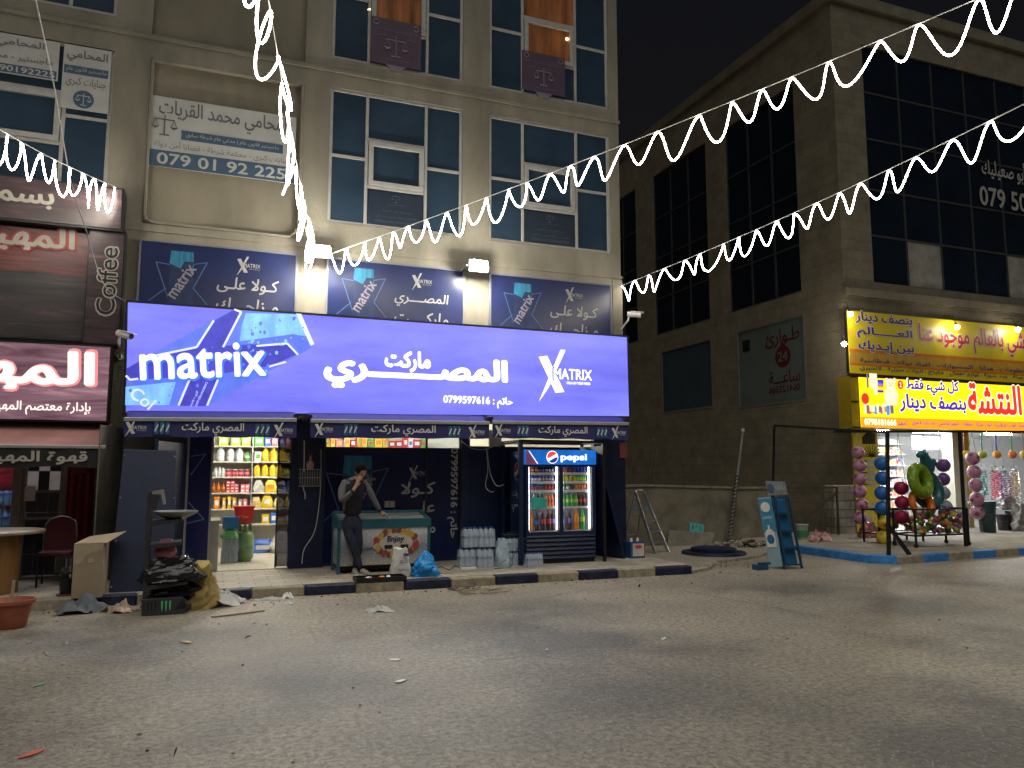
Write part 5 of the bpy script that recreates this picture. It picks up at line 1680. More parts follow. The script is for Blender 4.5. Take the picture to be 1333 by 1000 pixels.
# ---------------------------------------------------------------- shrink-wrapped water packs
m_wlab = M('water_label_blue', (.05, .10, .34), .4)
def film(name, col, fac):
    m = M(name, col, .22, var=.1, bump=.6, bscale=26, spec=.8)
    nt = m.node_tree
    tr = nt.nodes.new('ShaderNodeBsdfTransparent')
    x = nt.nodes.new('ShaderNodeMixShader')
    x.inputs[0].default_value = fac
    nt.links.new(tr.outputs[0], x.inputs[1])
    nt.links.new(nt.nodes['Principled BSDF'].outputs[0], x.inputs[2])
    nt.links.new(x.outputs[0], nt.nodes['Material Output'].inputs[0])
    return m
m_wrap = film('shrink_wrap', (.62, .70, .80), .38)
def waterpack(label, p, nx=3, ny=2, h=.33, r=.0455, name='water_pack', group='shrink wrapped water packs before the shop'):
    t = thing(name, label, 'water pack', p, group)
    p = Vector(p)
    first = None
    for i in range(nx):
        for j in range(ny):
            q = p + Vector(((i - (nx - 1) / 2) * r * 2.02, (j - (ny - 1) / 2) * r * 2.02, 0))
            if first is None:
                m = MB(); m.lathe(q, bottle_geo(h, r, .33, .62), 12)
                b_ = m.build('bottle', c_water, t, smooth=True)
                m = MB(); m.lathe(q, [(r * .42, h * .93), (r * .42, h)], 8)
                m.build('cap', m_wlab, b_)
                m = MB(); m.lathe(q, [(r * 1.01, h * .44), (r * 1.01, h * .56)], 12)
                m.build('label', m_wlab, b_, smooth=True)
                first, q0 = b_, q
            else:
                clone(first, q - q0, parent=t)
    m = MB()
    w, d = nx * r * 1.03, ny * r * 1.03
    N = 10
    for i in range(N):                              # taut film with a puckered top
        a0, a1 = -1 + 2 * i / N, -1 + 2 * (i + 1) / N
        f = lambda a, z: p + Vector((a * w * (1 if z < h * .7 else .94), -d - .004 * math.sin(a * 12 + z * 9), z))
        for z0_, z1_ in ((.0, h * .35), (h * .35, h * .7), (h * .7, h * .9)):
            m.quad(f(a0, z0_), f(a1, z0_), f(a1, z1_), f(a0, z1_))
    for s in (-1, 1):
        m.quad(p + Vector((s * w, -d, 0)), p + Vector((s * w, d, 0)), p + Vector((s * w * .96, d * .9, h * .9)), p + Vector((s * w * .96, -d * .9, h * .9)))
    m.build('shrink_wrap', m_wrap, t, smooth=True)
    return t
W1 = waterpack('water pack on the pavement at the freezer end of the stack', (4.02, 12.55, PV))
clone(W1, (4.32, 12.50, PV), label='water pack on the pavement under the upper pair')
clone(W1, (4.10, 12.60, PV + .335), .05, 'upper water pack nearest the freezer')
clone(W1, (4.37, 12.56, PV + .335), -.05, 'upper water pack beside the bagged bottles')
W2 = waterpack('small low water pack under the black adapter', (4.86, 12.60, PV), 4, 2, .235, .035)
clone(W2, (4.86, 12.62, PV + .24), .03, 'small upper water pack carrying the black adapter')
clone(W2, (5.14, 12.30, PV), .05, 'small water pack in front of the fridge corner')
clone(W2, (5.10, 12.72, PV), label='small water pack tucked beside the fridge')
clone(W2, (5.10, 12.72, PV + .24), -.05, 'small upper water pack touching the fridge side')
bag('bagged_bottles', 'clear plastic bag stuffed with water bottles between the packs', 'bag', (4.62, 12.48, PV), .25, .25, .46, c_water, 31, top=.45, crumple=.09)
t = thing('black_adapter', 'black power adapter with cables lying on top of the water packs', 'adapter', (4.86, 12.66, PV + .48))
m = MB(); m.box(4.70, 5.06, 12.60, 12.74, PV + .480, PV + .53)
m.build('case', m_black, t, bevel=.015)
m = MB(); m.box(4.78, 4.92, 12.62, 12.70, PV + .53, PV + .55)
m.build('handle', m_black, t, bevel=.005)
cable('black cable hanging from the adapter over the water packs', [(5.0, 12.6, .65), (5.05, 12.45, .60), (4.98, 12.44, .55), (4.80, 12.40, .30), (4.72, 12.3, .15), (4.4, 12.2, .148)], .006, m_black)
cable('black extension lead snaking past the blue bag to the power strip', [gr(566, 740, .148), gr(575, 738, .148), gr(585, 742, .148), gr(592, 737, .148), gr(603, 741, .150)], .007, m_black)
p = gr(610, 742, PV)
t = thing('power_strip', 'white power strip lying on the pavement before the water packs', 'power strip', p)
m = MB(); m.box(p.x - .13, p.x + .13, p.y - .03, p.y + .03, PV, PV + .045)
m.build('body', m_white, t, bevel=.008)
for k in range(4):
    m = MB(); m.cyl((p.x - .09 + k * .06, p.y, PV + .045), (p.x - .09 + k * .06, p.y, PV + .047), .018, n=10)
    m.build('socket', m_grey, t)
# ---------------------------------------------------------------- ice cream freezer
ax0, ax1, ay0, ay1 = 1.86, 3.37, 12.42, 13.08
t = thing('ice_cream_freezer', 'long chest freezer with teal rim, sliding glass top and ice cream print', 'freezer', ((ax0 + ax1) / 2, ay0, PV))
m_teal = M('teal_plastic', (.018, .10, .125), .4, var=.12)
def snow_mat():
    m = M('snowy_print', (.3, .3, .35), .4)
    nt = m.node_tree
    p = nt.nodes['Principled BSDF']
    tc = nt.nodes.new('ShaderNodeTexCoord')
    sp_ = nt.nodes.new('ShaderNodeSeparateXYZ')
    nt.links.new(tc.outputs['Object'], sp_.inputs[0])
    r = nt.nodes.new('ShaderNodeValToRGB')
    for e, (q, c) in zip([r.color_ramp.elements[0], r.color_ramp.elements[1], r.color_ramp.elements.new(.38)], ((.08, (.42, .38, .30)), (.72, (.035, .055, .15)), (.38, (.20, .22, .28)))):
        e.position = q
        e.color = c + (1,)
    nz = nt.nodes.new('ShaderNodeTexNoise')
    nz.inputs['Scale'].default_value = 4
    nz.inputs['Detail'].default_value = 6
    nt.links.new(tc.outputs['Object'], nz.inputs['Vector'])
    ad = nt.nodes.new('ShaderNodeMath')
    ad.operation = 'MULTIPLY_ADD'
    ad.inputs[1].default_value = .34
    nt.links.new(nz.outputs['Fac'], ad.inputs[0])
    sb_ = nt.nodes.new('ShaderNodeMath')
    sb_.operation = 'ADD'
    sb_.inputs[1].default_value = -.17
    nt.links.new(sp_.outputs['Z'], sb_.inputs[0])
    nt.links.new(sb_.outputs[0], ad.inputs[2])
    nt.links.new(ad.outputs[0], r.inputs[0])
    vo = nt.nodes.new('ShaderNodeTexVoronoi')
    vo.inputs['Scale'].default_value = 26
    nt.links.new(tc.outputs['Object'], vo.inputs['Vector'])
    vr = nt.nodes.new('ShaderNodeValToRGB')
    vr.color_ramp.elements[0].position, vr.color_ramp.elements[1].position = .12, .26
    vr.color_ramp.elements[0].color, vr.color_ramp.elements[1].color = (.7, .7, .7, 1), (0, 0, 0, 1)
    nt.links.new(vo.outputs['Distance'], vr.inputs[0])
    x = nt.nodes.new('ShaderNodeMix')
    x.data_type = 'RGBA'
    x.blend_type = 'ADD'
    x.inputs[0].default_value = .5
    nt.links.new(r.outputs[0], x.inputs[6])
    nt.links.new(vr.outputs[0], x.inputs[7])
    nt.links.new(x.outputs[2], p.inputs['Base Color'])
    return m
m = MB(); m.box(ax0 + .03, ax1 - .03, ay0 + .02, ay1 - .02, PV + .12, .86)
body = m.build('body', snow_mat(), t, bevel=.01)
m = MB()
zr, zb = .985, 1.085
for a, c in (((ax0, ay0), (ax1, ay0)),):
    m.box(ax0, ax1, ay0 - .01, ay0 + .05, .845, zr)
m.prism([(ax0, ay0 + .05, .845), (ax0, ay1, .845), (ax0, ay1, zb), (ax0, ay0 + .05, zr)], (.05, 0, 0))
m.prism([(ax1 - .05, ay0 + .05, .845), (ax1 - .05, ay1, .845), (ax1 - .05, ay1, zb), (ax1 - .05, ay0 + .05, zr)], (.05, 0, 0))
m.box(ax0 + .05, ax1 - .05, ay1 - .05, ay1, .845, zb)
m.build('rim', m_teal, t, bevel=.008)
m = MB(); m.prism([(ax0 + .05, ay0 + .05, zr - .03), (ax1 - .05, ay0 + .05, zr - .03), (ax1 - .05, ay1 - .05, zb - .04), (ax0 + .05, ay1 - .05, zb - .04)], (0, 0, -.01))
lid = m.build('glass_lid', M('frosted_lid', (.24, .24, .22), .15, var=.25, scale=3), t)
m = MB(); m.bar((ax0 + .85, ay0 + .06, zr - .02), (ax0 + .85, ay1 - .06, zb - .03), .03, .02); m.bar((ax0 + .06, ay0 + .3, zr + .018), (ax1 - .06, ay0 + .3, zr + .018), .015, .02)
m.build('lid_frame', m_grey, lid)
for x in (ax0 + .03, ax1 - .03):
    for y in (ay0 + .03, ay1 - .03):
        m = MB(); m.bar((x, y, PV), (x, y, .85), .045)
        m.build('leg', m_teal, t)
m = MB()
m.box(ax0 + .06, ax1 - .06, ay0 + .1, ay1 - .05, PV + .05, PV + .12)
m.build('base_frame', m_black, t)
bc = Vector(((ax0 + 2.62) / 1 * 0 + 2.80, ay0 + .018, .60))
m = MB()
m.prism([bc + Vector((.27 * math.cos(a * .2618), -.006, .15 * math.sin(a * .2618))) for a in range(24)], (0, .004, 0), 0)
rg = random.Random(4)
for k in range(26):
    a = k / 26 * 6.283
    q = bc + Vector((.33 * math.cos(a), -.003, .19 * math.sin(a)))
    w_, h_ = rg.uniform(.035, .075), rg.uniform(.03, .06)
    th = rg.uniform(0, 3)
    m.prism([q + Vector((w_ * math.cos(b_ * .628) * math.cos(th) - h_ * math.sin(b_ * .628) * math.sin(th), -.001 - .0004 * k, w_ * math.cos(b_ * .628) * math.sin(th) + h_ * math.sin(b_ * .628) * math.cos(th))) for b_ in range(10)], (0, .0008, 0), 1 + rg.randrange(5))
m.build('printed_badge', [M('badge_cream', (.50, .46, .38)), pal('badge_brown', (.16, .06, .04)), pal('badge_red', (.36, .05, .04)), pal('badge_yellow', (.50, .30, .05)), pal('badge_pale', (.45, .38, .30)), pal('badge_maroon', (.20, .07, .06))], body)
m = MB()
m.text('Enjoy', bc + Vector((-.01, -.012, .055)), .28, .12, off=.03, shear=.1)
m.build('lettering', M('badge_navy', (.02, .02, .07)), body)
m = MB()
m.box(bc.x - .19, bc.x - .06, bc.y - .012, bc.y - .009, bc.z - .09, bc.z - .03); m.box(bc.x + .07, bc.x + .20, bc.y - .012, bc.y - .009, bc.z - .09, bc.z - .03)
m.text('Icecream', (ax0 + .45, ay0 + .015, .52), .34, .06, Vector((.98, 0, .17)), shear=.3)
m.build('lettering', M('badge_black', (.015, .012, .015)), body)
# ---------------------------------------------------------------- bags and tray by the freezer
p = gr(521, 751, PV)
t = bag('white_sack', 'white printed plastic sack standing on the kerb before the freezer', 'sack', p, .30, .2, .43, M('white_sack_film', (.62, .60, .57), .5, var=.08, bump=.3, bscale=14), 41, top=.72, crumple=.05)
m = MB(); m.text('G-C', p + Vector((.03, -.115, .24)), .13, .05, off=.02)
m.text('Ramadan', p + Vector((.03, -.115, .12)), .16, .03)
m.box(p.x + .02, p.x + .10, p.y - .118, p.y - .114, p.z + .32, p.z + .36)
m.build('lettering', M('sack_print', (.06, .06, .14), .6), t)
p = gr(553, 750, PV)
bag('blue_bag', 'bright blue knotted plastic bag on the kerb', 'bag', p, .34, .26, .36, M('blue_bag_film', (.015, .26, .66), .35, var=.15, bump=.9, bscale=9), 42, top=.16, crumple=.13)
p = gr(490, 756, PV)
t = thing('black_tray', 'black plastic tray with leftovers lying on the kerb at the feet', 'tray', p)
m = MB(); m.box(p.x - .30, p.x + .40, p.y - .13, p.y + .15, PV + .005, PV + .02)
m.box(p.x - .30, p.x + .40, p.y - .15, p.y - .13, PV + .005, PV + .065); m.box(p.x - .30, p.x + .40, p.y + .15, p.y + .17, PV + .005, PV + .065)
m.box(p.x - .32, p.x - .30, p.y - .15, p.y + .17, PV + .005, PV + .065); m.box(p.x + .40, p.x + .42, p.y - .15, p.y + .17, PV + .005, PV + .065)
m.build('body', m_black, t)
for i, (dx, w, mt, n_) in enumerate(((-.12, .12, m_grey, 'flat grey packet lying in the black tray'), (.08, .10, c_org, 'orange wrapper lying in the black tray'), (.18, .07, c_wht, 'white cup lid lying in the black tray'))):
    m = MB(); m.ball((p.x + dx, p.y, PV + .045), (w / 2, .05, .025), 10, 6, jit=.12)
    solo('wrapper', n_, 'wrapper', m, mt, (p.x + dx, p.y, PV + .02), smooth=True)
# ---------------------------------------------------------------- the person leaning on the freezer
PX, PYY = 2.20, 12.36
def pt(cx, cz, y):                                  # survey units of the close-up turned into metres
    return Vector((PX + (cx - 270) * .00232, y, PV + (893 - cz) * .00232))
def skinmesh(name, verts, edges, radii, mats, parent, sub=2, root=0, matfn=None):
    me = bpy.data.meshes.new(name)
    org = parent.location
    me.from_pydata([v - org for v in verts], edges, [])
    o = bpy.data.objects.new(name, me)
    C.objects.link(o)
    sk = o.modifiers.new('skin', 'SKIN')
    sk.use_smooth_shade = True
    layer = me.skin_vertices[0].data if me.skin_vertices else None
    if layer is None:
        bm = bmesh.new()
        bm.from_mesh(me)
        bm.verts.layers.skin.verify()
        bm.to_mesh(me)
        bm.free()
        layer = me.skin_vertices[0].data
    for i, r_ in enumerate(radii):
        layer[i].radius = r_ if isinstance(r_, tuple) else (r_, r_)
        layer[i].use_root = i == root
    if sub:
        s = o.modifiers.new('sub', 'SUBSURF')
        s.levels = s.render_levels = sub
    dg = bpy.context.evaluated_depsgraph_get()
    dg.update()
    m2 = bpy.data.meshes.new_from_object(o.evaluated_get(dg))
    o.modifiers.clear()
    o.data = m2
    bpy.data.meshes.remove(me)
    m2.name = name
    m2.materials.clear()
    for q in mats:
        m2.materials.append(q)
    m2.polygons.foreach_set('use_smooth', [True] * len(m2.polygons))
    if matfn:
        for p_ in m2.polygons:
            p_.material_index = matfn(p_.center + org)
    m2.update()
    o.parent = parent
    return o
def chain(V, E, R, pts, rad, start=None):
    prev = start
    for p_, r_ in zip(pts, rad):
        V.append(Vector(p_)); R.append(r_)
        if prev is not None:
            E.append((prev, len(V) - 1))
        prev = len(V) - 1
    return prev
per = thing('person', 'man in a black sweater with grey sleeves leaning on the freezer, hand to face', 'person', (PX, PYY, PV))
m_skin = M('skin', (.36, .20, .14), .55, var=.1, scale=10)
m_swb, m_swg = M('black_knit', (.018, .018, .022), .9, var=.3, scale=12, bump=.9, bscale=9), M('grey_sleeve', (.13, .13, .145), .9, var=.22, scale=12, bump=.9, bscale=10)
m_jean, m_shoe, m_hair = M('dark_denim', (.018, .024, .042), .85, var=.4, scale=9, bump=.9, bscale=9), M('grey_suede_shoe', (.26, .24, .20), .8, var=.25, scale=14), M('black_hair', (.006, .005, .005), .9, var=.4, scale=40, bump=.3, bscale=60, spec=.08)
yb = 12.36
pel, wai, che, nek = pt(214, 500, yb), pt(212, 430, yb - .03), pt(218, 320, yb - .06), pt(232, 252, yb - .09)
shR, shL = pt(148, 283, yb - .03), pt(296, 278, yb - .06)
elR, wrR = pt(133, 398, yb - .16), pt(196, 330, yb - .30)
elL, wrL = pt(345, 375, yb - .06), pt(402, 468, yb - .02)
V, E, R = [], [], []
# bare parts: one body mesh from pelvis to head, with arms and hands under the clothes
chain(V, E, R, [pel, wai, che, nek, pt(238, 235, yb - .11)], [.10, .10, .11, .052, .05])
ck = 2
chain(V, E, R, [shR, elR, wrR], [.05, .038, .028], ck)
a = len(V) - 1
hR = pt(222, 290, yb - .29)
chain(V, E, R, [hR], [(.036, .018)], a)
hr = len(V) - 1
for i, (tx, tz, ty) in enumerate(((262, 238, -.22), (256, 232, -.23), (247, 230, -.245), (238, 233, -.26))):
    tip = pt(tx, tz, yb + ty)
    ba = pt(235 - i * 5, 268 - i * 3, yb - .285)
    chain(V, E, R, [ba, ba.lerp(tip, .5) + Vector((-.004, -.012, .004)), tip], [.0105, .0095, .0075], hr)
chain(V, E, R, [pt(236, 292, yb - .26), pt(250, 272, yb - .235)], [.011, .008], hr)
chain(V, E, R, [shL, elL, wrL], [.05, .038, .028], ck)
a = len(V) - 1
hL = pt(422, 488, yb - .0)
chain(V, E, R, [hL], [(.036, .022)], a)
hl = len(V) - 1
for i in range(4):
    k1 = hL + Vector((.028 - i * .017, -.03 - .002 * i, .006))
    chain(V, E, R, [k1, k1 + Vector((.010, -.022, -.030)), k1 + Vector((.006, -.002, -.060 + .006 * abs(i - 1)))], [.0105, .0095, .0075], hl)
chain(V, E, R, [hL + Vector((-.035, .0, -.01)), hL + Vector((-.042, -.012, -.045))], [.011, .008], hl)
skinmesh('body', V, E, R, [m_skin], per)
# head with face
hc = pt(258, 208, yb - .14)
Rm = Matrix.Rotation(math.radians(24), 3, 'Z') @ Matrix.Rotation(math.radians(33), 3, 'X')
m = MB(); m.ball((0, 0, 0), (.076, .098, .118), 24, 18)
for v in m.v:                                       # jaw, brow and face plane
    if v.z < 0:
        v.x *= 1 - .28 * min(1, -v.z / .118)
        v.y = v.y * (1 - .16 * min(1, -v.z / .118)) - .012 * min(1, -v.z / .118)
    if v.y < -.06:
        v.y = -.06 + (v.y + .06) * .75
m.ball((0, -.094, -.018), (.013, .020, .026), 10, 8)
m.ball((0, -.080, .018), (.055, .016, .012), 12, 8)
m.ball((0, -.083, -.060), (.024, .010, .007), 10, 6)
m.ball((0, -.078, -.090), (.026, .020, .020), 10, 6)
for s in (-1, 1):
    m.ball((s * .074, .008, -.008), (.011, .020, .032), 10, 8)
m.v = [hc + Rm @ v for v in m.v]
hd_ = m.build('head', m_skin, per, smooth=True)
m = MB()
for s in (-1, 1):
    m.ball((s * .030, -.0835, .0), (.013, .006, .0065), 10, 6, 0)
    m.ball((s * .030, -.089, .0), (.006, .003, .006), 8, 6, 1)
    m.bar((s * .014, -.096, .022), (s * .052, -.086, .024), .008, .007, 1)
m.v = [hc + Rm @ v for v in m.v]
m.build('eyes', [M('eye_white', (.55, .53, .50), .3), m_hair], hd_, smooth=True)
m = MB(); rh = random.Random(2)
m.ball((0, .014, .026), (.086, .102, .110), 26, 18)
keep = []
for v in m.v:
    front = -v.y
    if front > .055 and v.z < .075:
        v.y = -.055
        v.z = max(v.z, .05)
    if v.z < -.02:
        v.x *= .90
        v.z = max(v.z, -.062)
    v *= 1 + rh.uniform(-.02, .02)
m.v = [hc + Rm @ v for v in m.v]
m.build('hair', m_hair, per, smooth=True)
# sweater over torso and arms
V, E, R = [], [], []
chain(V, E, R, [pt(213, 512, yb - .01), pt(212, 440, yb - .03), pt(214, 370, yb - .05), pt(219, 312, yb - .06), pt(229, 268, yb - .08), pt(233, 246, yb - .10)], [(.165, .115), (.158, .112), (.170, .118), (.180, .118), (.105, .085), (.062, .058)])
chain(V, E, R, [pt(152, 284, yb - .03), pt(134, 345, yb - .10), elR, elR.lerp(wrR, .5) + Vector((0, -.01, 0)), wrR], [.074, .064, .058, .047, .036], 3)
chain(V, E, R, [pt(292, 282, yb - .06), pt(322, 330, yb - .07), elL, elL.lerp(wrL, .5), wrL], [.072, .060, .054, .046, .036], 3)
def swm(c):
    u = (c.x - PX) / .00232 + 270
    w_ = 893 - (c.z - PV) / .00232
    if w_ > 300 and (u < 158 or u > 296):
        return 1
    if w_ < 310 and (u < 215 - (w_ - 245) * .95 or u > 262 + (w_ - 245) * .65):
        return 1
    if c.y < yb - .21 and u > 120 and w_ > 322:
        return 1
    if w_ > 322 and u > 284 + (w_ - 300) * .1:
        return 1
    return 0
skinmesh('sweater', V, E, R, [m_swb, m_swg], per, matfn=swm)
m = MB(); d = (wrR - elR).normalized()
m.cyl(wrR - d * .02, wrR + d * .012, .037, .035, 12); d = (wrL - elL).normalized()
m.cyl(wrL - d * .02, wrL + d * .012, .037, .035, 12)
m.build('cuff', m_swb, per, smooth=True)
V, E, R = [], [], []
chain(V, E, R, [pt(213, 478, yb), pt(213, 530, yb + .0)], [(.145, .10), (.152, .115)])
chain(V, E, R, [pt(185, 585, yb - .01), pt(205, 650, yb - .06), pt(224, 705, yb - .09), pt(252, 790, yb - .08), pt(272, 852, yb - .10)], [.098, .088, .070, .060, .050], 1)
chain(V, E, R, [pt(246, 585, yb - .01), pt(256, 650, yb - .02), pt(262, 705, yb - .02), pt(256, 790, yb + .03), pt(250, 850, yb + .06)], [.096, .084, .068, .058, .050], 1)
skinmesh('trousers', V, E, R, [m_jean], per)
for (cx, cz, yy, dx, dy) in ((284, 868, yb - .13, .055, -.13), (243, 872, yb + .03, -.01, -.15)):
    c = pt(cx, cz, yy)
    c.z = PV
    V, E, R = [], [], []
    chain(V, E, R, [c + Vector((-dx * .4, -dy * .4, .048)), c + Vector((dx * .15, dy * .15, .058)), c + Vector((dx * .8, dy * .8, .042)), c + Vector((dx * 1.45, dy * 1.45, .034))], [(.044, .05), (.046, .054), (.047, .036), (.036, .026)])
    s = skinmesh('shoe', V, E, R, [m_shoe], per)
    m = MB()
    prof = [(-.7, .040), (-.2, .046), (.5, .044), (1.1, .050), (1.7, .036), (1.85, .015)]
    dv = Vector((dx, dy, 0)); nv = Vector((-dy, dx, 0)).normalized()
    pl = [c + dv * f + nv * w_ for f, w_ in prof] + [c + dv * f - nv * w_ for f, w_ in prof[::-1]]
    m.prism([q + Z3 * .022 for q in pl], (0, 0, -.02))
    m.build('sole', m_white, s)

SW_ = waterpack('water pack inside the doorway beside the gas cylinder, the lower one', (.33, 14.62, .15), group=None)
clone(SW_, (.34, 14.64, .15 + .20), label='water pack inside the doorway under the folded green bags')
# ---------------------------------------------------------------- cafe front
t = thing('cafe_window_sign', 'red lettered sign hanging inside the cafe window above the water bottles', 'sign', (-3.1, FY + .2, 1.9))
m = MB(); m.box(-4.3, -2.80, FY + .2, FY + .22, 1.45, 2.1)
m.build('face', streak('red_window_print', (.05, .008, .012), (.22, .02, .03), (.40, .06, .06), .25), t)
m = MB(); m.text(ar('المهيرات'), (-2.86, FY + .19, 1.90), 1.3, .2, off=.03, align='r')
m.text(ar('المهيرات'), (-2.84, FY + .197, 1.90), 1.36, .25, off=.08, align='r', mi=1, lift=.002)
m.build('lettering', [M('window_sign_letters', (.5, .46, .42), emit=.3), m_redo], t)
t = thing('cafe_door', 'dark framed cafe door with black and white checked panels', 'door', (-2.39, FY + .06, .14))
m = MB()
for x in (-2.66, -2.16):
    m.box(x, x + .05, FY + .03, FY + .09, .14, 2.5)
for z in (.14, 1.02, 1.42, 2.05):
    m.box(-2.61, -2.16, FY + .035, FY + .085, z, z + .04)
m.build('frame', M('cafe_door_metal', (.16, .15, .14), .5, metal=.3), t)
rr = random.Random(5)
for i in range(3):
    for j in range(6):
        x = -2.60 + i * .145
        z = .20 + j * .31
        m = MB(); m.box(x, x + .140, FY + .05, FY + .06, z, z + .30)
        wt = j >= 4 and (i + j) % 2 == 0
        m.build('check_panel', M('check_white', (.60, .58, .58), .4, emit=.08) if wt else M('check_black', (.018, .02, .03), .2), t)
m = MB(); m.box(-2.62, -2.48, FY + .02, FY + .03, 1.30, 1.52)
solo('paper_notice', 'white paper notice taped to the cafe door frame', 'notice', m, M('notice_paper', (.50, .50, .48), .8), (-2.55, FY + .02, 1.3))
t = thing('red_curtain', 'dark red curtain panel beside the cafe door', 'curtain', (-1.88, FY + .02, .2))
m = MB()
for i in range(16):
    f = lambda k: Vector((-2.06 + .36 * k / 16, FY - .03 + .03 * math.sin(k * 1.35), 0))
    m.quad(f(i) + Z3 * .55, f(i + 1) + Z3 * .55, f(i + 1) + Z3 * 2.4, f(i) + Z3 * 2.4)
m.build('cloth', M('wine_red_cloth', (.16, .008, .022), .8, var=.3, scale=3), t, smooth=True)
m = MB(); m.box(-1.98, -1.80, FY - .075, FY - .066, 1.70, 1.88)
m.build('faded_print', M('faded_print_red', (.10, .02, .03), .8), t)
m = MB(); m.cyl((-1.60, 12.9, .14), (-1.56, 12.9, 2.4), .022, n=8)
m.cyl((-1.60, 12.9, .14), (-1.60, 12.9, .17), .06, n=12)
solo('awning_post', 'thin dark post holding the cafe awning by the corrugated wall', 'post', m, m_black, (-1.6, 12.9, .14), smooth=True)
m = MB()
m.prism([(-1.52, 12.3, .14), (-1.34, 13.4, .14), (-1.34, 13.4, 2.4), (-1.52, 12.3, 2.4)], (.02, 0, 0))
solo('partition_sheet', 'worn grey metal partition between the cafe and the market', 'partition', m, M('worn_grey_sheet', (.14, .125, .105), .7, var=.4, scale=3, bump=.2), (-1.4, 12.9, .14))
C1 = None
k = 0
for z in range(5):
    for i in range(4):
        p = (-3.55 + i * .27, FY + .45, .15 + z * .36)
        if C1 is None:
            C1 = waterpack('blue water pack stacked inside the cafe window', p, group='blue water packs stacked inside the cafe')
            for ch in C1.children:
                if ch.name.startswith('bottle'):
                    ch.data.materials[0] = M('blue_water_bottle', (.20, .42, .78), .18, trans=.3)
                elif ch.name.startswith('shrink'):
                    ch.data.materials[0] = film('thin_wrap', (.5, .6, .75), .12)
        else:
            clone(C1, p)
p = gr(12, 752, .14)
t = thing('cafe_table', 'round cafe table on a wooden drum base at the kerb', 'table', p)
c = Vector((-2.72, 12.25, .14))
t.location = c
m = MB(); m.lathe(c, [(.60, .775), (.62, .785), (.62, .81), (.60, .82)], 32)
m.build('table_top', M('worn_table_laminate', (.26, .20, .14), .35, var=.15), t, smooth=True)
m = MB(); m.lathe(c, [(.34, 0), (.34, .774)], 28)
m.build('drum_base', M('orange_wood_veneer', (.30, .15, .05), .5, var=.3, scale=3, stretch=(4, 4, .4)), t, smooth=True)
# banquet chair
c = Vector((-2.03, 12.75, .14))
t = thing('banquet_chair', 'wine red banquet chair with an arched chrome back beside the cafe door', 'chair', c)
cq = lambda x, y, z: c + Vector((x, y, z))
m_wine = M('wine_upholstery', (.06, .006, .012), .85, var=.25, scale=12)
m = MB(); m.box(c.x - .21, c.x + .21, c.y - .22, c.y + .20, c.z + .42, c.z + .48)
m.build('seat', m_wine, t, bevel=.02)
arch = [(-.20, .47), (-.205, .72), (-.185, .86), (-.10, .93), (0, .955), (.10, .93), (.185, .86), (.205, .72), (.20, .47)]
m = MB(); m.prism([cq(x * .93, .19 + (z - .47) * .12, z * .99) for x, z in arch], (0, .035, 0))
m.build('backrest', m_wine, t, bevel=.008)
m = MB(); m.tube(spline([cq(x, .20 + (z - .47) * .12, z) for x, z in arch], 4), .014, 8)
m.build('back_frame', M('chrome', (.62, .62, .62), .15, metal=1.0, var=.03), t, smooth=True)
for x, y in ((-.19, -.19), (.19, -.19), (-.19, .19), (.19, .19)):
    m = MB(); m.bar(cq(x, y, 0), cq(x, y, .42), .022)
    m.build('leg', m_black, t)
m = MB(); m.bar(cq(-.19, -.19, .14), cq(.19, -.19, .14), .018); m.bar(cq(-.19, .19, .14), cq(.19, .19, .14), .018)
m.build('stretcher', m_black, t)
# carton, plant, pot, rags
m_card = M('brown_cardboard', (.34, .27, .18), .85, var=.12, scale=3, bump=.08)
c = gr(112, 779, .14)
t = thing('cardboard_box', 'tall brown cardboard box standing at the kerb before the cafe', 'box', c)
x0, x1, y0, y1, zt = c.x - .17, c.x + .17, c.y, c.y + .55, .82
m = MB(); m.prism([(x0, y0, .142), (x1, y0, .142), (x1, y0, zt), (x0, y0, zt)], (0, y1 - y0, 0))
m.build('carton', m_card, t, bevel=.004)
m = MB(); m.prism([(x0, y0 - .004, zt + .003), (x1 + .03, y0 - .004, zt + .003), (x1 + .22, y0 + .35, zt + .12), (x0 + .1, y1, zt + .05)], (0, .0, .006))
m.build('flap', m_card, t)
m = MB(); m.prism([(x0, y0 - .003, zt), (x0, y0 - .003, zt - .26), (x0 + .10, y0 - .003, zt - .24), (x0 + .14, y0 - .003, zt - .13), (x1 - .02, y0 - .003, zt - .08), (x1, y0 - .003, zt)], (0, .002, 0))
m.build('torn_layer', M('torn_cardboard', (.42, .35, .24), .9, var=.15), t)
m = MB(); m.box(x0 + .17, x0 + .23, y0 - .004, y0 - .001, zt - .24, zt - .18)
m.build('paper_sticker', M('old_paper'), t)
p = gr(86, 775, .14)
t = thing('potted_plant', 'small sparse plant in a black pot on the pavement beside the box', 'plant', p)
m = MB(); m.lathe(p, [(.12, 0), (.12, .02)], 16)
m.build('saucer', pal('saucer', (.16, .06, .04)), t)
m = MB(); m.lathe(p, [(.075, .02), (.095, .20), (.10, .20), (.10, .22)], 16)
m.build('pot', m_black, t, smooth=True)
rp = random.Random(6)
m = MB()
for k in range(46):
    a, l = rp.uniform(0, 6.28), rp.uniform(.04, .12)
    b_ = p + Vector((.05 * math.cos(a), .05 * math.sin(a), .22))
    e = b_ + Vector((l * .7 * math.cos(a), l * .7 * math.sin(a), rp.uniform(.02, .14)))
    s = Vector((-math.sin(a), math.cos(a), 0)) * .014
    m.quad(b_, b_.lerp(e, .5) + s, e, b_.lerp(e, .5) - s)
m.build('foliage', M('dull_leaf', (.07, .085, .035), .7, var=.4), t)
p = gr(12, 817, 0)
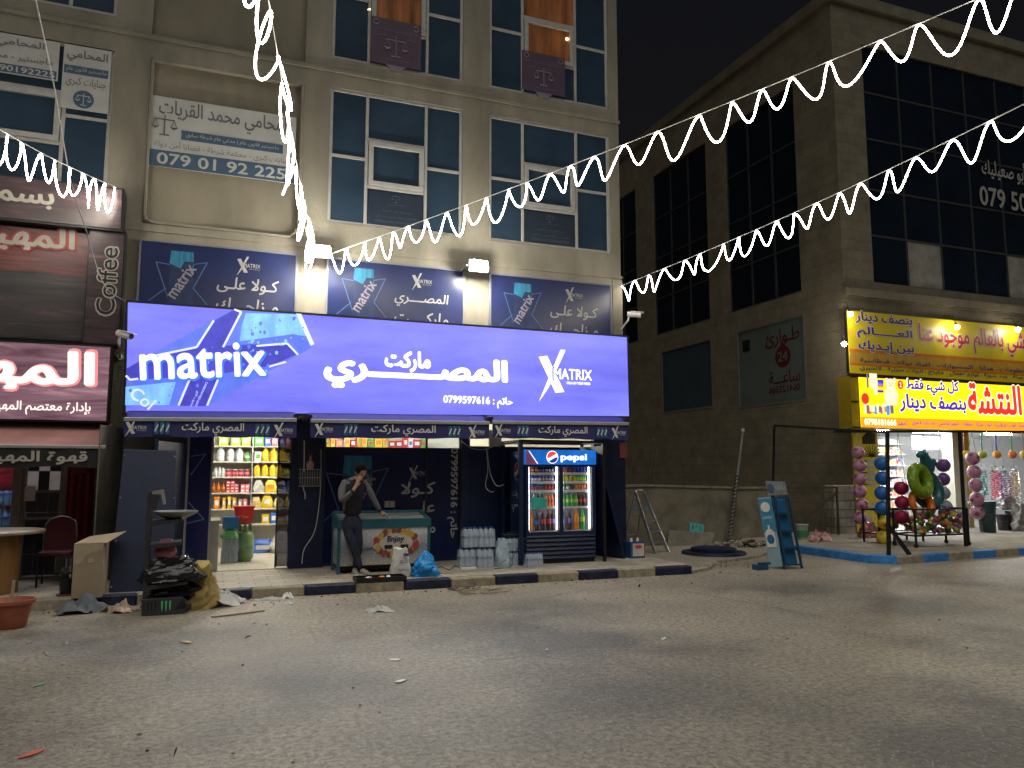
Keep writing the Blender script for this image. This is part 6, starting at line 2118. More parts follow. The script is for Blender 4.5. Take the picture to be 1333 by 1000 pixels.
t = thing('terracotta_pot', 'large reddish plastic plant pot with a bare stick standing on the road', 'plant pot', p)
m = MB(); m.lathe(p, [(.15, 0), (.165, .02), (.215, .27), (.24, .27), (.245, .31), (.225, .31), (.21, .26), (.2, .25)], 28)
m.build('pot', M('terracotta_plastic', (.36, .11, .06), .55, var=.15), t, smooth=True)
m = MB(); m.ball(p + Z3 * .25, (.2, .2, .03), 16, 6, jit=.03)
m.build('soil', M('dry_soil', (.09, .07, .05), .95, var=.4, scale=30), t, smooth=True)
m = MB(); m.bar(p + Vector((.0, 0, .25)), p + Vector((.01, .02, .52)), .03, .02)
m.build('stick', m_card, t)
def rag(name, label, cat, p, w, d, h, mat, seed, n=12):
    r = random.Random(seed)
    m = MB()
    ph = [r.uniform(0, 6.28) for _ in range(4)]
    vs = []
    for i in range(n + 1):
        for j in range(n + 1):
            u, v = -1 + 2 * i / n, -1 + 2 * j / n
            k = max(0, 1 - (u * u + v * v) * .62)
            e = 1 + .22 * math.sin(3 * math.atan2(v, u) + ph[0]) + .1 * math.sin(7 * math.atan2(v, u) + ph[1])
            z = h * k * (.6 + .4 * math.sin(5 * u + ph[2]) * math.cos(4 * v + ph[3]) + r.uniform(-.25, .25))
            vs.append(Vector(p) + Vector((u * w / 2 * e, v * d / 2 * e, max(.004, z))))
    fs = [(i * (n + 1) + j, (i + 1) * (n + 1) + j, (i + 1) * (n + 1) + j + 1, i * (n + 1) + j + 1) for i in range(n) for j in range(n)]
    m.add(vs, fs)
    return solo(name, label, cat, m, mat, p, smooth=True)
m_bagw = M('thin_white_bag_film', (.62, .62, .60), .4, var=.1, bump=.5, bscale=20, trans=.25)
rag('cloth_rag', 'crumpled grey cloth heap on the road below the cardboard box', 'rag', gr(107, 797), .55, .35, .22, M('grey_cloth', (.13, .14, .16), .9, var=.2), 21)
rag('snack_wrapper', 'white and orange crisp packet lying against the drinks rack', 'wrapper', gr(157, 797), .32, .22, .16, M('crisp_foil', (.50, .38, .28), .35, var=.8, scale=7), 22)
rag('plastic_bag', 'large empty white plastic bag lying at the kerb', 'plastic bag', gr(287, 788), .52, .34, .24, m_bagw, 23)
rag('paper_scrap', 'torn strip of white paper at the foot of the kerb', 'litter', gr(352, 781), .34, .10, .05, m_bagw, 24)
rag('paper_scrap', 'crumpled white tissue beside the paper strip', 'litter', gr(374, 779), .14, .12, .10, m_white, 25)
rag('paper_scrap', 'small white scrap in front of the crumpled tissue', 'litter', gr(376, 786), .09, .06, .03, m_white, 26)
rag('plastic_bag', 'flattened white bag on the asphalt before the freezer', 'plastic bag', gr(494, 796), .30, .18, .08, m_bagw, 27)
# ---------------------------------------------------------------- drinks rack on the road edge
p0 = gr(184, 802)
Y0 = p0.y
t = thing('drinks_rack', 'broken black metal drinks display rack with green claw marks at the kerb', 'rack', p0)
m_rack = M('rack_dark_metal', (.035, .036, .040), .45, var=.25, scale=8)
w, d = .54, .40
X0 = p0.x
m = MB(); m.box(X0, X0 + .05, Y0, Y0 + .05, 0, 1.50)
m.build('post', m_rack, t, bevel=.004)
m = MB(); m.box(X0, X0 + .04, Y0 + d, Y0 + d + .04, 0, 1.46)
m.build('post', m_rack, t, bevel=.004)
m = MB(); m.prism([(X0 + .0, Y0 - .04, .0), (X0 + w - .06, Y0 - .04, .0), (X0 + w, Y0 - .04, .10), (X0 + w - .09, Y0 - .04, .20), (X0, Y0 - .04, .20)], (0, d, 0))
b_ = m.build('base', m_rack, t, bevel=.006)
m = MB()
def claw(x, z, s, mi):
    for k, (dx, h) in enumerate(((-.045, .9), (0, 1.0), (.045, .8))):
        m.prism([(x + dx * s - .012 * s, Y0 - .043, z + .05 * s), (x + dx * s + .012 * s, Y0 - .043, z + .06 * s), (x + dx * s + .008 * s, Y0 - .043, z - .03 * s * h), (x + dx * s + .002 * s, Y0 - .043, z - .09 * s * h), (x + dx * s - .006 * s, Y0 - .043, z - .03 * s)], (0, .002, 0), mi)
claw(X0 + .27, .115, 1.0, 0); claw(X0 + .11, .115, .9, 1)
m.build('claw_mark', [M('acid_green', (.10, .50, .24), .5), M('claw_black', (.008, .008, .008), .6)], b_)
m = MB(); m.prism([(X0 + w - .17, Y0 - .043, .06), (X0 + w - .02, Y0 - .043, .07), (X0 + w - .08, Y0 - .043, .18)], (0, .002, 0))
m.build('cut_corner', M('claw_black'), b_)
for z, ww in ((1.13, .40), (.85, .40), (.36, .50)):
    m = MB(); m.prism([(X0 + .05, Y0 + .0, z - .06), (X0 + ww, Y0 + .0, z - .01), (X0 + ww, Y0 + .0, z + .02), (X0 + .05, Y0 + .0, z)], (0, d, 0))
    m.build('shelf', m_rack, t)
m = MB(); m.prism([(X0 + .05, Y0, 1.50), (X0 + .18, Y0, 1.52), (X0 + .21, Y0, 1.34), (X0 + .18, Y0, 1.33), (X0 + .15, Y0, 1.46), (X0 + .05, Y0, 1.46)], (0, .03, 0))
m.build('bracket', M('rack_bare_metal', (.40, .39, .37), .4, metal=.5), t)
m = MB(); m.prism([(X0 + .05, Y0, 1.46), (X0 + .15, Y0 + .0, 1.46), (X0 + .11, Y0, 1.28), (X0 + .05, Y0, 1.28)], (0, .03, 0))
m.build('back_plate', m_rack, t)
tc_ = Vector((X0 + .32, Y0 + .2, 1.18))
m = MB(); m.lathe(tc_, [(.10, -.04), (.24, .03), (.265, .055), (.265, .065), (.24, .05), (.1, -.03)], 28)
solo('metal_tray', 'shallow grey round tray balanced on the top shelf of the drinks rack', 'tray', m, M('grey_tray', (.22, .22, .21), .4, metal=.3), tc_ - Z3 * .04, smooth=True)
m_gb = M('black_bag_film', (.012, .012, .014), .22, var=.3, bump=.6, bscale=12)
t = bag('garbage_bag', 'shiny black garbage bag slumped on the shelf of the drinks rack', 'garbage bag', (X0 + .30, Y0 + .18, .385), .66, .42, .30, m_gb, 51, crumple=.09, top=.6)
bag('garbage_bag', 'black garbage bag squashed under the rack shelf above the claw marks', 'garbage bag', (X0 + .36, Y0 + .28, .205), .56, .4, .17, m_gb, 52, crumple=.09)
bag('clear_bag', 'milky plastic bag bulging behind the rack post', 'garbage bag', (X0 + .18, Y0 + .46, .02), .40, .3, .42, M('milky_bag_film', (.30, .28, .27), .3, var=.2, bump=.5, bscale=14), 53, crumple=.09)
bag('pink_bag', 'dusky pink bag hanging on the rack above the black garbage bag', 'bag', (X0 + .22, Y0 + .2, .67), .25, .2, .22, M('dusky_pink_film', (.30, .10, .14), .4, var=.3, bump=.4, bscale=14), 54)
bag('yellow_sack', 'dirty yellowish sack slumped against the drinks rack', 'sack', (X0 + .66, Y0 + .35, 0), .36, .34, .55, M('dirty_sack_cloth', (.40, .30, .11), .8, var=.45, scale=4, bump=.4, bscale=12), 55, top=.5, crumple=.15)
m = MB(); m.bar((X0 + .80, Y0 - .42, .012), (X0 + 1.40, Y0 - .22, .012), .06, .012)
solo('cardboard_strip', 'long flat cardboard strip lying on the asphalt by the rack', 'litter', m, m_card, (X0 + 1.1, Y0 - .3, 0))
# ---------------------------------------------------------------- litter
def scrap(label, px, py, w, d, mat, seed, name='paper_scrap', cat='litter', h=.006):
    r = random.Random(seed)
    p = gr(px, py)
    a = r.uniform(0, 3)
    R_ = Matrix.Rotation(a, 3, 'Z')
    n = 7
    top = []
    for k in range(n):
        f = 6.283 * k / n
        q = R_ @ Vector((w / 2 * math.cos(f) * r.uniform(.7, 1.1), 0, 0)) + Vector((0, d / 2 * math.sin(f) * r.uniform(.7, 1.1), 0))
        top.append(p + q + Z3 * (h * r.uniform(.6, 1.8) + .004))
    m = MB(); m.prism(top, (0, 0, -.004))
    m.add([p + Z3 * (h * 2.2)] + top, [(0, 1 + k, 1 + (k + 1) % n) for k in range(n)])
    return solo(name, label, cat, m, mat, p)
scrap('white scrap on the asphalt straight ahead, the nearer of two', 521, 888, .13, .08, m_white, 1)
scrap('small white card on the asphalt, the farther of two', 515, 860, .12, .07, m_white, 2)
scrap('white paper slip on the open asphalt before the ladder', 864, 832, .14, .05, m_white, 3)
scrap('tiny bluish scrap on the asphalt before the fridge', 712, 847, .08, .06, pal('scrap_blue', (.45, .48, .55)), 4)
scrap('flat cardboard piece lying on the asphalt below the cafe', 60, 852, .24, .10, m_card, 5, 'cardboard_piece')
scrap('orange and white wrapper on the asphalt below the rack', 243, 837, .17, .10, pal('wrap_o', (.60, .40, .22)), 6, 'snack_wrapper')
scrap('green wrapper on the asphalt near the picture edge', 53, 892, .15, .07, pal('wrap_g', (.15, .42, .16)), 7, 'snack_wrapper')
scrap('red packet lying alone on the near asphalt', 40, 983, .16, .09, pal('wrap_r', (.62, .12, .08)), 8, 'snack_packet')
scrap('dark crumpled rag on the near asphalt', 228, 988, .12, .08, m_black, 9, 'cloth_rag', h=.03)
scrap('cream pebble sized scrap on the near asphalt', 811, 982, .05, .05, pal('scrap_c', (.6, .56, .42)), 10, h=.02)
scrap('yellow straw like scrap at the very front of the road', 930, 997, .13, .03, pal('scrap_y', (.5, .46, .25)), 11)
scrap('white crumb on the asphalt below the cardboard piece', 87, 838, .07, .05, m_white, 12)
scrap('dark stone on the asphalt below the curb corner', 832, 766, .09, .06, m_black, 13, 'small_stone', 'stone', .03)
scrap('dark flat stone before the plastic bag', 322, 833, .08, .05, m_black, 14, 'small_stone', 'stone', .02)
scrap('white scrap beside the coiled wires', 620, 756, .14, .08, pal('scrap_k', (.62, .55, .38)), 15)
scrap('grey flat bottle cap on the open asphalt', 834, 803, .10, .07, m_grey, 16, 'bottle_cap')
scrap('green crushed can at the foot of the kerb', 414, 775, .07, .07, pal('scrap_gr', (.10, .32, .16)), 17, 'crushed_can', 'can', .04)
scrap('white chip on the asphalt below the kerb', 434, 789, .07, .05, m_white, 18)
rl = random.Random(77)
m = MB()
for k in range(520):                               # pale grit gathered along the kerb, thinning out over the lane
    x = rl.uniform(-3, 9)
    y = KY - .02 - abs(rl.gauss(0, .35)) if k < 380 else KY - rl.uniform(0, 6.5)
    s = rl.uniform(.004, .014) if rl.random() < .9 else rl.uniform(.014, .026)
    m.ball((x, y, s * .5), (s, s * rl.uniform(.6, 1), s * .6), 6, 4, 1 if rl.random() < .2 else 0, .2)
o = m.build('grit', [M('pale_grit', (.40, .37, .31), .9), M('dark_grit', (.10, .09, .08), .9)])
tag(o, 'loose pale and dark grit scattered along the kerb and lane', 'grit', kind='stuff')
def coil(label, px, py, rad, mat, seed, name='wire_coil'):
    r = random.Random(seed)
    c = gr(px, py)
    pts = []
    for k in range(46):
        a = k * .42
        q = rad * (.45 + .45 * r.random())
        pts.append(c + Vector((q * math.cos(a) * 1.5, q * math.sin(a) * .8, .01 + .03 * r.random())))
    m = MB(); m.tube(spline(pts, 3), .006, 5)
    return solo(name, label, 'wire', m, mat, c, smooth=True)
coil('tangled pale wires lying on the road before the water packs', 628, 772, .34, M('pale_wire', (.30, .25, .16), .6), 31)
coil('thin dark wire loop among the pale tangled wires', 604, 768, .20, M('dark_wire', (.12, .10, .07), .6), 32, 'wire_loop')
# ---------------------------------------------------------------- yard corner: ladder, poles, slabs, manhole
def ladder():
    b0, b1 = gr(853, 721, .05), gr(870, 719, .05)
    yt = b0.y + .42
    t0, t1 = at(827, 641, yt), at(838, 641, yt + (b1.y - b0.y))
    t = thing('step_ladder', 'folding aluminium step ladder standing open beside the building corner', 'ladder', (b0 + b1) / 2)
    for a, c in ((b0, t0), (b1, t1)):
        m = MB(); m.bar(a, c, .035, .06)
        m.build('rail', m_steel, t)
    m = MB(); mid_ = (t0 + t1) / 2 + Z3 * .05
    m.tube(spline([t0, t0 + Z3 * .04 + (t1 - t0) * .15, mid_, t1 + Z3 * .04 - (t1 - t0) * .15, t1], 4), .022, 8)
    m.build('hand_hoop', m_steel, t, smooth=True)
    for i, f in enumerate((.17, .35, .53)):
        a, c = b0.lerp(t0, f), b1.lerp(t1, f)
        m = MB(); m.bar(a, c, .09, .025)
        m.build('step', m_steel, t)
    a, c = b0.lerp(t0, .70), b1.lerp(t1, .70)
    dv = Vector((-.22, .10, 0))
    m = MB(); m.prism([a, c, c + dv, a + dv], (0, 0, .03))
    m.build('platform', M('blue_platform', (.06, .16, .28), .5), t)
    f0, f1 = gr(822, 712, .05), gr(836, 716, .05)
    f0 = b0 + Vector((-.62, .30, 0)); f1 = b1 + Vector((-.62, .30, 0))
    for a, c in ((f0, t0), (f1, t1)):
        m = MB(); m.bar(a, a.lerp(c, .93), .026, .026)
        m.build('rear_leg', m_steel, t)
    m = MB(); m.bar(f0.lerp(t0, .3), f1.lerp(t1, .3), .02); m.bar(f0.lerp(t0, .6), f1.lerp(t1, .6), .02)
    m.build('brace', m_steel, t)
ladder()
m = MB(); m.cyl(gr(838, 706, .05) + Vector((0, .25, 0)), at(851, 572, 15.42), .018, n=8)
solo('metal_pole', 'thin bare pole leaning in the dark corner behind the ladder', 'pole', m, M('dull_pole', (.13, .125, .115), .6), (8.5, 15.2, .05), smooth=True)
m = MB(); m.cyl(gr(843, 706, .05) + Vector((0, .25, 0)), at(855, 578, 15.4), .014, n=8)
solo('metal_pole', 'second thinner rod leaning beside the bare pole', 'pole', m, M('rusty_rod', (.12, .09, .07), .7), (8.6, 15.2, .05), smooth=True)
a, b_ = Vector((11.28, 15.2, .03)), at(967, 560, 15.44)
t = thing('wrapped_pole', 'tall pole wrapped in dark tape leaning on the low yard wall', 'pole', a)
m = MB(); m.cyl(a, b_, .035, .03, 10)
m.build('pole', M('grey_pole', (.17, .165, .15), .5), t, smooth=True)
m = MB()
pts = []
d = (b_ - a)
for k in range(150):
    f = .03 + .57 * k / 150
    pts.append(a + d * f + Vector((.042 * math.cos(k * .75), .042 * math.sin(k * .75), 0)))
m.tube(pts, .014, 5)
m.build('tape', M('dark_tape', (.03, .03, .03), .5, var=.8, scale=20), t)
m = MB(); m.cyl(b_ - d * .015, b_ + d * .012, .045, n=10)
m.build('cap', m_grey, t)
m = MB(); c0, c1, c2, c3 = at(869, 712, 15.3), at(926, 715, 15.3), at(931, 695, 15.44), at(872, 691, 15.44)
m.prism([Vector((c0.x, 15.28, .05)), Vector((c1.x, 15.28, .05)), Vector((c2.x, 15.44, c2.z)), Vector((c3.x, 15.44, c3.z))], (0, .05, .02))
solo('concrete_slab', 'thin concrete slab leaning against the foot of the yard wall', 'slab', m, M('slab_concrete', (.17, .155, .125), .9, var=.25, bump=.3), ((c0.x + c1.x) / 2, 15.3, .05), bevel=.01)
q0, q1, q2, q3 = at(898, 692, 15.485), at(916, 693, 15.485), at(917, 683, 15.485), at(898, 680, 15.485)
m = MB(); m.prism([q0, q1, q2, q3], (0, .012, 0))
t = thing('teal_plate', 'small glossy teal plate fixed to the yard wall above the slab', 'plate', q0)
pl_ = m.build('sheet', M('teal_gloss', (.10, .46, .44), .3, var=.35, scale=16), t)
m = MB(); m.bar(q0 + Vector((.06, -.006, .04)), q0 + Vector((.09, -.006, .17)), .004, .014); m.bar(q1 + Vector((-.08, -.006, .06)), q1 + Vector((-.10, -.006, .17)), .004, .014); m.bar(q0 + Vector((.18, -.006, .09)), q0 + Vector((.20, -.006, .16)), .004, .012)
m.build('scratch', m_black, pl_)
c = gr(929, 721, .05)
t = thing('manhole', 'dark blue painted round manhole rim standing proud of the broken concrete', 'manhole', c)
m = MB(); m.lathe(c, [(.66, -.02), (.64, .05), (.50, .06), (.50, .05)], 32)
m.build('collar', m_kerbn, t, smooth=True)
m = MB(); m.lathe(c, [(.46, .06), (.46, .12), (.40, .135)], 32)
m.build('lid', m_navy2, t, smooth=True)
for px, py, w, lb in ((910, 737, .8, 'broken concrete kerb piece lying in front of the manhole'), (862, 741, .62, 'navy painted kerb piece sunk in the dirt beyond the pavement end')):
    c = gr(px, py)
    m = MB(); m.box(c.x - w / 2, c.x + w / 2, c.y - .08, c.y + .10, -.05, .06)
    solo('kerb_piece', lb, 'kerb stone', m, m_kerbn if w < .7 else m_kerb, c, bevel=.02)
rl = random.Random(5)
m = MB()
for k in range(170):
    x, y = rl.gauss(11.6, .45), rl.gauss(14.75, .22)
    s = rl.uniform(.02, .09)
    m.ball((x, y, .05 + s * .3 + max(0, .12 - abs(x - 11.5) * .2) * rl.random()), (s, s * rl.uniform(.4, 1), s * rl.uniform(.3, .7)), 7, 5, rl.randrange(4), .3)
tag(m.build('debris', [m_kerb, M('debris_wood', (.13, .09, .05), .9, var=.4), M('debris_dark', (.04, .035, .03), .9), M('debris_light', (.30, .27, .22), .9)]), 'heap of broken stone, wood and litter at the foot of the wrapped pole', 'debris', kind='stuff')
m = MB()
for k in range(240):
    g0 = rl.choice(((8.2, 12.0, .6, .12), (10.9, 13.1, .7, .15), (11.9, 13.8, .3, .3)))
    x, y = rl.gauss(g0[0], g0[2]), rl.gauss(g0[1], g0[3])
    a = rl.uniform(0, 6.28)
    h = rl.uniform(.03, .10)
    b_ = Vector((x, y, .0)); tp = b_ + Vector((.05 * math.cos(a), .05 * math.sin(a), h))
    s = Vector((-math.sin(a), math.cos(a), 0)) * .006
    m.quad(b_ - s, b_ + s, tp + s * .2, tp - s * .2)
tag(m.build('grass', M('dry_grass', (.10, .10, .04), .9, var=.4)), 'thin dry weeds sprouting along the broken concrete edge', 'grass', kind='stuff')
# ---------------------------------------------------------------- blue display stand
YD = 11.35
D = lambda x, y, dy=0: at(970 + x * .22, 540 + y * .22, YD) + Vector((0, dy, 0))
Dp = lambda x, y, dy=0: at(970 + x * .22, 540 + y * .22, YD + dy)
base = D(240, 930)
base.z = 0
t = thing('display_stand', 'tilted blue metal display stand with a printed bottle side panel', 'display stand', base)
m_bl = M('stand_blue_metal', (.02, .17, .36), .45, var=.2, scale=5)
m_bd = M('stand_dark_blue', (.015, .06, .13), .5, var=.2)
m = MB(); m.prism([Dp(75, 492, .3), Dp(150, 485), Dp(222, 897), Dp(147, 905, .3)], (.012, .01, 0))
pnl = m.build('side_panel', M('stand_pale_print', (.30, .46, .54), .45, var=.25, scale=2), t)
m = MB(); m.prism([Dp(77, 500, .292), Dp(151, 493, -.008), Dp(186, 690, -.008), Dp(112, 698, .292)], (0, .002, 0), 0)
q = Dp(118, 545, .13) + Vector((0, -.03, 0))
rv = (Dp(150, 485) - Dp(75, 492, .3)).normalized()
uv = (Dp(75, 492, .3) - Dp(147, 905, .3)).normalized()
nv = rv.cross(uv).normalized()
def ell(c, a, b_, mi, k):
    m.prism([c + rv * (a * math.cos(f * .314)) + uv * (b_ * math.sin(f * .314)) + nv * (.012 + .002 * k) for f in range(20)], -nv * .002, mi)
pc = lambda u, v: Dp(75, 492, .3).lerp(Dp(150, 485), u).lerp(Dp(147, 905, .3).lerp(Dp(222, 897), u), v)
ell(pc(.5, .14), .11, .09, 1, 1)
w_ = .11
m.prism([pc(.5, .62) + rv * x * w_ + uv * y + nv * .014 for x, y in ((-1, -.12), (1, -.12), (1, .14), (.5, .20), (.18, .21), (.18, .28), (-.18, .28), (-.18, .21), (-.5, .20), (-1, .14))], -nv * .002, 1)
ell(pc(.5, .60), .085, .085, 2, 3); ell(pc(.5, .60), .06, .06, 3, 4)
m.text(ar('لوكشـل'), pc(.5, .285) + nv * .012, .22, .06, rv, uv, off=.02, mi=1)
m.build('printed_bottle', [M('stand_mid_print', (.05, .25, .42), .45), m_white, M('stand_emblem', (.03, .14, .34), .45), m_bl], pnl)
m = MB(); m.prism([Dp(120, 392, .1), Dp(236, 395, .1), Dp(252, 474, .1), Dp(135, 478, .1)], (.01, .015, 0))
hdr = m.build('header_board', M('stand_header', (.24, .28, .29), .5, var=.35, scale=4), t)
m = MB(); hc_ = (Dp(120, 392, .1) + Dp(236, 395, .1) + Dp(252, 474, .1) + Dp(135, 478, .1)) / 4
hv = (Dp(236, 395, .1) - Dp(120, 392, .1)).normalized()
hu = (Dp(236, 395, .1) - Dp(252, 474, .1)).normalized()
hn = hv.cross(hu).normalized()
m.prism([hc_ - hv * .14 + hn * .012 + hv * (.08 * math.cos(k * .4)) + hu * (.08 * math.sin(k * .4)) for k in range(16)], -hn * .002, 1)
m.text(ar('كوكيز'), hc_ + hv * .10 + hn * .010, .22, .08, hv, hu, off=.02, mi=0)
m.build('lettering', [M('header_letters', (.42, .45, .45), .5), M('header_navy', (.08, .12, .2), .5)], hdr)
m = MB()
for p_, q_ in (((175, 490), (238, 890)), ((255, 490), (332, 886))):
    m.bar(D(*p_), D(*q_), .035)
    m.bar(D(*p_, .34), D(*q_, .34), .035)
for y_, xa, xb in ((490, 175, 255), (582, 190, 270), (686, 206, 290), (786, 222, 312), (886, 236, 330)):
    m.bar(D(xa, y_), D(xb, y_), .03)
m.build('frame', m_bd, t)
for y_, xa, xb in ((582, 190, 270), (686, 206, 290), (786, 222, 312), (886, 236, 330)):
    m = MB(); m.prism([D(xa + 4, y_ + 2, .02), D(xb - 4, y_ + 2, .02), D(xb - 4, y_ + 2, .09), D(xa + 4, y_ + 2, .09)], (0, 0, -.012))
    m.build('shelf', m_bd, t)
m = MB(); m.prism([D(184, 492, .10), D(256, 490, .10), D(334, 884, .10), D(244, 888, .10)], (0, .01, 0))
m.build('back_panel', m_bl, t)
for xa, ya, xb, yb_ in ((230, 886, 234, 934), (330, 884, 338, 926)):
    m = MB(); e = D(xb, yb_); e.z = .0
    m.bar(D(xa, ya), e, .035)
    m.build('leg', m_bd, t)
    e2 = e + Vector((0, .34, 0)); m = MB(); m.bar(D(xa, ya, .34), e2, .035)
    m.build('leg', m_bd, t)
m = MB(); c = D(115, 900, .1); c.z = 0
m.box(c.x - .12, c.x + .12, c.y - .06, c.y + .10, 0, .09); m.box(c.x - .05, c.x + .2, c.y - .03, c.y + .03, .09, .13)
solo('broken_bracket', 'broken blue metal piece lying at the foot of the display stand', 'bracket', m, m_bd, c, bevel=.01)
p = Vector((12.9, 14.6, .15))
t = thing('paint_bucket', 'pale green paint bucket standing behind the display stand', 'bucket', p)
m = MB(); m.lathe(p, [(.11, 0), (.14, .34), (.15, .34), (.15, .36)], 16)
m.build('body', M('bucket_plastic', (.28, .34, .28), .5, var=.2), t, smooth=True)
m = MB(); m.lathe(p, [(.122, .06), (.135, .22)], 16)
m.build('label', M('bucket_label', (.06, .22, .10), .5), t, smooth=True)
rag('crumpled_packaging', 'crumpled pink and white packaging beside the paint bucket', 'packaging', (13.0, 14.2, .15), .5, .35, .30, M('pink_packaging', (.45, .22, .22), .7, var=.9, scale=6), 61)
t = thing('scrap_gate', 'dark rusty gate leaf leaning beside the concrete block pier', 'gate', (14.0, 15.5, .1))
m = MB(); m.bar((13.2, 15.45, .1), (13.2, 15.45, 1.35), .04); m.bar((14.8, 15.45, .1), (14.8, 15.45, 1.35), .04); m.bar((13.2, 15.45, 1.33), (14.8, 15.45, 1.33), .04); m.bar((13.2, 15.45, .2), (14.8, 15.45, 1.2), .04)
m.build('frame', M('rusty_frame', (.06, .05, .04), .7, var=.4), t)
m = MB()
for k in range(9):
    m.bar((13.3 + k * .18, 15.46, .15), (13.3 + k * .18 + .1, 15.46, .15 + .13 * k), .012)
m.build('bar', M('rusty_frame'), t)
# ---------------------------------------------------------------- pipe canopy frame over the toy shop pavement
t = thing('canopy_frame', 'bare black pipe frame for a canopy over the toy shop pavement', 'frame', (12.0, 11.35, .0))
P1, P1t = Vector((12.0, 11.3, .0)), at(1155, 563, 11.35)
P2, P2t = Vector((15.04, 12.1, .15)), at(1249, 563, 12.1)
Lr, Lt = Vector((11.85, 14.4, .15)), at(1008, 554, 14.4)
for a, c in ((P1, P1t), (P2, P2t), (Lr, Lt)):
    m = MB(); m.bar(a, c, .055 if a is not Lr else .04)
    m.build('post', m_black, t)
m = MB(); fe = at(1333, 563, 13.0)
m.bar(at(1086, 562, 11.7), at(1400, 562, 12.6), .045)
m.build('front_beam', m_black, t)
m = MB(); m.bar(P1t, Lt, .045)
m.build('side_rail', m_black, t)
m = MB(); m.bar(P1 + Vector((.02, .02, .75)), gr(1184, 722, .15), .06)
m.build('brace', m_black, t)
# ---------------------------------------------------------------- toy shop signs
m_yel = M('yellow_sign_film', (.52, .42, .015), .45, var=.12, scale=1.5)
m_sp = M('violet_sign_print', (.05, .02, .16), .5)
m_sr = M('red_sign_print', (.36, .02, .03), .5)
m_so = M('orange_sign_band', (.48, .14, .01), .5, var=.2)
YU = 15.70
t = thing('toy_shop_banner', 'upper unlit yellow sign with red and violet slogans over the toy shop', 'sign', (20, YU, 4.3))
a, b_ = at(1103, 404, YU), at(1113, 486, YU)
ux0, ux1, uz0, uz1 = a.x, 31.0, b_.z, a.z
m = MB(); m.box(ux0, ux1, YU, YU + .03, uz0, uz1)
fc = m.build('face', m_yel, t)
m = MB(); m.box(ux0 + .02, ux1, YU + .031, SYF - .15, uz0 + .02, uz1 - .02)
m.build('cabinet', m_black, t)
m = MB(); m.box(ux0, ux1, YU - .004, YU - .001, uz0 + .22, uz0 + .28); m.box(ux0, ux1, YU - .004, YU - .001, uz0 + .57, uz0 + .66)
m.box(ux0, ux1, YU - .0035, YU - .0005, uz0 + .28, uz0 + .57, 1)
m.build('printed_band', [m_so, M('tan_sign_band', (.40, .24, .03), .5)], fc)
m = MB(); Wh = M('white_outline_print', (.55, .52, .45), .5)
for s_, cx, cy, w, h, c_ in (('بنصف دينار', 1151, 416, 2.05, .34, 1), ('العـــــالم', 1152, 435, 2.0, .32, 1), ('بين إيـديك', 1154, 453, 2.0, .34, 1), ('كل شي بالعالم موجود عنا', 1196, 438, 5.0, .80, 2)):
    q = at(cx, cy, YU)
    al = 'c' if c_ == 1 else 'l'
    m.text(ar(s_), (q.x - (.03 if al == 'l' else 0), YU, q.z), w + .06, h + .06, off=.07, mi=0, align=al)
    m.text(ar(s_), (q.x, YU - .004, q.z), w, h, off=.025, mi=c_, align=al)
for s_, cx, cy, w, h in (('العاب . منظومات . هدايا . اكسسوارات . اعياد ميلاد . قرطاسية', 1119, 469, 7.4, .15), ('مستلزمات ارجيلة . عدد يدوية . لوازم اطفال . مكياج . ادوات منزلية . لانجيري', 1119, 479, 7.6, .16)):
    q = at(cx, cy, YU)
    m.text(ar(s_), (q.x, YU - .004, q.z), w, h, mi=1, off=.01, align='l')
m.build('lettering', [Wh, m_sp, m_sr], fc)
YL = 15.35
e_y = M('backlit_yellow_film', S(246, 216, 20), .4, var=.10, scale=1.2, emit=1.1)
e_or = M('backlit_orange_band', S(245, 150, 20), .4, var=.06, emit=1.0)
e_rd = M('backlit_red_letters', S(226, 48, 40), .4, var=.05, emit=.95)
e_vi = M('backlit_violet_letters', S(75, 40, 165), .4, var=.05, emit=.9)
e_wl = M('backlit_white_line', S(250, 245, 225), .4, var=.02, emit=1.0)
t = thing('toy_shop_sign', 'bright backlit yellow sign with toys and red lettering above the toy shop', 'sign', (20, YL, 2.9))
a, b_ = at(1118, 491, YL), at(1122, 556, YL)
lx0, lx1, lz0, lz1 = a.x, 30.5, b_.z, a.z
m = MB(); m.box(lx0, lx1, YL, YL + .02, lz0, lz1)
fc = m.build('face', e_y, t)
m = MB(); m.box(lx0 - .25, lx0 - .003, YL + .05, SYF - .16, lz0 - .02, lz1 + .02); m.box(lx0, lx1, YL + .021, SYF - .16, lz0, lz1)
m.build('cabinet', M('sign_return_yellow', (.42, .30, .02), .5, var=.15), t)
m = MB()
for z in (lz0 - .02, (lz0 + lz1) / 2, lz1):
    m.box(lx0 - .252, lx0, YL + .03, YL + .049, z, z + .03)
m.build('cabinet_trim', m_black, t)
m = MB(); m.box(lx0, lx1, YL - .004, YL - .001, lz0, lz0 + .27)
m.build('printed_band', e_or, fc)
m = MB()
for s_, cx, cy, w, h, c_, al in (('كل شيء فقط', 1214, 505, 1.95, .42, 1, 'c'), ('بنصف دينار', 1215, 526, 2.45, .50, 1, 'c'), ('النتشة', 1259, 518, 2.15, .88, 2, 'l')):
    q = at(cx, cy, YL)
    m.text(ar(s_), (q.x - (.03 if al == 'l' else 0), YL, q.z), w + .06, h + .06, off=.07, mi=0, align=al)
    m.text(ar(s_), (q.x, YL - .004, q.z), w, h, off=.035, mi=c_, align=al)
q = at(1125, 549, YL)
m.text('0798181666', (q.x, YL - .004, q.z), 1.10, .17, off=.03, mi=0, align='l')
m.text(ar('احمد'), (q.x + 1.3, YL - .004, q.z), .3, .14, off=.02, mi=1)
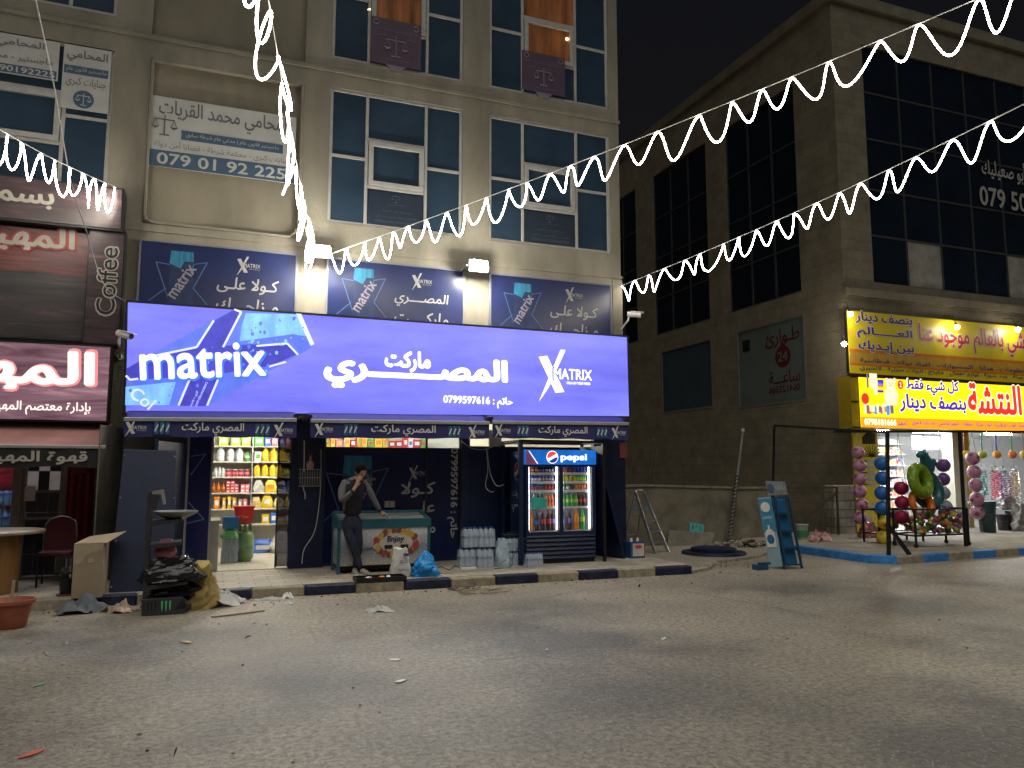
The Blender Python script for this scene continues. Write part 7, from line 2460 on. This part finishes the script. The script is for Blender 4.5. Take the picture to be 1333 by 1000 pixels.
m.text(ar('شربات - هدايا - العاب - قرطاسية - ادوات منزلية - منظفات - تجهيز اندامسي - عدد بناء - لانجري'), (q.x + 1.65, YL - .004, q.z), 4.8, .17, off=.02, mi=1, align='l')
q = at(1172, 501, YL)
m.prism([q + Vector((.10 * math.cos(k * .35), -.004, .12 * math.sin(k * .35))) for k in range(18)], (0, .002, 0), 2)
m.text('2', q + Vector((0, -.005, 0)), .07, .13, off=.02, mi=0)
m.build('lettering', [e_wl, e_vi, e_rd], fc)
m = MB(); rt_ = random.Random(8)
def el(px, py, a, b_, k, lay):
    q = at(px, py, YL)
    m.prism([q + Vector((a * math.cos(f * .52), -.004 - .002 * lay, b_ * math.sin(f * .52))) for f in range(12)], (0, .0018, 0), k)
def re(px, py, a, b_, k, lay):
    q = at(px, py, YL)
    m.prism([q + Vector((x * a, -.004 - .002 * lay, z * b_)) for x, z in ((-1, -1), (1, -1), (1, 1), (-1, 1))], (0, .0018, 0), k)
el(1160, 515, .24, .26, 1, 1); el(1159, 500, .16, .15, 1, 2); el(1154, 495, .06, .06, 1, 3); el(1164, 495, .06, .06, 1, 3); el(1155, 522, .09, .13, 1, 3); el(1165, 522, .09, .13, 1, 3)
el(1157, 499, .018, .018, 5, 4); el(1161, 499, .018, .018, 5, 4); el(1159, 502, .03, .02, 6, 4)
for k, cc in enumerate((4, 3, 2, 0, 4)):
    re(1146, 497 + k * 2.9, .10, .05, cc, 2)
el(1132, 512, .16, .18, 0, 1); el(1126, 519, .13, .15, 2, 2); re(1137, 500, .13, .28, 1, 0); re(1129, 496, .03, .18, 5, 2)
for k in range(14):
    re(1127 + k * 2.6, 532 + (k % 3) * 1.2, rt_.uniform(.04, .09), rt_.uniform(.07, .13), (1, 5, 2, 1, 6, 3)[k % 6], 2 + k % 4)
m.build('printed_toys', [e_y, M('backlit_cream', S(236, 222, 190), emit=.9), e_rd, M('backlit_sky', S(80, 150, 215), emit=.8), e_vi, M('backlit_grey', S(110, 110, 120), emit=.8), M('backlit_tan', S(190, 150, 100), emit=.8)], fc)
# small bulbs over the signs
for i, (px, py, lb) in enumerate(((1107, 409, 'bright bare bulb at the top corner of the upper yellow sign'), (1099, 448, 'bright bare bulb lighting the stone wall beside the yellow sign'), (1246, 426, 'bright bare bulb hanging over the red slogan'), (1325, 429, 'bright bulb on a cable at the end of the red slogan'))):
    p = at(px, py, YU - .28)
    t = thing('sign_bulb', lb, 'light bulb', p)
    m = MB(); m.ball(p, .065, 12, 10)
    m.build('glass', lamp('sign_bulb_glow', (1.0, .90, .72), 140), t, smooth=True)
    m = MB(); m.cyl(p + Vector((0, .02, .05)), p + Vector((0, .05, .14)), .028, n=8)
    m.build('socket', m_black, t)
    m = MB(); m.tube([p + Vector((0, .05, .14)), p + Vector((0, .12, .34)), Vector((p.x, SYF - .15 if i else YU + .1, p.z + .40))], .008, 5)
    m.build('cable', m_black, t)
# ---------------------------------------------------------------- toy shop interior
t = thing('toy_shop_room', 'bright white toy shop room behind the open shutters', 'shop room', (22, SYF, .15))
m = MB()
bx0, bx1, by0, by1 = 16.26, 29.9, SYF + .15, 20.5
m.quad((bx0, by1, .16), (bx1, by1, .16), (bx1, by1, 2.95), (bx0, by1, 2.95)); m.quad((bx0, by0, .16), (bx0, by1, .16), (bx0, by1, 2.95), (bx0, by0, 2.95))
m.quad((bx1, by0, .16), (bx1, by1, .16), (bx1, by1, 2.95), (bx1, by0, 2.95)); m.quad((bx0, by0, 2.95), (bx1, by0, 2.95), (bx1, by1, 2.95), (bx0, by1, 2.95))
m.build('wall', M('shop_white_paint', (.66, .67, .68), .7, var=.05), t)
m = MB(); m.box(bx0, bx1, SYF, by1, .1, .158)
m.build('floor', M('shop_pale_floor', (.50, .48, .44), .35, var=.08), t)
for x in (17.6, 19.3, 22.2, 24.8):
    m = MB(); m.box(x - .5, x + .5, SYF + .45, SYF + .60, 2.84, 2.90)
    m.build('ceiling_lamp', lamp('toy_shop_tube', (.93, .97, 1.0), 140), t)
m = MB(); m.box(19.55, 19.95, SYF - .05, SYF + .3, .15, 2.86); m.box(19.95, 20.08, SYF - .02, SYF + .2, .15, 2.86)
m.build('pier', M('pier_cream', (.48, .46, .38), .6, var=.12), t)
m = MB(); m.box(20.08, 20.2, SYF - .06, SYF + .1, .15, 2.86)
m.build('yellow_strip', m_yel, t)
# goods wall inside: shelf units with small packets
gx = 16.5
PALE = [(.52, .30, .30), (.60, .52, .28), (.32, .36, .50), (.34, .48, .32), (.60, .38, .42), (.62, .62, .62), (.60, .42, .30), (.58, .48, .34)]
ci = 0
for u in range(3):
    t = thing('goods_shelf', ['white shelf crammed with small packets at the poster end of the toy shop', 'white shelf crammed with small packets in the middle of the toy shop', 'white shelf crammed with small packets by the cream pier'][u], 'shelf', (gx + .55, 18.0, .16))
    m = MB(); m.box(gx, gx + 1.08, 18.0, 18.03, .16, 2.7)
    m.build('back_panel', m_white, t)
    for z in range(8):
        m = MB(); m.box(gx, gx + 1.08, 17.72, 17.998, .3 + z * .32, .32 + z * .32)
        m.build('board', m_white, t)
    for z in range(1, 8):
        x = gx + .05
        while x < gx + .98:
            w = rr.uniform(.08, .17)
            i = rr.choice((5, 5, 0, 1, 2, 4, 6))
            m = MB(); h = rr.uniform(.12, .25)
            m.box(x, x + w - .02, 17.76, 17.9, .322 + (z - 1) * .32, .322 + (z - 1) * .32 + h)
            m.box(x + w * .15, x + w * .6, 17.755, 17.759, .36 + (z - 1) * .32, .36 + (z - 1) * .32 + h * .5, 1)
            solo('goods_packet', '%s packet on the toy shop wall shelves' % nm[i], 'packet', m, [M('pale_' + nm[i], PALE[i], .4), cols[(i + 3) % 8]], (x, 17.8, .322 + (z - 1) * .32), '%s packets on the toy shop wall shelves' % nm[i])
            x += w
    gx += 1.1
m = MB(); q = at(1205, 577, 17.2)
m.box(q.x - .55, q.x + .62, 17.2, 17.21, q.z - .2, q.z + .22)
t = thing('price_board', 'white board with thin red handwriting inside the toy shop', 'sign', (q.x, 17.2, q.z - .2))
m.build('board', m_white, t)
m = MB(); m.text(ar('عرض خاص نصف دينار'), (q.x, 17.2, q.z), .9, .14, mi=0)
m.build('lettering', m_sr, t)
# yellow poster with kitchenware at the corner
YP = 15.55
px0, px1, pz0, pz1 = at(1114, 640, YP).x, at(1146, 640, YP).x, .2, 2.85
t = thing('kitchen_poster', 'tall yellow poster printed with pans and kitchen tools at the shop corner', 'poster', ((px0 + px1) / 2, YP, pz0))
m = MB(); m.box(px0, px1, YP, YP + .03, pz0, pz1)
sh_ = m.build('sheet', M('poster_yellow', (.55, .44, .03), .45, var=.12), t)
m = MB(); rk = random.Random(12)
for z in (1.35, 1.50, 1.65, 1.80, 1.95):
    m.box(px0 + .42, px1 - .15, YP - .003, YP - .001, z, z + .10, 0); m.bar((px0 + .12, YP - .002, z + .05), (px0 + .42, YP - .002, z + .05), .004, .03, 1)
for k in range(10):
    a = (px0 + .6, YP - .004, 2.12)
    m.bar(a, (px0 + .6 + .34 * math.cos(k * .33 + .1), YP - .004, 2.12 + .30 * math.sin(k * .33 + .1)), .003, .025, 1)
for x, z, r_ in ((px0 + .35, .5, .15), (px0 + .8, .42, .12), (px0 + .6, .8, .17)):
    m.prism([(x + r_ * math.cos(k * .4), YP - .004, z + r_ * .8 * math.sin(k * .4)) for k in range(16)], (0, .002, 0), 1 if r_ < .14 else 0)
m.prism([(px0 + .3, YP - .004, 2.45), (px0 + .75, YP - .004, 2.45), (px0 + .75, YP - .004, 2.72), (px0 + .5, YP - .004, 2.78), (px0 + .3, YP - .004, 2.62)], (0, .002, 0), 1)
m.build('printed_kitchenware', [M('print_steel', (.35, .34, .32), .4), M('print_black', (.03, .025, .02), .5)], sh_)
# ---------------------------------------------------------------- hanging balls in nets
m_str = M('net_string', (.42, .40, .36), .7)
def balls(x, y, ztop, hang, n, r, mats, label, group, spots=True, gap=1.98):
    b0 = None
    for k in range(n):
        p = Vector((x + .05 * r * math.sin(k * 2.1), y, ztop - r - k * r * gap))
        mt = mats[min(k, len(mats) - 1)]
        t = thing('toy_ball', label % mt[1], 'ball', p, group % mt[1])
        p = p + Vector((random.uniform(-.14, .14) * r, random.uniform(-.15, .15) * r, 0))
        m = MB(); m.ball((p.x, p.y, p.z), (r * random.uniform(.93, 1.02), r * random.uniform(.93, 1.02), r * random.uniform(.94, 1.0)), 20, 14)
        m.build('body', mt[0], t, smooth=True)
        if mt[2] is not None:
            m = MB()
            for (a, e) in ((0, .15), (1.2, .75), (2.2, -.2), (-1.1, .6), (-.3, -.8), (.7, -.55), (3.1, .5)):
                a += k * .8
                d_ = Vector((math.sin(a) * math.cos(e), -math.cos(a) * math.cos(e), math.sin(e)))
                s1 = d_.cross(Z3).normalized(); s2 = s1.cross(d_)
                m.add([p + d_ * r * 1.03] + [p + (d_ * .935 + s1 * (.36 * math.cos(f * 1.2566)) + s2 * (.36 * math.sin(f * 1.2566))).normalized() * r * 1.008 for f in range(5)], [(0, 1 + f, 1 + (f + 1) % 5) for f in range(5)])
            m.build('patch', mt[2], t)
        if k == 0:
            m = MB()
            for s in (-1, 1):
                m.tube([p + Vector((s * r * .9, 0, r * .5)), Vector((x, y, hang))], .006, 5)
            tag_ = m.build('net_string', m_str, t)
pk, pw = M('ball_pink', (.42, .20, .32), .4), M('ball_maroon', (.22, .05, .12), .4)
b_bl, b_ye = M('ball_blue', (.015, .13, .45), .35), M('ball_yellow', (.60, .48, .02), .4)
b_mg, b_vi, b_te = M('ball_magenta', (.32, .01, .07), .4), M('ball_violet', (.13, .05, .22), .4), M('ball_pale', (.22, .30, .34), .4)
q = at(1117, 588, 14.2)
balls(q.x, 14.2, at(1117, 581, 14.2).z, at(1113, 563, 14.2).z, 6, .155, [(pk, 'pink patched', pw)], '%s ball in the long net in front of the yellow poster', '%s balls in the net before the poster')
q = at(1146, 600, 13.2)
balls(q.x, 13.2, at(1146, 594, 13.2).z, at(1144, 564, 13.2).z, 6, .165, [(b_bl, 'blue', None)] * 4 + [(b_ye, 'yellow', M('ball_orange_mark', (.5, .2, .02)))], '%s ball in the net beside the canopy post', '%s balls in the net beside the canopy post')
q = at(1173, 640, 13.0)
balls(q.x, 13.0, at(1173, 626, 13.0).z, at(1173, 563, 13.0).z, 3, .16, [(b_mg, 'magenta', None)], '%s ball hanging between the post and the inflatable ring', '%s balls beside the inflatable ring')
q = at(1227, 610, 13.6)
balls(q.x, 13.6, at(1227, 597, 13.6).z, at(1226, 563, 13.6).z, 5, .165, [(b_vi, 'violet', None)] * 2 + [(b_te, 'pale blue', None)], '%s ball in the net on the shop side of the inflatables', '%s balls in the net beyond the inflatables')
q = at(1267, 600, 14.0)
balls(q.x, 14.0, at(1267, 588, 14.0).z, at(1267, 563, 14.0).z, 5, .17, [(pk, 'pink maroon', pw)], '%s ball in the net behind the second canopy post', '%s balls behind the second post')
# inflatables
q = at(1204, 636, 13.1)
def ring(name, label, c, R, r, mat, ax, extra=None):
    t = thing(name, label, 'inflatable', c - Z3 * R)
    m = MB(); m.torus(c, R, r, 30, 12, ax=ax)
    m.build('tube', mat, t, smooth=True)
    return t
i1 = ring('swim_ring', 'lime green patterned swim ring hanging over the goods carts', at(1198, 626, 12.75), .29, .12, M('ring_lime', (.20, .32, .02), .25, var=.5, scale=8), (.25, -1, .2))
i2 = ring('swim_ring', 'dark teal swim ring hanging behind the lime ring', at(1207, 637, 13.05), .36, .13, M('ring_teal', (.03, .12, .12), .25, var=.4, scale=8), (.1, -1, .25))
i3 = ring('swim_ring', 'orange swim ring hanging lowest of the inflatables', at(1200, 656, 12.72), .27, .08, M('ring_orange', (.60, .14, .01), .3, var=.3, scale=8), (0, -1, .3))
c = at(1203, 600, 13.0)
t = thing('dinosaur_float', 'teal inflatable dinosaur float hanging above the swim rings', 'inflatable', c - Z3 * .3)
V, E, R = [], [], []
chain(V, E, R, [c + Vector((.16, .05, -.30)), c + Vector((.10, 0, -.10)), c + Vector((.0, -.02, .10)), c + Vector((-.12, -.05, .17)), c + Vector((-.27, -.05, .10))], [.13, .15, .11, .10, .07])
chain(V, E, R, [c + Vector((.30, .0, .02)), c + Vector((.36, .0, -.12))], [.06, .04], 1)
skinmesh('body', V, E, R, [M('dino_teal', (.02, .13, .16), .3, var=.25, scale=6)], t)
m = MB()
for k in range(4):
    q_ = c + Vector((.02 + .07 * k, -.0, .22 - .10 * k))
    m.cyl(q_, q_ + Vector((.05, 0, .08)), .04, .004, 8)
m.build('crest', M('dino_dark', (.015, .05, .07), .4), t, smooth=True)
m = MB(); m.tube([c + Vector((0, 0, .2)), c + Vector((-.01, 0, at(1203, 563, 13.0).z - c.z))], .006, 5); m.tube([c + Vector((.08, 0, .0)), c + Vector((.02, 0, at(1203, 563, 13.0).z - c.z))], .006, 5)
m.build('string', m_str, t)
# goods carts
def cart(label, x0, x1, y0, y1, z0, z1, n, seed, casters=True):
    t = thing('goods_cart', label, 'cart', ((x0 + x1) / 2, (y0 + y1) / 2, .15))
    for x in (x0, x1):
        for y in (y0, y1):
            m = MB(); m.bar((x, y, .22 if casters else .15), (x, y, z1), .035)
            lg = m.build('leg', m_black, t)
            if casters:
                m = MB(); m.cyl((x - .02, y, .195), (x + .02, y, .195), .042, n=12)
                m.build('caster', m_black, lg, smooth=True)
    m = MB()
    for z in (z0, z1):
        for a, c in (((x0, y0), (x1, y0)), ((x0, y1), (x1, y1)), ((x0, y0), (x0, y1)), ((x1, y0), (x1, y1))):
            m.bar((*a, z), (*c, z), .03)
    m.build('rail', m_black, t)
    m = MB()
    for k in range(int((x1 - x0) / .25)):
        m.bar((x0 + k * .25, y0, z0), (x0 + k * .25, y0, z1), .006)
    m.box(x0, x1, y0, y1, z0 - .02, z0)
    m.build('basket_mesh', M('basket_wire', (.10, .10, .10), .5, metal=.4), t)
    r = random.Random(seed)
    mats = [pal('toy_red', (.40, .05, .05)), pal('toy_green', (.10, .28, .05)), pal('toy_yellow', (.48, .40, .06)), pal('toy_orange', (.50, .20, .05)), pal('toy_violet', (.18, .08, .20)), pal('toy_pale', (.42, .38, .30))]
    names = ['red', 'green', 'yellow', 'orange', 'violet', 'pale']
    for k in range(n):
        i = r.randrange(6)
        p = (r.uniform(x0 + .06, x1 - .06), r.uniform(y0 + .05, y0 + .22), r.uniform(z0 + .05, z1 - .02))
        m = MB(); s = r.uniform(.045, .078)
        m.ball(p, (s, s * r.uniform(.7, 1), s * r.uniform(.7, 1.1)), 8, 6, jit=.12)
        solo('small_toy', '%s bagged toy heaped in the %s' % (names[i], label.split(' with')[0]), 'toy', m, mats[i], p, '%s toys in the %s' % (names[i], label.split(' with')[0]), smooth=True)
q0, q1 = gr(1187, 713, .15), gr(1258, 712, .15)
cart('wheeled black cart with a heap of mixed toys under the inflatables', q0.x, q0.x + 1.52, 12.2, 12.75, .40, .94, 120, 3)
q = at(1140, 690, 13.4)
cart('low black cart with bagged toys behind the canopy brace', q.x, q.x + 1.30, 13.3, 13.75, .36, .88, 60, 4, False)
bag('clear_bag', 'clear bag of red goods slumped at the foot of the yellow poster', 'bag', at(1131, 700, 14.6) + Vector((0, 0, -.05)), .5, .3, .42, M('red_goods_film', (.36, .13, .12), .3, var=.8, scale=12), 71, crumple=.08)
# wind balls on straps, garlands, bins in the second bay
for i, (px, c_, nn) in enumerate(((1257, b_ye, 'yellow'), (1279, pal('kite_lime', (.34, .42, .04)), 'lime'), (1298, pal('kite_amber', (.55, .24, .02)), 'amber'), (1318, pal('kite_orange', (.60, .17, .03)), 'orange'), (1333, pal('kite_ochre', (.50, .36, .05)), 'ochre'))):
    p = at(px, 592, 14.4)
    t = thing('strap_ball', '%s small ball hanging on a coloured strap above the garlands' % nn, 'ball', p)
    m = MB(); m.ball(p, .105, 14, 10)
    m.build('body', c_, t, smooth=True)
    m = MB(); m.tube([p + Z3 * .1, p + Vector((-.02, 0, .3)), Vector((p.x, 14.4, at(px, 564, 14.4).z))], .02, 6)
    m.build('strap', pal('strap_%s' % nn, [(.4, .06, .06), (.1, .35, .4), (.08, .1, .4), (.1, .4, .12), (.3, .3, .3)][i]), t)
for i, (px, c_, nn) in enumerate(((1279, pal('lei_teal', (.10, .42, .42)), 'teal'), (1295, pal('lei_pink', (.75, .13, .24)), 'pink'), (1308, pal('lei_purple', (.28, .05, .32)), 'purple'), (1321, pal('lei_cream', (.62, .48, .20)), 'cream'))):
    c = at(px, 628, 14.5)
    t = thing('flower_garland', '%s bunch of paper flower garlands hanging in the toy shop doorway' % nn, 'garland', c - Z3 * .45)
    r = random.Random(i)
    fl = MB(); lf = MB()
    for s in range(6):
        x = c.x - .13 + s * .052
        y = c.y + r.uniform(-.06, .06)
        L_ = r.uniform(.62, .82)
        for k in range(15):
            q = Vector((x + r.uniform(-.012, .012), y + r.uniform(-.02, .02), c.z + .28 - L_ * k / 15))
            a = r.uniform(0, 6.28)
            for f in range(3):
                d_ = Vector((math.cos(a + f * 2.1), math.sin(a + f * 2.1), .3)) * .07
                e = Vector((-d_.y, d_.x, .02)) * .5
                fl.quad(q, q + d_ * .6 + e, q + d_, q + d_ * .6 - e)
    for k in range(26):
        a = r.uniform(0, 6.28)
        q = c + Vector((r.uniform(-.12, .12), r.uniform(-.05, .05), r.uniform(.25, .45)))
        d_ = Vector((math.cos(a), math.sin(a), r.uniform(-.6, .4))) * .09
        e = Vector((-d_.y, d_.x, 0)) * .35
        lf.quad(q, q + d_ * .5 + e, q + d_, q + d_ * .5 - e)
    fl.build('flowers', c_, t)
    lf.build('leaves', pal('lei_leaf', (.06, .22, .10)), t)
    m = MB(); m.tube([c + Z3 * .4, Vector((c.x, c.y, at(px, 566, 14.5).z))], .006, 5)
    m.build('string', m_str, t)
def bin_(label, px, py, Y, w, h, mat, name='plastic_bin'):
    p = at(px, py, Y)
    p.z = .155
    t = thing(name, label, 'bin', p)
    m = MB(); m.lathe(p, [(w * .40, 0), (w * .42, .02), (w * .48, h * .9), (w * .52, h * .9), (w * .52, h), (w * .45, h)], 20)
    m.build('body', mat, t, smooth=True)
    m = MB(); m.lathe(p, [(w * .485, h * .55), (w * .50, h * .57), (w * .485, h * .59)], 20)
    m.build('rib', mat, t, smooth=True)
m_pl = M('dark_teal_plastic', (.020, .055, .060), .4, var=.15)
bin_('tall dark teal plastic bin standing in the second toy shop doorway', 1286, 692, 14.6, .45, .80, m_pl)
bin_('low dark bin beside the tall teal bin', 1308, 690, 14.9, .38, .42, M('dark_plastic', (.02, .02, .024), .4))
bin_('second low dark bin at the edge of the doorway', 1319, 688, 15.0, .34, .50, M('dark_plastic'))
bag('clear_bag', 'bulging clear bag hiding the foot of the teal bin', 'bag', at(1265, 696, 14.7) * 1.0, .50, .35, .85, glass('bin_liner', (.80, .81, .82), .18, .25), 81, crumple=.08)
bag('clear_bag', 'puffed clear bag of goods stacked on the low bins', 'bag', Vector((at(1308, 660, 15.0).x, 15.0, .70)), .55, .4, .42, M('cloudy_film', (.36, .36, .37), .3, var=.4, scale=6), 82, crumple=.09)
bag('grey_bundle', 'grey bundle of goods beside the low bins at the picture edge', 'bundle', Vector((at(1330, 690, 14.6).x, 14.6, .155)), .5, .4, .70, M('grey_bundle_film', (.16, .155, .14), .5, var=.5, scale=6), 83, crumple=.09)
